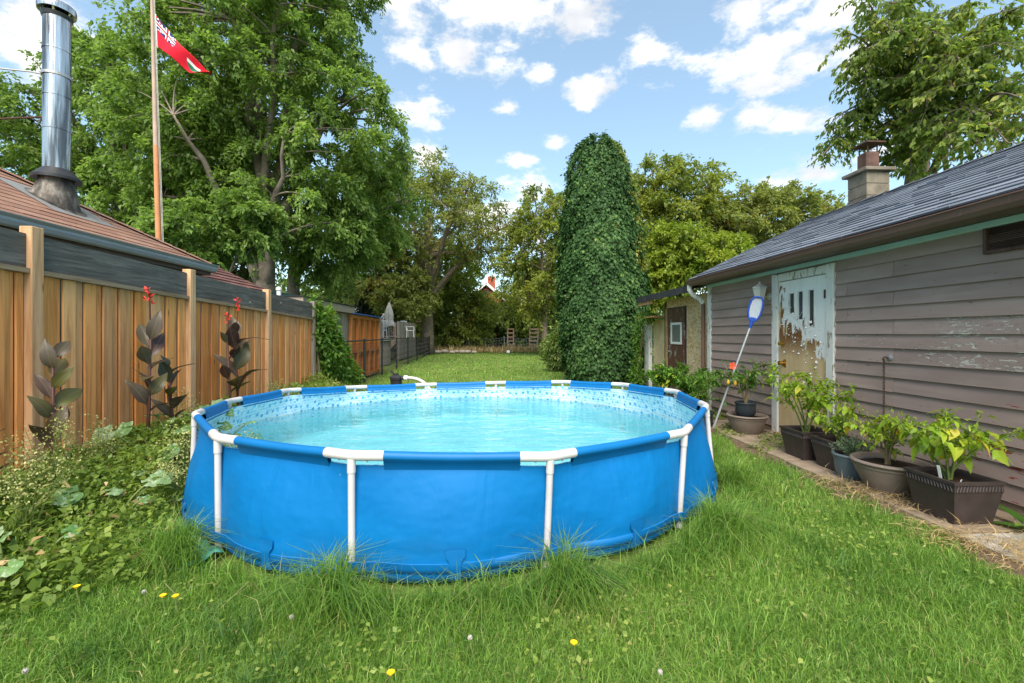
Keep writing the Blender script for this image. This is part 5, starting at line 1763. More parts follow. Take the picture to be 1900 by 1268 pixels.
def build_ivy():
    c = at(1117, 705, 13.4); c.z = 0
    t = thing('ivy_column', 'tall ivy covered column beside the lean to shed', 'ivy column', c)
    prof = [(.98, 0), (1.14, .5), (1.22, 1.5), (1.21, 2.4), (1.17, 3.3), (1.10, 4.2), (.98, 5.1), (.86, 5.9), (.72, 6.5), (.50, 6.95), (.18, 7.25), (.0, 7.3)]
    zs = np.array([p[1] for p in prof]); rs = np.array([p[0] for p in prof])
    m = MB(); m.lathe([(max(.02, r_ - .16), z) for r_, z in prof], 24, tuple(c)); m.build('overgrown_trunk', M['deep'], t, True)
    m.v = [(c.x + (v[0] - c.x), v[1], v[2]) for v in m.v]
    rg = np.random.default_rng(5)
    n = 62000
    z = rg.random(n) * 7.25
    a = rg.random(n) * 2 * np.pi
    r_ = np.interp(z, zs, rs)
    keep = rg.random(n) < (r_ / 1.28 + .12)
    z, a, r_ = z[keep], a[keep], r_[keep]; n = len(z)
    bulge = 0.13 * wob(a * 3, z * 2.2, 1.0, 2) + .07 * wob(a * 9, z * 6, 1.0, 5)
    r_ = r_ + bulge + np.abs(rg.normal(0, .05, n)) + .10 * (rg.random(n) < .04)
    lean = .035 * (z - 3)
    out = np.stack([np.cos(a), np.sin(a), np.zeros(n)], 1)
    P = np.array(c) + out * r_[:, None]; P[:, 2] += z; P[:, 0] -= lean
    ax = np.array([0, 0, -1.0]) + out * .45 + rg.normal(size=(n, 3)) * .38
    topk = np.clip((z - 6.4) / .8, 0, 1)[:, None]
    ax = ax * (1 - topk) + (out * .8 + rg.normal(size=(n, 3)) * .5) * topk
    nr = out + np.array([0, 0, .45]) + rg.normal(size=(n, 3)) * .3 + topk * np.array([0, 0, 1.2])
    rnd = np.clip(.42 + .22 * wob(a * 2.5, z * 1.5, 1, 8) + rg.normal(0, .17, n), 0, 1)
    # ivy leaves, tone varying in patches round the column
    o = leaf_cards('foliage', P, ax, nr, rg.uniform(.06, .11, n), rnd, M['ivy'], t, .8)
    tag(o, kind='stuff')
    # stray shoots poking out of the outline
    SP_, SA_, SZ_ = [], [], []
    for i in range(150):
        zz = rg.uniform(.3, 7.1); aa = rg.uniform(0, 2 * np.pi)
        ro = float(np.interp(zz, zs, rs)) + .05
        o_ = np.array([np.cos(aa), np.sin(aa), 0])
        p0 = np.array(c) + o_ * ro + np.array([-.035 * (zz - 3), 0, zz])
        dv = o_ * rg.uniform(.5, 1) + np.array([rg.normal(0, .4), rg.normal(0, .4), rg.normal(.1, .6)])
        dv /= np.linalg.norm(dv); L_ = rg.uniform(.12, .34)
        for j in range(16):
            u = rg.random()
            SP_.append(p0 + dv * L_ * u + np.array([0, 0, -.25 * L_ * u * u]) + rg.normal(size=3) * .02); SA_.append(dv + rg.normal(size=3) * .7 + np.array([0, 0, -.5])); SZ_.append(rg.uniform(.06, .11))
    n = len(SP_)
    tag(leaf_cards('stray_shoots', np.array(SP_), np.array(SA_), rg.normal(size=(n, 3)) + np.array([0, 0, 1.]), np.array(SZ_), np.clip(rg.normal(.6, .2, n), 0, .95), M['ivy'], t, .75), kind='stuff')
    # paler vine climbing the right shoulder and foot
    n = 1500
    z = 3.2 + rg.random(n) * 3.9; a = rg.normal(-.55, .16, n)
    r_ = np.interp(z, zs, rs) + .06 + rg.normal(0, .04, n)
    out = np.stack([np.cos(a), np.sin(a), np.zeros(n)], 1)
    P = np.array(c) + out * r_[:, None]; P[:, 2] += z; P[:, 0] -= .035 * (z - 3)
    o = leaf_cards('pale_vine', P, np.array([0, 0, -1.0]) + out * .5 + rg.normal(size=(n, 3)) * .5, out + rg.normal(size=(n, 3)) * .4, rg.uniform(.07, .12, n), np.clip(rg.normal(.7, .2, n), 0, 1), M['yellow_tree'], t, .7)
    tag(o, kind='stuff')
build_ivy()

def bush(name, label, cat, ells, n, ls, mt, seed, group=None, asp=.55, stem=True, droop=.5, npl=(0, 0, 1.0)):
    rg = np.random.default_rng(seed)
    E = np.array(ells, float)
    base = (float(E[0, 0]), float(E[0, 1]), 0)
    t = thing(name, label, cat, base, group)
    w = E[:, 3] * E[:, 4] * E[:, 5]; w /= w.sum()
    k = rg.choice(len(E), n, p=w)
    d = unit(rg.normal(size=(n, 3)))
    r_ = rg.random(n) ** .38
    f = 1 + .18 * wob(d[:, 0] * 4 + k, d[:, 2] * 4 + d[:, 1] * 3, 1.3, seed)
    P = E[k, :3] + d * E[k, 3:6] * (r_ * f)[:, None]
    P[:, 2] = np.maximum(P[:, 2], .02)
    ax = d + rg.normal(size=(n, 3)) * .6; ax[:, 2] -= droop
    nr = d * .5 + np.array(npl) + rg.normal(size=(n, 3)) * .45
    cl = .2 * wob(P[:, 0] * 3, P[:, 2] * 3 + P[:, 1] * 2, 1.2, seed + 1)
    o = leaf_cards('foliage', P, ax, nr, ls * rg.uniform(.6, 1.3, n), np.clip(.45 + cl + rg.normal(0, .18, n), 0, 1), mt, t, asp)
    tag(o, kind='stuff')
    if stem:
        m = MB(); rr = random.Random(seed)
        for i in range(9):
            e = E[rr.randrange(len(E))]
            q = Vector((e[0] + rr.uniform(-.5, .5) * e[3], e[1] + rr.uniform(-.5, .5) * e[4], e[2] + rr.uniform(0, .5) * e[5]))
            m.tube(bez((base[0] + rr.uniform(-.1, .1), base[1] + rr.uniform(-.1, .1), 0), (base[0], base[1], q.z * .6), q, 4), [.016, .013, .01, .008, .005], 5, False)
        m.build('stems', M['stem_woody'], t, True)
    return t

def build_shrubs():
    v = [(-3.5, 9.35, 1.50, .22, .28, .55), (-3.48, 9.75, 1.0, .32, .42, .95), (-3.45, 10.2, .65, .34, .5, .65), (-3.55, 9.25, 1.95, .14, .2, .22), (-3.45, 10.9, .35, .35, .6, .36)]
    bush('climbing_vine', 'bright green vine tumbling over the end of the cedar fence', 'vine', v, 7500, .10, M['vine'], 41)
    for i, (px_, d, w, h, lab) in enumerate([(1035, 17, 26, 60, 'pale leafed shrub left of the ivy column foot'), (1045, 20, 30, 70, 'taller pale shrub behind the ivy column foot'), (1022, 24, 22, 38, 'small cream flecked shrub at the lawn edge')]):
        c = at(px_, 0, d); zt = h * d / F_PX
        bush('shrub', lab, 'shrub', [(c.x, c.y, zt * .55, w * d / F_PX, .8, zt * .6), (c.x + .2, c.y, zt, w * .7 * d / F_PX, .6, zt * .35)], 4200, .11, M['shrub'], 50 + i, 'pale shrubs beside the ivy column')
    bush('vine_tangle', 'green vine tangle climbing the white post of the lean to', 'vine', [(3.85, 11.45, 1.0, .12, .2, .9), (3.75, 11.2, .25, .25, .3, .28), (3.88, 10.8, 1.78, .15, .4, .14), (3.95, 10.35, .35, .08, .12, .35)], 1700, .075, M['vine'], 58)
    # dry straw strip at the far end of the lawn and low weeds there
    rg = np.random.default_rng(9)
    n = 5000
    x = rg.uniform(-6.5, 5.5, n); y = 33.0 + rg.random(n) * 3.5 + .8 * wob(x, x * 0, .9, 3)
    kk = rg.random(n) < .5 + .5 * wob(x, y, .8, 6); x, y = x[kk], y[kk]; n = len(x)
    P = np.stack([x, y, np.zeros(n)], 1)
    o = leaf_cards('dry_grass', P, rg.normal(size=(n, 3)) * .35 + np.array([0, 0, 1.]), rg.normal(size=(n, 3)), rg.uniform(.25, .65, n), rg.random(n), M['straw_blade'], None, .12)
    tag(o, 'strip of dry straw coloured grass at the lawn end', 'dry grass', kind='stuff')
build_shrubs()

def build_overhang():
    """tree beyond the garage whose branches hang over its roof"""
    rg = np.random.default_rng(15); rr = random.Random(15)
    base = Vector((9.6, 9.6, 0))
    t = thing('overhanging_tree', 'tree with drooping yellow green branches hanging over the garage roof', 'tree', base)
    fork = base + Vector((-.5, -.5, 4.6))
    m = MB(); m.tube([base, base + Vector((-.1, 0, 2.2)), fork, fork + Vector((-.3, -.6, 2.5))], [.32, .27, .2, .12], 10); m.build('trunk', M['bark'], t, True)
    ends = [(1525, 290, 8.3), (1560, 262, 8.4), (1545, 225, 8.3), (1590, 200, 8.2), (1640, 235, 8.2), (1655, 300, 8.3), (1680, 250, 8.0), (1690, 330, 7.9), (1600, 150, 8.0),
            (1575, 110, 8.0), (1640, 90, 7.8), (1700, 60, 7.6), (1760, 20, 7.4), (1620, 40, 7.8), (1680, 150, 7.6), (1740, 120, 7.2), (1800, 70, 6.9), (1860, 20, 6.7), (1720, 200, 7.2), (1770, 170, 6.8),
            (1830, 130, 6.5), (1890, 90, 6.3), (1790, 250, 6.6), (1840, 215, 6.3), (1890, 180, 6.0), (1770, 300, 6.6), (1820, 290, 6.2), (1870, 265, 5.9), (1910, 230, 5.8), (1930, 140, 6), (1690, 0, 7.6), (1820, -20, 6.8),
            (1600, -10, 8.0), (1650, 5, 7.8), (1570, 60, 8.2), (1665, 60, 7.2), (1730, 60, 7.0), (1780, 110, 6.8), (1850, 80, 6.4), (1610, 90, 7.6), (1900, 10, 6.4), (1750, 240, 7.0), (1640, 180, 8.0)]
    P, AX, SZ, RN = [], [], [], []
    mb = MB()
    for i, (x, y, d) in enumerate(ends):
        e = at(x, y, d)
        a = fork + Vector((rr.uniform(-.4, .1), rr.uniform(-.6, .1), rr.uniform(0, 1.8)))
        mid = a.lerp(e, .55) + Vector((0, 0, (e - a).length * .30))
        pl = bez(a, mid, e, 12)
        mb.tube(pl, [.045 * (1 - .9 * k / 12) + .004 for k in range(13)], 5, False)
        # side sprays along the outer half
        for s in range(30):
            f = rr.uniform(.55, 1.0)
            q = pl[min(11, int(f * 12))].lerp(pl[min(12, int(f * 12) + 1)], f * 12 - int(f * 12))
            dr = Vector((rr.gauss(0, 1), rr.gauss(0, 1), rr.gauss(-.35, .5))).normalized()
            ln = rr.uniform(.22, .6)
            pe = q + dr * ln + Vector((0, 0, -.22 * ln))
            mb.tube([q, q.lerp(pe, .55) + Vector((0, 0, .04)), pe], [.005, .004, .002], 3, False)
            for l in range(16):
                u = rr.uniform(.15, 1.05)
                pp = q.lerp(pe, u) + Vector((rr.gauss(0, .02), rr.gauss(0, .02), .03 * math.sin(math.pi * min(1, u))))
                P.append(pp); AX.append(dr * .5 + Vector((rr.gauss(0, .55), rr.gauss(0, .55), rr.gauss(-.75, .4))))
                SZ.append(rr.uniform(.07, .135)); RN.append(min(1, max(0, rr.gauss(.42 + .2 * math.sin(i * 2.1), .2))))
    mb.build('branches', M['bark'], t, True)
    P = np.array(P); AX = unit(np.array(AX)); SZ = np.array(SZ); RN = np.array(RN)
    n = len(P)
    NR = rg.normal(size=(n, 3)) * .7 + np.array([0, -.3, .8])
    # the largest-looking leaves as single pieces
    dist = P[:, 0] * SY + P[:, 1] * CY
    score = SZ / dist
    big = np.argsort(-score)[:280]
    rest = np.setdiff1d(np.arange(n), big)
    o = leaf_cards('foliage', P[rest], AX[rest], NR[rest], SZ[rest], RN[rest], M['overhang'], t, .45, .1)
    tag(o, kind='stuff')
    lm = MB()
    rows = []
    for (u, w) in ((0, .01), (.2, .16), (.42, .24), (.7, .15), (1.0, .005)):
        rows.append([(u, -w, -.10 * u * u + .05 * w * 4), (u, 0, -.10 * u * u), (u, w, -.10 * u * u + .05 * w * 4)])
    lm.grid(rows)
    me = lm.mesh('leaf', M['overhang_one'], smooth=True)
    for i in big:
        x = Vector(AX[i]); y = x.cross(Vector(NR[i])).normalized(); z = x.cross(y)
        inst(me, 'leaf', t, frame(x * SZ[i], y * SZ[i], z * SZ[i], Vector(P[i])))
build_overhang()
# ------------------------------------------------------------------ things beyond the chain link fence
def build_far():
    # raised deck beside a small above ground pool
    q = at(735, HOR, 24)
    t = thing('pool_deck', 'weathered grey raised deck with railing behind the chain link fence', 'deck', (q.x, q.y, 0))
    X0, X1, Y0, Y1 = q.x - 3.2, q.x + .3, 23.5, 27.0
    H = 1.15
    y = Y0
    rr = random.Random(4)
    while y < Y1:
        m = MB(); m.bbox(X0, X1, y, y + .135, H - .04, H, .004); m.build('deck_board', M['grey_wood'], t); y += .142
    for x in np.linspace(X0 + .05, X1 - .05, 5):
        for yy in (Y0 + .05, Y1 - .05):
            m = MB(); m.box(x - .05, x + .05, yy - .05, yy + .05, 0, H + .9); m.build('post', M['grey_wood'], t)
    def rail(p, q_, n):
        p, q_ = Vector(p), Vector(q_)
        m = MB(); m.beam(p + Vector((0, 0, .9)), q_ + Vector((0, 0, .9)), .09, .04); m.build('handrail', M['grey_wood'], t)
        m = MB(); m.beam(p + Vector((0, 0, .1)), q_ + Vector((0, 0, .1)), .04, .08); m.build('bottom_rail', M['grey_wood'], t)
        for i in range(n):
            c = p.lerp(q_, (i + .5) / n)
            m = MB(); m.box(c.x - .02, c.x + .02, c.y - .02, c.y + .02, H + .1, H + .885); m.build('baluster', M['grey_wood'], t)
    rail((X0, Y1 - .05, H), (X1, Y1 - .05, H), 26)
    rail((X0, Y0 + .05, H), (X0 + 1.0, Y0 + .05, H), 7)
    x = X1 + .02
    yy = Y0
    while yy < Y1 + 1.5:
        w = rr.uniform(.13, .15)
        m = MB(); m.box(x, x + .02, yy, yy + w - .006, .05, 2.05); m.build('privacy_board', M['grey_wood'], t); yy += w
    m = MB(); m.box(X0, X1, Y0 - .03, Y0, H - .2, H - .045); m.build('rim_joist', M['grey_wood'], t)
    # stair stringers
    for dx in (0, .8):
        m = MB(); m.beam((X1 - 1.7 + dx, Y0 - 1.9, .05), (X1 - .9 + dx, Y0 - .05, H - .08), .05, .24); m.build('stair_stringer', M['pink_wood'], t)
    for k in range(5):
        f = (k + .5) / 5
        m = MB(); m.box(X1 - 1.68 + .8 * f, X1 - .92 + .8 * f, Y0 - 1.9 + 1.85 * f - .13, Y0 - 1.9 + 1.85 * f + .13, .1 + f * 1.0, .135 + f * 1.0); m.build('stair_tread', M['pink_wood'], t)
    # neighbour's pool
    p = thing('neighbour_pool', 'above ground pool clad in pale boards behind the chain link fence', 'swimming pool', (q.x - 1.4, 20.3, 0))
    c = (q.x - 1.55, 20.6)
    n = 40
    for i in range(n):
        a0, a1 = 2 * math.pi * i / n, 2 * math.pi * (i + .96) / n
        m = MB(); r0, r1 = 2.0, 2.03
        vs = []
        for z in (0, 1.08):
            for (r_, a) in ((r0, a0), (r1, a0), (r1, a1), (r0, a1)):
                vs.append((c[0] + r_ * math.cos(a), c[1] + r_ * math.sin(a), z))
        m.add(vs, [(0, 3, 2, 1), (4, 5, 6, 7), (0, 1, 5, 4), (1, 2, 6, 5), (2, 3, 7, 6), (3, 0, 4, 7)])
        m.build('board', M['grey_wood'], p)
    m = MB(); m.lathe([(1.9, 1.085), (2.12, 1.085), (2.12, 1.13), (1.9, 1.13), (1.9, 1.085)], 40, (c[0], c[1], 0), False, False); m.build('rim', M['galv'], p)
    m = MB(); m.lathe([(1.99, .95), (0.01, .95)], 40, (c[0], c[1], 0), False, False); m.build('pool_cover', M['tarp'], p)
    # closed parasol
    u = at(722, HOR, 25.2)
    t = thing('parasol', 'closed beige parasol standing on the far deck', 'parasol', (u.x, u.y, H))
    m = MB(); m.tube([(u.x, u.y, H), (u.x, u.y, 3.15)], .03, 8); m.build('pole', M['galv'], t)
    m = MB()
    rows = []
    for (r_, z) in ((.30, 1.85), (.29, 2.0), (.20, 2.25), (.24, 2.32), (.21, 2.6), (.12, 2.95), (.03, 3.18)):
        rows.append([(u.x + r_ * (1 + .16 * math.cos(7 * a + z)) * math.cos(a), u.y + r_ * (1 + .16 * math.cos(7 * a + z)) * math.sin(a), z + .03 * math.cos(7 * a)) for a in [2 * math.pi * k / 42 for k in range(43)]])
    m.grid(rows); m.build('folded_canopy', M['fabric_beige'], t, True)
    m = MB(); m.lathe([(.215, 2.24), (.23, 2.27), (.215, 2.30)], 20, (u.x, u.y, 0), False, False); m.build('tie', M['fabric_beige'], t)
    u2 = at(711, HOR, 26.3)
    t = thing('parasol', 'white folded canopy leaning behind the closed beige parasol', 'parasol', (u2.x, u2.y, H))
    m = MB(); m.tube([(u2.x, u2.y, H), (u2.x, u2.y, 2.6)], .025, 8); m.build('pole', M['white'], t)
    m = MB(); m.add([(u2.x - .25, u2.y, 2.25), (u2.x + .2, u2.y, 2.75), (u2.x + .25, u2.y + .3, 2.6), (u2.x - .15, u2.y + .3, 2.1), (u2.x - .05, u2.y - .2, 2.35)], [(0, 4, 1), (4, 3, 2, 1), (0, 3, 4), (0, 1, 2, 3)]); m.build('canopy', M['white'], t)
    # white chairs
    def chair(px_, d, rz, lab):
        c_ = at(px_, HOR, d)
        t = thing('garden_chair', lab, 'chair', (c_.x, c_.y, H), 'white chairs on the deck')
        def P(x, y, z):
            return (c_.x + x * math.cos(rz) - y * math.sin(rz), c_.y + x * math.sin(rz) + y * math.cos(rz), H + z)
        for (x, y) in ((-.24, -.22), (.24, -.22), (-.24, .22), (.24, .22)):
            m = MB(); m.tube([P(x * 1.1, y * 1.1, 0), P(x, y, .44)], .022, 6); m.build('leg', M['white'], t)
        m = MB(); m.beam(P(0, -.25, .43), P(0, .25, .43), .5, .03); m.build('seat', M['white'], t)
        for k in range(5):
            x = -.2 + .1 * k
            m = MB(); m.tube([P(x, .24, .44), P(x * 1.05, .34, .92)], .018, 5); m.build('back_slat', M['white'], t)
        m = MB(); m.tube([P(-.24, .33, .93), P(0, .36, .97), P(.24, .33, .93)], .022, 6); m.build('top_rail', M['white'], t)
        for x in (-.27, .27):
            m = MB(); m.tube([P(x, -.24, .43), P(x, -.22, .64), P(x, .3, .66)], .02, 6); m.build('armrest', M['white'], t)
    chair(756, 25.0, .9, 'white slatted garden chair at the right of the far deck')
    chair(706, 24.8, -2.3, 'white garden chair at the left of the far deck')
    # far houses
    def gable_house(lab, px_, d, w, zt, ze, mt, trim, chim=True, name='brick_house'):
        c_ = at(px_, HOR, d)
        t = thing(name, lab, 'house', (c_.x, c_.y, 0))
        x0, x1, y0, y1 = c_.x - w / 2, c_.x + w / 2, c_.y, c_.y + 8
        m = MB(); m.box(x0, x1, y0, y1, 0, ze)
        m.add([(x0, y0, ze), (x1, y0, ze), (c_.x, y0, zt), (x0, y1, ze), (x1, y1, ze), (c_.x, y1, zt)], [(0, 1, 2), (5, 4, 3)])
        m.build('wall', mt, t)
        m = MB()
        for sx in (-1, 1):
            e = c_.x + sx * (w / 2 + .4); ez = ze - .4 * (zt - ze) / (w / 2)
            m.add([(e, y0 - .4, ez), (c_.x, y0 - .4, zt + .02), (c_.x, y1, zt + .02), (e, y1, ez), (e, y0 - .4, ez + .15), (c_.x, y0 - .4, zt + .2), (c_.x, y1, zt + .2), (e, y1, ez + .15)],
                  [(0, 3, 2, 1), (4, 5, 6, 7), (0, 1, 5, 4), (1, 2, 6, 5), (2, 3, 7, 6), (3, 0, 4, 7)])
        roof = m.build('roof', M['roof_under'], t)
        m = MB()
        for sx in (-1, 1):
            e = c_.x + sx * (w / 2 + .42); ez = ze - .4 * (zt - ze) / (w / 2)
            m.beam((e, y0 - .43, ez + .07), (c_.x, y0 - .43, zt + .1), .05, .24)
        m.build('barge_board', trim, roof)
        if chim:
            m = MB(); m.box(c_.x + w * .05, c_.x + w * .05 + .8, y0 + 1.2, y0 + 2.0, zt - .6, zt + 1.0); m.build('chimney', M['brick'], roof)
        m = MB(); m.box(c_.x - .35, c_.x + .35, y0 - .03, y0 - .002, ze + .2, ze + .2 + (zt - ze) * .4); m.build('window', M['dark_glass'], t)
        return t
    gable_house('far red brick gable with white edges above the wood', 902, 46, 3.0, 6.5, 5.2, M['brick'], M['white'])
    gable_house('far pinkish brick house between the trunks behind the deck', 735, 44, 7.5, 4.6, 3.0, M['pink_brick'], M['white'], False)
    gable_house('small dark gabled roof with white edges above the orange screen', 668, 33, 1.2, 3.2, 2.5, M['dark_soffit'], M['white'], False, 'garden_shed')
    # wooden ladders used as plant supports
    def ladder(px0, px1, d, lab, lean):
        a, b = at(px0, HOR, d), at(px1, HOR, d)
        t = thing('wooden_ladder', lab, 'ladder', ((a.x + b.x) / 2, a.y, 0), 'wooden ladders at the lawn end')
        for p in (a, b):
            m = MB(); m.beam((p.x, p.y, 0), (p.x + lean, p.y + .15, 1.85), .10, .06); m.build('side_rail', M['pink_wood'], t)
        for k in range(6):
            z = .2 + k * .32
            m = MB(); m.beam((a.x + lean * z / 1.85, a.y - .06 + .15 * z / 1.85, z), (b.x + lean * z / 1.85, b.y - .06 + .15 * z / 1.85, z), .035, .11); m.build('rung', M['pink_wood'], t)
    ladder(942, 953, 36, 'left of two wooden ladders standing before the dark wood', 0.0)
    ladder(982, 997, 36, 'right of two wooden ladders standing before the dark wood', .08)
    # sagging wire fence at the lawn end
    t = thing('wire_fence', 'sagging wire fence on grey posts across the lawn end', 'fence', (-1, 35.0, 0))
    xs = [-5.6, -4.2, -1.6, 1.2, 3.8]
    for x in xs:
        m = MB(); m.tube([(x, 35.2, 0), (x + random.uniform(-.05, .05), 35.2, 1.25)], .035, 8); m.build('post', M['galv'], t)
    for x0, x1 in zip(xs[:-1], xs[1:]):
        m = MB()
        for z in (.2, .45, .7, .95, 1.12):
            m.tube([(x0 + (x1 - x0) * i / 6, 35.2, z - .12 * math.sin(math.pi * i / 6)) for i in range(7)], .008, 4, False)
        k = int((x1 - x0) / .2)
        for i in range(1, k):
            f = i / k; s = -.12 * math.sin(math.pi * f)
            m.tube([(x0 + (x1 - x0) * f, 35.2, .15), (x0 + (x1 - x0) * f, 35.2, 1.12 + s)], .006, 3, False)
        m.build('wire_mesh', M['galv'], t)
    # stones at the lawn end and a white ball
    rr = random.Random(14)
    words = ['leftmost', 'second', 'third', 'fourth', 'fifth', 'sixth', 'rightmost']
    for i, px_ in enumerate((812, 824, 838, 846, 858, 868, 880)):
        c_ = at(px_, HOR, 32.4 + rr.uniform(-.3, .5))
        m = MB(); r0 = rr.uniform(.14, .24)
        rows = []
        for j in range(6):
            ph = math.pi * j / 5
            rows.append([(c_.x + r0 * 1.3 * math.sin(ph) * math.cos(a) * (1 + .18 * math.sin(3 * a + i)), c_.y + r0 * math.sin(ph) * math.sin(a), r0 * .55 - r0 * .6 * math.cos(ph) * (1 + .1 * math.cos(2 * a))) for a in [2 * math.pi * k / 9 for k in range(10)]])
        m.grid(rows, flip=True)
        o = m.build('stone', M['stone'], None, True)
        tag(o, words[i] + ' of the row of stones left along the lawn end' if i not in (1, 2, 3, 4, 5) else words[i] + ' stone from the left in the row along the lawn end', 'stone', 'stones along the lawn end')
    c_ = at(943, HOR, 31.5)
    m = MB(); rows = [[(c_.x + .13 * math.sin(math.pi * j / 10) * math.cos(a), c_.y + .13 * math.sin(math.pi * j / 10) * math.sin(a), .13 - .13 * math.cos(math.pi * j / 10)) for a in [2 * math.pi * k / 16 for k in range(17)]] for j in range(11)]
    m.grid(rows, flip=True); o = m.build('ball', M['white'], None, True); tag(o, 'small white ball lying on the far lawn by the ladders', 'ball')
build_far()

# ------------------------------------------------------------------ pots
def leaf_blade(name, mt, shape, L=1.0, curl=.25, cup=.25, nx=6):
    """single leaf, x along, about 24 triangles"""
    mb = MB(); rows = []
    for i in range(nx + 1):
        u = i / nx
        w = np.interp(u, [s[0] for s in shape], [s[1] for s in shape])
        z = -curl * u * u
        rows.append([(u * L, -w, z + cup * w), (u * L, 0, z), (u * L, w, z + cup * w)])
    mb.grid(rows)
    return mb.mesh(name, mt, smooth=True)

PEP = leaf_blade('leaf', M['pepper'], [(0, .01), (.12, .12), (.35, .27), (.6, .22), (.85, .08), (1, .0)], curl=.35)
HIB = leaf_blade('leaf', M['hibiscus'], [(0, .01), (.15, .12), (.4, .22), (.65, .17), (.9, .06), (1, .0)], curl=.25)

def square_planter(t, c, s, h, mt):
    """c = base centre; s = rim side"""
    r1, r0 = s / 2, s / 2 * .74
    x, y = c
    def ring(r_, z): return [(x - r_, y - r_, z), (x + r_, y - r_, z), (x + r_, y + r_, z), (x - r_, y + r_, z)]
    m = MB()
    rings = [ring(r0, .022), ring(r0 + (r1 - r0) * .72, h * .76), ring(r0 + (r1 - r0) * .80, h * .78), ring(r1 * .95, h * .93), ring(r1, h * .935), ring(r1, h), ring(r1 - .022, h), ring(r1 - .03, h - .02), ring(r0 * .96, .05)]
    vs = [v for r_ in rings for v in r_]; fs = [(3, 2, 1, 0)]
    for i in range(len(rings) - 1):
        for k in range(4):
            k2 = (k + 1) % 4
            fs.append((i * 4 + k, i * 4 + k2, i * 4 + 4 + k2, i * 4 + 4 + k))
    m.add(vs, fs)
    body = m.build('planter_body', mt, t)
    m = MB()
    for (a, b) in ((-1, -1), (1, -1), (1, 1), (-1, 1)):
        m.box(x + a * r0 * .95, x + a * r0 * .62, y + b * r0 * .95, y + b * r0 * .62, 0, .024)
    m.build('feet', mt, body)
    m = MB()          # rope moulding under the rim
    n = 15
    for k in range(n):
        f = (k + .3) / n * 2 - 1; f2 = (k + .9) / n * 2 - 1
        ra, rb = r0 + (r1 - r0) * .82 + .004, r1 * .94 + .003
        m.tube([(x - ra, y + f * ra * .95, h * .80), (x - rb, y + f2 * rb * .95, h * .91)], .004, 4)
        m.tube([(x + f * ra * .95, y - ra, h * .80), (x + f2 * rb * .95, y - rb, h * .91)], .004, 4)
    m.build('rope_moulding', mt, body)
    m = MB(); q = r1 - .045
    m.grid([[(x + a * q, y + b * q, h - .045 + .012 * math.sin(a * 5 + b * 4)) for b in np.linspace(-1, 1, 5)] for a in np.linspace(-1, 1, 5)])
    m.build('soil', M['soil'], t, True)

def round_pot(t, c, rr_, h, mt, base=.62):
    x, y = c[0], c[1]; z = c[2] if len(c) > 2 else 0.0
    m = MB()
    m.lathe([(rr_ * base * .9, 0), (rr_ * base, .008), (rr_ * base * 1.05, .03), (rr_ * (base + .16), h * .3), (rr_ * .90, h * .68), (rr_ * .93, h * .80), (rr_ * .96, h * .81), (rr_ * .965, h * .88), (rr_ * 1.0, h * .89),
             (rr_ * 1.03, h * .94), (rr_ * 1.0, h * .99), (rr_ * .96, h), (rr_ * .92, h * .97), (rr_ * .88, h * .85), (rr_ * .80, h * .5)], 40, (x, y, z), True, False)
    m.build('pot', mt, t, 50)
    m = MB(); m.lathe([(rr_ * .885, h * .84), (rr_ * .5, h * .87), (.01, h * .86)], 24, (x, y, z), False, False); m.build('soil', M['soil'], t, True)

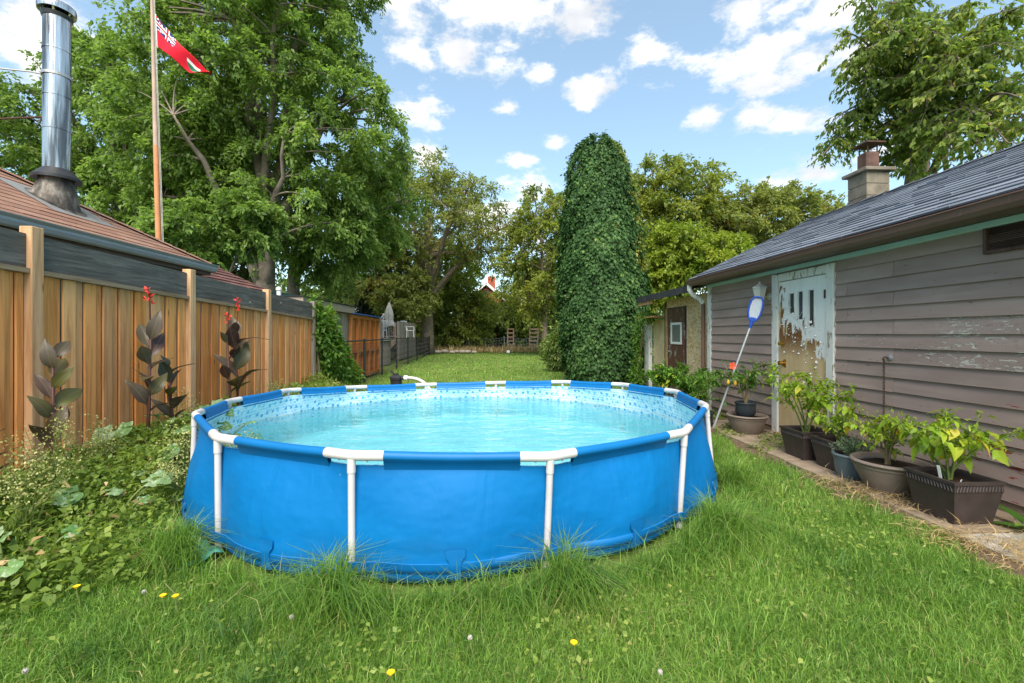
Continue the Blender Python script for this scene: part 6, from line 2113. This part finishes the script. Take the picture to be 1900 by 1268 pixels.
def plant(t, c, H, spread, nst, nlf, lmesh, lsz, seed, stemm, small=None, nsmall=0, droop=.6, small_sz=.035, bias=(0, 0)):
    """forked stems with single leaves; c = soil point"""
    rr = random.Random(seed)
    c = Vector(c)
    tips = []
    m = MB()
    for i in range(nst):
        a = 2 * math.pi * (i + rr.uniform(-.3, .3)) / nst
        r_ = spread * rr.uniform(.35, 1.0)
        e = c + Vector((r_ * math.cos(a) + bias[0], r_ * math.sin(a) + bias[1], H * rr.uniform(.62, 1.0)))
        mid = c.lerp(e, .5) + Vector((-math.cos(a) * r_ * .18, -math.sin(a) * r_ * .18, H * .12))
        pl = bez(c + Vector((rr.uniform(-.02, .02), rr.uniform(-.02, .02), 0)), mid, e, 8)
        m.tube(pl, [.009 - .006 * k / 8 for k in range(9)], 6, False)
        tips += [(p, (pl[min(8, k + 1)] - pl[max(0, k - 1)]).normalized(), k / 8) for k, p in enumerate(pl) if k >= 3]
        for j in range(4):       # forks
            k = rr.randint(3, 7)
            dr = Vector((rr.gauss(0, 1), rr.gauss(0, 1), rr.uniform(.1, .8))).normalized()
            q = pl[k]; e2 = q + dr * H * rr.uniform(.16, .34)
            p2 = bez(q, q.lerp(e2, .5) + Vector((0, 0, .03)), e2, 4)
            m.tube(p2, [.005, .0045, .004, .003, .002], 5, False)
            tips += [(p, dr, .7 + .3 * kk / 4) for kk, p in enumerate(p2) if kk >= 1]
    m.build('stems', stemm, t, True)
    for i in range(nlf):
        p, d, f = tips[rr.randrange(len(tips))]
        a = rr.uniform(0, 2 * math.pi)
        x = Vector((math.cos(a), math.sin(a), rr.uniform(-.9, .25) - droop * .4)).normalized()
        up = Vector((rr.gauss(0, .35), rr.gauss(0, .35), 1))
        y = up.cross(x).normalized(); z = x.cross(y)
        s = lsz * rr.uniform(.45, 1.15)
        pet = p + x * s * .2
        inst(lmesh, 'leaf', t, frame(x * s, y * s, z * s, pet))
    if nsmall:
        rg = np.random.default_rng(seed)
        tp = np.array([tuple(x[0]) for x in tips]); w = np.array([x[2] for x in tips]); w = w ** 2; w /= w.sum()
        k = rg.choice(len(tips), nsmall, p=w)
        P = tp[k] + rg.normal(size=(nsmall, 3)) * .022
        ax = rg.normal(size=(nsmall, 3)) + np.array([0, 0, -.3])
        o = leaf_cards('small_leaves', P, ax, rg.normal(size=(nsmall, 3)) * .5 + np.array([0, 0, 1.]), small_sz * rg.uniform(.6, 1.4, nsmall), np.clip(rg.normal(.5, .22, nsmall), 0, 1), small, t, .45)
        tag(o, kind='stuff')

def build_pots():
    g = 'potted plants along the garage wall'
    def T(name, lab, c, cat='potted plant'): return thing(name, lab, cat, (c[0], c[1], .02), g)
    # positions keep the near base corner where the picture shows it
    t = T('potted_pepper', 'pepper plant in the nearest dark brown square planter', (3.41, 3.13)); square_planter(t, (3.41, 3.13), .385, .33, M['pot_brown'])
    plant(t, (3.40, 3.15, .29), .50, .40, 7, 120, PEP, .125, 61, M['stem'], M['pepper_small'], 700, bias=(.03, .03))
    m = MB(); m.beam((3.25, 3.06, .30), (3.215, 3.05, .42), .018, .003); m.build('plant_tag', M['white'], t)
    m = MB(); m.beam((3.32, 3.00, .29), (3.325, 2.99, .335), .018, .003); m.build('plant_tag', M['white'], t)
    t = T('potted_pepper', 'yellowing pepper plant in a taupe round bowl pot', (3.42, 3.66)); round_pot(t, (3.42, 3.66), .27, .29, M['pot_taupe'], .55)
    plant(t, (3.40, 3.66, .24), .46, .30, 7, 95, PEP, .10, 62, M['stem_woody'], M['pepper_small'], 420)
    t = T('potted_rosemary', 'small rosemary in a blue grey round pot', (3.40, 4.02)); round_pot(t, (3.40, 4.02), .165, .25, M['pot_grey'], .68)
    rg = np.random.default_rng(3); n = 1300
    st = rg.normal(size=(26, 3)) * np.array([.5, .5, .25]) + np.array([0, 0, 1.]); st = unit(st) * rg.uniform(.12, .24, (26, 1))
    st[0] = (0, 0.01, .34)
    k = rg.integers(0, 26, n); u = rg.random(n)
    P = np.array([3.40, 4.02, .22]) + st[k] * u[:, None]
    o = leaf_cards('foliage', P, st[k] * 3 + rg.normal(size=(n, 3)) * .7, rg.normal(size=(n, 3)), rg.uniform(.025, .045, n), rg.random(n), M['rosemary'], t, .13); tag(o, kind='stuff')
    t = T('potted_pepper', 'small pepper plant in the middle dark brown square planter', (3.50, 4.29)); square_planter(t, (3.50, 4.29), .37, .32, M['pot_brown'])
    plant(t, (3.48, 4.28, .28), .36, .28, 6, 75, PEP, .09, 63, M['stem'], M['pepper_small'], 400)
    t = T('potted_pepper', 'tall leggy pepper plant in the planter before the white door', (3.47, 4.72)); square_planter(t, (3.47, 4.72), .38, .33, M['pot_brown'])
    plant(t, (3.45, 4.72, .29), .72, .46, 7, 90, PEP, .105, 64, M['stem'], M['pepper_small'], 950, small_sz=.05)
    t = T('empty_pot', 'taupe round pot holding a black nursery pot left of the door', (3.52, 5.95), 'pot'); round_pot(t, (3.52, 5.95), .255, .27, M['pot_taupe'], .62)
    t = T('potted_hibiscus', 'red flowering hibiscus in a black pot set in a taupe pot', (3.50, 5.95)); t.location.z = .255; WLOC[t.name] = Vector((3.50, 5.95, .255))
    round_pot(t, (3.50, 5.95, .25), .135, .19, M['pot_black'], .80)
    plant(t, (3.50, 5.95, .42), .60, .42, 7, 120, HIB, .125, 65, M['stem_woody'], M['hibiscus_small'], 380)
    c = at(1357, 679, 5.9)
    def flower(c, r_, mt, tt):
        m = MB()
        for k in range(5):
            a = 2 * math.pi * k / 5
            rows = []
            for i in range(4):
                u = i / 3
                w = .42 * r_ * math.sin(math.pi * (.15 + .7 * u)) + .004
                rows.append([(c.x + r_ * u * math.cos(a + s * w / r_), c.y - .02 - .5 * r_ * u * (1 - .5 * u), c.z + r_ * u * math.sin(a + s * w / r_)) for s in (-1, 0, 1)])
            m.grid(rows)
        m.tube([(c.x, c.y, c.z), (c.x, c.y - r_ * .9, c.z + .01)], .006, 6)
        m.build('flower', mt, tt, True)
    flower(c, .05, M['orange_petal'], t)
    for (x, y, d) in ((1351, 709, 6.0), (1364, 711, 6.0), (1378, 706, 6.1)):
        c = at(x, y, d); m = MB(); m.lathe([(.003, -.045), (.02, -.02), (.022, .0), (.010, .03), (.002, .035)], 8, tuple(c)); m.build('spent_bloom', M['yellow_leaf_old'], t, True)
    t = T('potted_shrub', 'black nursery pot of bushy green plant beside the pool rim', (3.13, 6.35)); round_pot(t, (3.13, 6.35), .11, .24, M['pot_black'], .82)
    plant(t, (3.13, 6.35, .22), .60, .26, 7, 92, HIB, .11, 66, M['stem'], M['hibiscus_small'], 700)
    t = T('potted_shrub', 'dense leafy plant against the lean to corner by the downspout', (3.40, 7.25)); round_pot(t, (3.40, 7.25), .22, .26, M['pot_taupe'], .62)
    plant(t, (3.40, 7.25, .24), .52, .42, 9, 100, HIB, .13, 67, M['stem'], M['hibiscus_small'], 1500, small_sz=.07)
    t = T('potted_shrub', 'light green leafy plant in front of the chipboard wall', (3.30, 8.2)); round_pot(t, (3.30, 8.2), .2, .25, M['pot_black'], .7)
    plant(t, (3.30, 8.2, .24), .55, .40, 8, 60, PEP, .11, 68, M['stem'], M['hibiscus_small'], 1400, small_sz=.07)
    # brick on the ground and a broad-leaved plant at the right edge
    m = MB(); m.bbox(2.98, 3.08, 5.95, 6.16, .0, .075, .006); o = m.build('loose_brick', M['terracotta'], None); tag(o, 'weathered brick on the ground beside the black nursery pot', 'brick')
    t = thing('broadleaf_clump', 'dark green broad leaved clump behind the nearest planter', 'plant', (3.74, 2.72, 0))
    bl = leaf_blade('leaf', M['hibiscus'], [(0, .01), (.2, .10), (.45, .15), (.75, .10), (1, .0)], curl=.45)
    rr = random.Random(9)
    for i in range(22):
        a = rr.uniform(0, 6.28); x = Vector((math.cos(a), math.sin(a), rr.uniform(.25, 1.3))).normalized()
        y = Vector((0, 0, 1)).cross(x).normalized(); z = x.cross(y); s = rr.uniform(.2, .34)
        inst(bl, 'leaf', t, frame(x * s, y * s, z * s, Vector((3.74 + rr.uniform(-.1, .1), 2.72 + rr.uniform(-.15, .15), .02))))
build_pots()

# ------------------------------------------------------------------ cannas and squash in the bed
CAN = []
for k, (cu, cp) in enumerate(((.10, .28), (.35, .22), (.62, .15))):
    mb = MB(); rows = []
    sh = [(0, .008), (.10, .05), (.25, .145), (.45, .20), (.65, .18), (.85, .085), (1, .0)]
    for i in range(9):
        u = i / 8; w = float(np.interp(u, [s[0] for s in sh], [s[1] for s in sh])); z = -cu * u ** 2.2
        rows.append([(u, s * w, z + cp * abs(s) * w * 1.5 + .03 * s * math.sin(u * 8 + k * 2 + s) * abs(s)) for s in (-1, -.5, 0, .5, 1)])
    mb.grid(rows); CAN.append(mb.mesh('leaf', M['canna'], smooth=True))

def canna(lab, base, stems, seed):
    rr = random.Random(seed)
    t = thing('canna_plant', lab, 'plant', base, 'cannas along the cedar fence')
    for (dx, H, nl, ls, fl) in stems:
        b = Vector(base) + Vector((dx * .1, dx, 0))
        top = b + Vector((rr.uniform(-.03, .03), rr.uniform(-.05, .05), H))
        m = MB(); m.tube([b, b.lerp(top, .5) + Vector((.01, .01, 0)), top], [.017, .014, .008], 8); m.build('stem', M['canna_stem'], t, True)
        for i in range(nl):
            f = .45 + .52 * i / max(1, nl - 1)
            p = b.lerp(top, f)
            a = math.radians(i * 147 + seed * 40) + rr.uniform(-.3, .3)
            # leaves fan mostly along the fence
            x = Vector((math.cos(a) * .55 + .22, math.sin(a), rr.uniform(.6, 1.9) if i < nl - 2 else rr.uniform(.9, 1.8))).normalized()
            nv = Vector((.8 + rr.gauss(0, .3), -.7 + rr.gauss(0, .3), .6)) if rr.random() < .45 else Vector((rr.gauss(0, .25) - .25, rr.gauss(0, .2), 1))
            y = nv.cross(x).normalized(); z = x.cross(y)
            s = ls * rr.uniform(.8, 1.15) * (1 if i < nl - 1 else .7)
            inst(CAN[rr.choice((0, 1, 1, 2))], 'leaf', t, frame(x * s * .95, y * s * 1.1, z * s, p))
        if fl:
            e = top + Vector((.0, fl[1], fl[0]))
            m = MB(); m.tube([top, top.lerp(e, .6) + Vector((0, .01, 0)), e], [.006, .005, .003], 6); m.build('flower_stalk', M['canna_stem'], t)
            for k in range(9):
                p = top.lerp(e, .62 + .045 * k) + Vector((rr.uniform(-.012, .012), rr.uniform(-.03, .03), 0))
                m = MB()
                for j in range(3):
                    d = Vector((rr.gauss(0, .5), rr.gauss(0, .6), rr.uniform(.3, 1.2))).normalized() * rr.uniform(.028, .05)
                    sd_ = d.cross(Vector((rr.gauss(0, 1), rr.gauss(0, 1), .2))).normalized() * .008
                    m.grid([[p, p, p + sd_ * .01], [p + d * .5 - sd_, p + d * .5 + Vector((0, 0, .006)), p + d * .5 + sd_], [p + d - sd_ * .3, p + d, p + d + sd_ * .3]])
                m.build('flower', M['red_petal'], t, True)

def build_cannas():
    canna('canna with big purple leaves near the left fence post, no flower', (-3.12, 3.33, 0), [(0, 1.22, 10, .25, None)], 5)
    canna('tallest twin stemmed canna with red blooms left of the second post', (-3.15, 4.25, 0), [(0, 1.42, 11, .27, (.36, -.03)), (.32, 1.06, 9, .26, None)], 2)
    canna('canna with red blooms nearest the left end of the pool', (-3.2, 5.85, 0), [(0, 1.40, 12, .36, (.42, .05)), (-.12, 1.28, 4, .28, (.34, .02))], 3)
    canna('low dark canna at the very left edge of the bed', (-2.95, 2.76, 0), [(0, .72, 8, .24, None)], 4)
    # squash
    mb = MB()
    n = 15
    ring = []
    for i in range(n + 1):
        a = -math.pi * .93 + 2 * math.pi * .93 * i / n
        r_ = .5 * (1 - .24 * abs(math.sin(a * 2.5)) + .05 * math.sin(a * 9))
        ring.append([(.08, 0, 0), (.08 + r_ * .55 * math.cos(a), r_ * .55 * math.sin(a), .05 + .02 * math.sin(5 * a)), (.08 + r_ * math.cos(a), r_ * math.sin(a), -.02 + .05 * math.sin(5 * a + 1))])
    mb.grid(ring)
    sq = mb.mesh('leaf', M['squash'], smooth=True)
    def squash(lab, c, spots, seed):
        t = thing('squash_plant', lab, 'plant', c, 'squash plants in the bed')
        rr = random.Random(seed)
        for (dx, dy, h, s) in spots:
            p = Vector((c[0] + dx, c[1] + dy, h))
            m = MB(); m.tube(bez((c[0] + dx * .3, c[1] + dy * .3, 0), (c[0] + dx * .6, c[1] + dy * .6, h * .8), p, 5), [.011, .010, .009, .008, .007, .006], 6); m.build('stalk', M['stem'], t, True)
            a = math.atan2(dy, dx) + rr.uniform(-.6, .6)
            x = Vector((math.cos(a), math.sin(a), rr.uniform(-.5, .1))).normalized()
            y = Vector((rr.gauss(.3, .45), rr.gauss(-.4, .45), 1)).cross(x).normalized(); z = x.cross(y)
            inst(sq, 'leaf', t, frame(x * s, y * s, z * s, p))
        return t
    def spots(n, sx, sy, h0, h1, s0, s1, seed):
        q = random.Random(seed)
        return [(q.uniform(-sx, sx), q.uniform(-sy, sy), q.uniform(h0, h1), q.uniform(s0, s1)) for _ in range(n)]
    squash('squash plant with large jagged pale leaves below the twin canna', (-2.80, 4.35, 0), spots(16, .38, .6, .25, .62, .14, .24, 1), 1)
    squash('squash plant with silvery leaves in the weeds at left', (-2.6, 3.05, 0), spots(10, .35, .4, .15, .42, .10, .17, 2), 2)
    squash('dusty squash plant sprawling beside the left of the pool', (-2.95, 5.5, 0), spots(10, .14, .6, .35, .58, .15, .22, 3), 3)
    squash('squash leaves low at the far left under the small canna', (-2.55, 2.5, 0), spots(6, .28, .25, .10, .28, .10, .15, 4), 4)
build_cannas()

# ------------------------------------------------------------------ weeds, grass, small flowers
def ring_r(x, y):
    return np.hypot(x - PC.x, y - PC.y)

def pool_in(x, y, off=.0):
    """inside the pool footprint"""
    ang = np.arctan2(y - PC.y, x - PC.x)
    va = np.array([math.atan2(v.y - PC.y, v.x - PC.x) for v in PV]); vr = np.array([math.hypot(v.x - PC.x, v.y - PC.y) for v in PV])
    o = np.argsort(va); va, vr = va[o], vr[o]
    r_ = np.interp(ang, np.concatenate([va - 2 * np.pi, va, va + 2 * np.pi]), np.concatenate([vr, vr, vr]))
    return np.hypot(x - PC.x, y - PC.y) < r_ + .12 + off

def blades(name, x, y, h, w, rnd, mt, seed, bend=.5, z0=0.0, wind=(0, 0), label=None, cat=None):
    rg = np.random.default_rng(seed)
    n = len(x)
    a = rg.random(n) * 2 * np.pi
    d = np.stack([np.cos(a), np.sin(a)], 1) * (bend * rg.uniform(.2, 1.2, n))[:, None] + np.array(wind)
    a2 = rg.random(n) * 2 * np.pi
    sx, sy = np.cos(a2) * w, np.sin(a2) * w
    B = np.stack([x, y, np.full(n, z0) - .03], 1)
    mid = B + np.stack([d[:, 0] * h * .28, d[:, 1] * h * .28, h * .62], 1)
    tip = B + np.stack([d[:, 0] * h, d[:, 1] * h, h * np.clip(1.05 - .45 * np.hypot(d[:, 0], d[:, 1]), .25, 1.05)], 1)
    S = np.stack([sx, sy, np.zeros(n)], 1)
    V = np.stack([B - S * .5, B + S * .5, mid + S * .42, tip, mid - S * .42], 1).reshape(-1, 3)
    i = np.arange(n)[:, None] * 5
    # quad + triangle as two quads-with-shared-verts is not possible: use triangles
    F1 = i + np.array([0, 1, 2]); F2 = i + np.array([0, 2, 4]); F3 = i + np.array([4, 2, 3])
    Fc = np.concatenate([F1, F2, F3]); rn = np.concatenate([rnd, rnd, rnd])
    o = np_mesh(name, V, Fc, rn, mt, None)
    return tag(o, label, cat, kind='stuff')

def frustum_pts(n, d0, d1, seed, power=1.0, side=1.42):
    """ground points inside the view wedge between distances d0 and d1"""
    rg = np.random.default_rng(seed)
    d = (d0 ** power + rg.random(n) * (d1 ** power - d0 ** power)) ** (1 / power)
    u = rg.uniform(-side, side, n)
    xc = u * d
    return xc * CY + d * SY, -xc * SY + d * CY, d, rg

def build_grass():
    def lawn_ok(x, y):
        bed = (x < -1.9 + .25 * np.sin(y * 1.9) + .12 * np.sin(y * 5.1) - np.clip((2.6 - y) * .9, 0, 3)) & (y < 9.6)
        path = (x > 3.09 + .10 * np.sin(y * 2.1) + .06 * np.sin(y * 7)) & (y < 6.6)
        wall = (x > 3.75) & (y < 12)
        return ~pool_in(x, y) & ~bed & ~path & ~wall & (x > -3.6 - np.clip((y - 16) * .05, 0, 1))
    for name, n, d0, d1, h0, h1, w, seed, pw, lab in (
            ('grass', 175000, 1.1, 3.4, .04, .10, .0034, 201, 1.6, 'near lawn grass in front of the pool'),
            ('grass', 135000, 3.2, 7.5, .04, .10, .0055, 202, 1.3, 'lawn grass beside the pool'),
            ('grass', 82000, 7.2, 16.0, .05, .10, .013, 203, 1.0, 'lawn grass just behind the pool'),
            ('grass', 60000, 15.5, 35.0, .05, .09, .034, 204, 1.0, 'far lawn grass towards the trees')):
        x, y, d, rg = frustum_pts(n, d0, d1, seed, pw)
        k = lawn_ok(x, y)
        if d0 > 15: k &= (x > -6) & (x < 6.5)
        x, y, d = x[k], y[k], d[k]
        nn = len(x)
        pch = wob(x, y, 1.1, 3) * .5 + wob(x, y, 3.3, 4) * .5
        hs = rg.uniform(h0, h1, nn) * (1 + .45 * wob(x, y, 2.2, 6))
        rnd = np.clip(.44 + .20 * pch + rg.normal(0, .17, nn) + (rg.random(nn) < .05 + .22 * np.clip(wob(x, y, 1.7, 21) - .25, 0, 1)) * .5, 0, 1)
        blades(name, x, y, hs, np.full(nn, w) * rg.uniform(.6, 1.3, nn), rnd, M['grass'], seed + 50, 1.0, wind=(.08, .02), label=lab, cat='grass')
    # long unmown tufts around the pool foot
    rg = np.random.default_rng(31)
    n = 50000
    a = rg.uniform(0, 2 * np.pi, n)
    x0 = PC.x + np.cos(a) * 2.9; y0 = PC.y + np.sin(a) * 2.9
    va = np.array([math.atan2(v.y - PC.y, v.x - PC.x) for v in PV]); vr = np.array([math.hypot(v.x - PC.x, v.y - PC.y) for v in PV])
    o = np.argsort(va); va, vr = va[o], vr[o]
    am = (a + np.pi) % (2 * np.pi) - np.pi
    rad = np.interp(am, np.concatenate([va - 2 * np.pi, va, va + 2 * np.pi]), np.concatenate([vr, vr, vr])) + .17 + np.abs(rg.normal(0, .10, n)) - .03
    cl = wob(a * 6, a * 0, 1, 2) * .6 + wob(a * 15, a * 0, 1, 7) * .4
    # strongest at the legs
    leg = np.exp(-(np.min(np.abs((am[:, None] - va[None, :] + np.pi) % (2 * np.pi) - np.pi), 1) / .045) ** 2)
    keep = rg.random(n) < np.clip(.28 + .35 * cl + .75 * leg, .05, 1)
    x = PC.x + np.cos(a) * rad; y = PC.y + np.sin(a) * rad
    keep &= ~((x < -2.3) & (y > 3.6) & (y < 5.2))
    x, y, cl2, lg = x[keep], y[keep], cl[keep], leg[keep]
    nn = len(x)
    h = rg.uniform(.11, .27, nn) * (1 + .40 * cl2 + .7 * lg)
    blades('long_grass', x, y, h, rg.uniform(.0035, .0062, nn), np.clip(.42 + rg.normal(0, .17, nn) + (rg.random(nn) < .07) * .5, 0, 1), M['grass'], 61, 1.0, wind=(.1, -.35), label='long unmown grass tufts around the foot of the pool', cat='grass')
    # clover and small broad leaves among the near lawn
    x, y, d, rg = frustum_pts(30000, 1.35, 6.5, 91, 1.3)
    k = lawn_ok(x, y) & ((wob(x, y, 2.4, 12) > .12) | (rg.random(len(x)) < .12))
    x, y = x[k], y[k]; n = len(x)
    o = leaf_cards('clover', np.stack([x, y, rg.uniform(.0, .06, n)], 1), rg.normal(size=(n, 3)) * np.array([1, 1, .3]), rg.normal(size=(n, 3)) * .35 + np.array([0, 0, 1.]), rg.uniform(.012, .034, n), np.clip(rg.normal(.5, .2, n), 0, 1), M['weed'], None, .75)
    tag(o, 'patches of clover and small weeds in the near lawn', 'clover', kind='stuff')
    # taller tufts here and there in the lawn
    x, y, d, rg = frustum_pts(230, 1.5, 9, 95, 1.2)
    k = lawn_ok(x, y); x, y = x[k], y[k]
    rad = rg.uniform(.04, .13, len(x)); tone = rg.normal(0, .16, len(x)); hh = rg.uniform(.10, .2, len(x))
    ii = np.repeat(np.arange(len(x)), 75); n = len(ii)
    bx = x[ii] + rg.normal(size=n) * rad[ii]; by = y[ii] + rg.normal(size=n) * rad[ii]
    kk = lawn_ok(bx, by); ii, bx, by = ii[kk], bx[kk], by[kk]; n = len(ii)
    blades('grass_tufts', bx, by, hh[ii] * rg.uniform(.6, 1.2, n), rg.uniform(.003, .006, n), np.clip(.32 + tone[ii] + rg.normal(0, .14, n), 0, 1), M['grass'], 96, 1.1, label='taller darker tufts of grass dotted over the lawn', cat='grass')
    # straw litter by the pots
    rg = np.random.default_rng(33)
    n = 2200
    cx = np.array([[3.35, 2.62], [3.2, 2.5], [3.30, 3.42], [3.12, 3.75], [3.6, 2.5], [3.05, 2.75]]); k = rg.integers(0, 6, n)
    P = np.concatenate([cx[k] + rg.normal(size=(n, 2)) * np.array([.13, .16]), rg.uniform(.02, .06, (n, 1))], 1)
    ax = rg.normal(size=(n, 3)) * np.array([1, 1, .22])
    o = leaf_cards('straw_litter', P, ax, np.array([0, 0, 1.]) + rg.normal(size=(n, 3)) * .3, rg.uniform(.05, .16, n), rg.random(n), M['straw_blade'], None, .04)
    tag(o, 'dry straw litter scattered round the pots on the path', 'straw', kind='stuff')
    # low green weeds along the wall and pots
    n = 2600
    x = rg.uniform(3.05, 3.85, n); y = rg.uniform(4.9, 7.6, n)
    kk = wob(x, y, 4, 3) > -.1
    x, y = x[kk], y[kk]; n = len(x)
    o = leaf_cards('path_weeds', np.stack([x, y, rg.uniform(.0, .07, n)], 1), rg.normal(size=(n, 3)) * np.array([1, 1, .4]), rg.normal(size=(n, 3)) * .4 + np.array([0, 0, 1.]), rg.uniform(.02, .055, n), rg.random(n), M['weed'], None, .6)
    tag(o, 'low green weeds on the soil by the garage wall', 'weeds', kind='stuff')

def build_weeds():
    rg = np.random.default_rng(71)
    # ground cover mound between fence and lawn
    n = 112000
    y = 1.2 + rg.random(n) ** .85 * 8.0
    x = rg.uniform(-3.5, -1.25, n)
    edge = -1.78 + .25 * np.sin(y * 1.9) + .12 * np.sin(y * 5.1) - np.clip((2.6 - y) * .75, 0, 3)
    k = (x < edge + rg.normal(0, .14, n)) & ~pool_in(x, y, .05)
    x, y, edge = x[k], y[k], edge[k]; n = len(x)
    mound = .10 + .36 * np.clip((edge - x) / 1.2, 0, 1) + .15 * wob(x, y, 2.6, 2) + .06 * wob(x, y, 6, 5)
    z = np.clip(mound, .04, 1) * rg.random(n) ** .45
    P = np.stack([x, y, z], 1)
    ax = rg.normal(size=(n, 3)) * np.array([1, 1, .6]) + np.array([0, 0, .1])
    nr = rg.normal(size=(n, 3)) * .5 + np.array([0, 0, 1.])
    pch = .22 * wob(x, y, 3.0, 9)
    sz = (.017 + .050 * rg.random(n) ** 1.8) * (1 + .4 * wob(x, y, 2.0, 11))
    o = leaf_cards('ground_cover', P, ax, nr, np.maximum(sz, .012), np.clip(.45 + pch + rg.normal(0, .18, n), 0, 1), M['weed'], None, .6)
    tag(o, 'tangled green weeds covering the bed left of the pool', 'weeds', kind='stuff')
    # dead brown leaves caught in the weeds
    m_ = 700
    kk = rg.integers(0, n, m_)
    Pd = P[kk] + np.array([0, 0, .03]); 
    o = leaf_cards('dead_leaves', Pd, rg.normal(size=(m_, 3)), rg.normal(size=(m_, 3)) + np.array([0, 0, .6]), rg.uniform(.03, .08, m_), rg.random(m_), M['straw_blade'], None, .5, .2)
    tag(o, 'dry brown leaves caught among the bed weeds', 'leaves', kind='stuff')
    # grass among them
    n = 30000
    y = 1.2 + rg.random(n) * 7; x = rg.uniform(-3.4, -1.4, n)
    e2 = -1.95 + .25 * np.sin(y * 1.9) + .12 * np.sin(y * 5.1) - np.clip((2.6 - y) * .75, 0, 3)
    k = ~pool_in(x, y, .05) & (x < e2); x, y = x[k], y[k]; n = len(x)
    blades('bed_grass', x, y, rg.uniform(.12, .40, n) * np.clip(.45 + (e2[k] - x) * .8, .45, 1.2), rg.uniform(.0025, .005, n), np.clip(rg.normal(.6, .22, n), 0, 1), M['grass'], 72, .8, label='rough grass growing through the bed of weeds', cat='grass')
    # feathery weeds with pale seed heads
    spots = [(-2.95, 3.15, .80, 'left of the squash, nearest the picture edge'), (-3.05, 3.65, .72, 'below the big purple canna'), (-2.55, 3.85, .62, 'in the middle of the bed'), (-2.75, 2.8, .66, 'at the left picture edge in front'),
             (-2.3, 3.45, .50, 'at the front of the bed'), (-3.2, 4.9, .75, 'between the two flowering cannas'), (-3.1, 6.6, .72, 'beyond the canna nearest the pool'), (-2.35, 4.25, .5, 'beside the left end of the pool')]
    for i, (x, y, h, where) in enumerate(spots):
        t = thing('seeding_weed', 'feathery weed with pale seed heads ' + where, 'plant', (x, y, 0), 'seeding weeds in the bed')
        rr = random.Random(200 + i)
        m = MB(); HP, SP = [], []
        for s in range(11):
            a = rr.uniform(0, 6.28); r_ = rr.uniform(.05, .22)
            e = Vector((x + r_ * math.cos(a), y + r_ * math.sin(a), h * rr.uniform(.7, 1.05)))
            pl = bez((x, y, 0), (x + r_ * .3 * math.cos(a), y + r_ * .3 * math.sin(a), h * .6), e, 6)
            m.tube(pl, [.004, .004, .0035, .003, .0025, .002, .0015], 4, False)
            for k in range(60):
                u = rr.uniform(.60, 1.03)
                q = pl[min(5, int(u * 6))].lerp(pl[min(6, int(u * 6) + 1)], u * 6 - int(u * 6)) if u < 1 else pl[6]
                HP.append(q + Vector((rr.gauss(0, .035), rr.gauss(0, .035), rr.gauss(0, .02))))
            for k in range(18):
                u = rr.uniform(.1, .75); q = pl[int(u * 6)]
                SP.append(q + Vector((rr.gauss(0, .03), rr.gauss(0, .03), 0)))
        m.build('stems', M['stem'], t)
        P = np.array(HP); n = len(P); g2 = np.random.default_rng(300 + i)
        tag(leaf_cards('seed_heads', P, g2.normal(size=(n, 3)) + np.array([0, 0, .6]), g2.normal(size=(n, 3)), g2.uniform(.010, .022, n), g2.random(n), M['weed_flower'], t, .6), kind='stuff')
        P = np.array(SP); n = len(P)
        tag(leaf_cards('leaves', P, g2.normal(size=(n, 3)) + np.array([0, 0, .3]), g2.normal(size=(n, 3)) + np.array([0, 0, 1.]), g2.uniform(.03, .07, n), g2.random(n), M['weed'], t, .3), kind='stuff')
    # dandelions and seed puffs
    def flower(px_, py_, kind, lab):
        d = F_PX * (CAM_H - .10) / (py_ - HOR)
        c = at(px_, py_, d)
        t = thing('dandelion', lab, 'flower', (c.x, c.y, 0), 'dandelions in the lawn')
        m = MB(); m.tube([(c.x + .02, c.y, 0), (c.x + .005, c.y, .06), c], [.003, .0028, .0025], 6); m.build('stem', M['stem'], t)
        m = MB(); rr = random.Random(int(px_))
        if kind == 'y':
            for k in range(26):
                a = 2 * math.pi * k / 26; r_ = .015 * (1 if k % 2 else .7)
                p, q = c, c + Vector((r_ * math.cos(a), r_ * math.sin(a), .006 + .004 * (k % 2)))
                s = Vector((-math.sin(a), math.cos(a), 0)) * .003
                m.grid([[p - s * .4, p + s * .4], [q - s, q + s]])
            m.lathe([(.007, .0), (.006, .005), (.0, .007)], 8, tuple(c)); m.build('petals', M['yellow_petal'], t)
        else:
            for k in range(60):
                d_ = Vector((rr.gauss(0, 1), rr.gauss(0, 1), rr.gauss(.1, 1))).normalized()
                m.tube([c, c + d_ * .010], [.0006, .0014], 3, False)
            m.lathe([(.003, -.003), (.007, -.002), (.008, .003), (.006, .007), (.0, .009)], 10, tuple(c)); m.build('seed_puff', M['puff'], t)
    for px_, py_, k, lab in ((302, 1108, 'y', 'yellow dandelion at left, the larger of a close pair'), (325, 1109, 'y', 'yellow dandelion at left, right hand one of a close pair'), (142, 1091, 'y', 'yellow dandelion alone below the weed bed'),
                             (725, 1252, 'y', 'yellow dandelion at the bottom picture edge left of centre'), (1065, 1196, 'y', 'yellow dandelion right of centre in the near lawn'),
                             (267, 1098, 'p', 'white dandelion puff beside the yellow pair'), (872, 1183, 'p', 'white dandelion puff at the middle of the near lawn'), (1225, 1247, 'p', 'white dandelion puff low at right of centre'), (541, 1145, 'p', 'white dandelion puff on a tall stem left of centre'), (47, 1245, 'p', 'white dandelion puff in the bottom left corner')):
        flower(px_, py_, k, lab)
build_weeds()
build_grass()
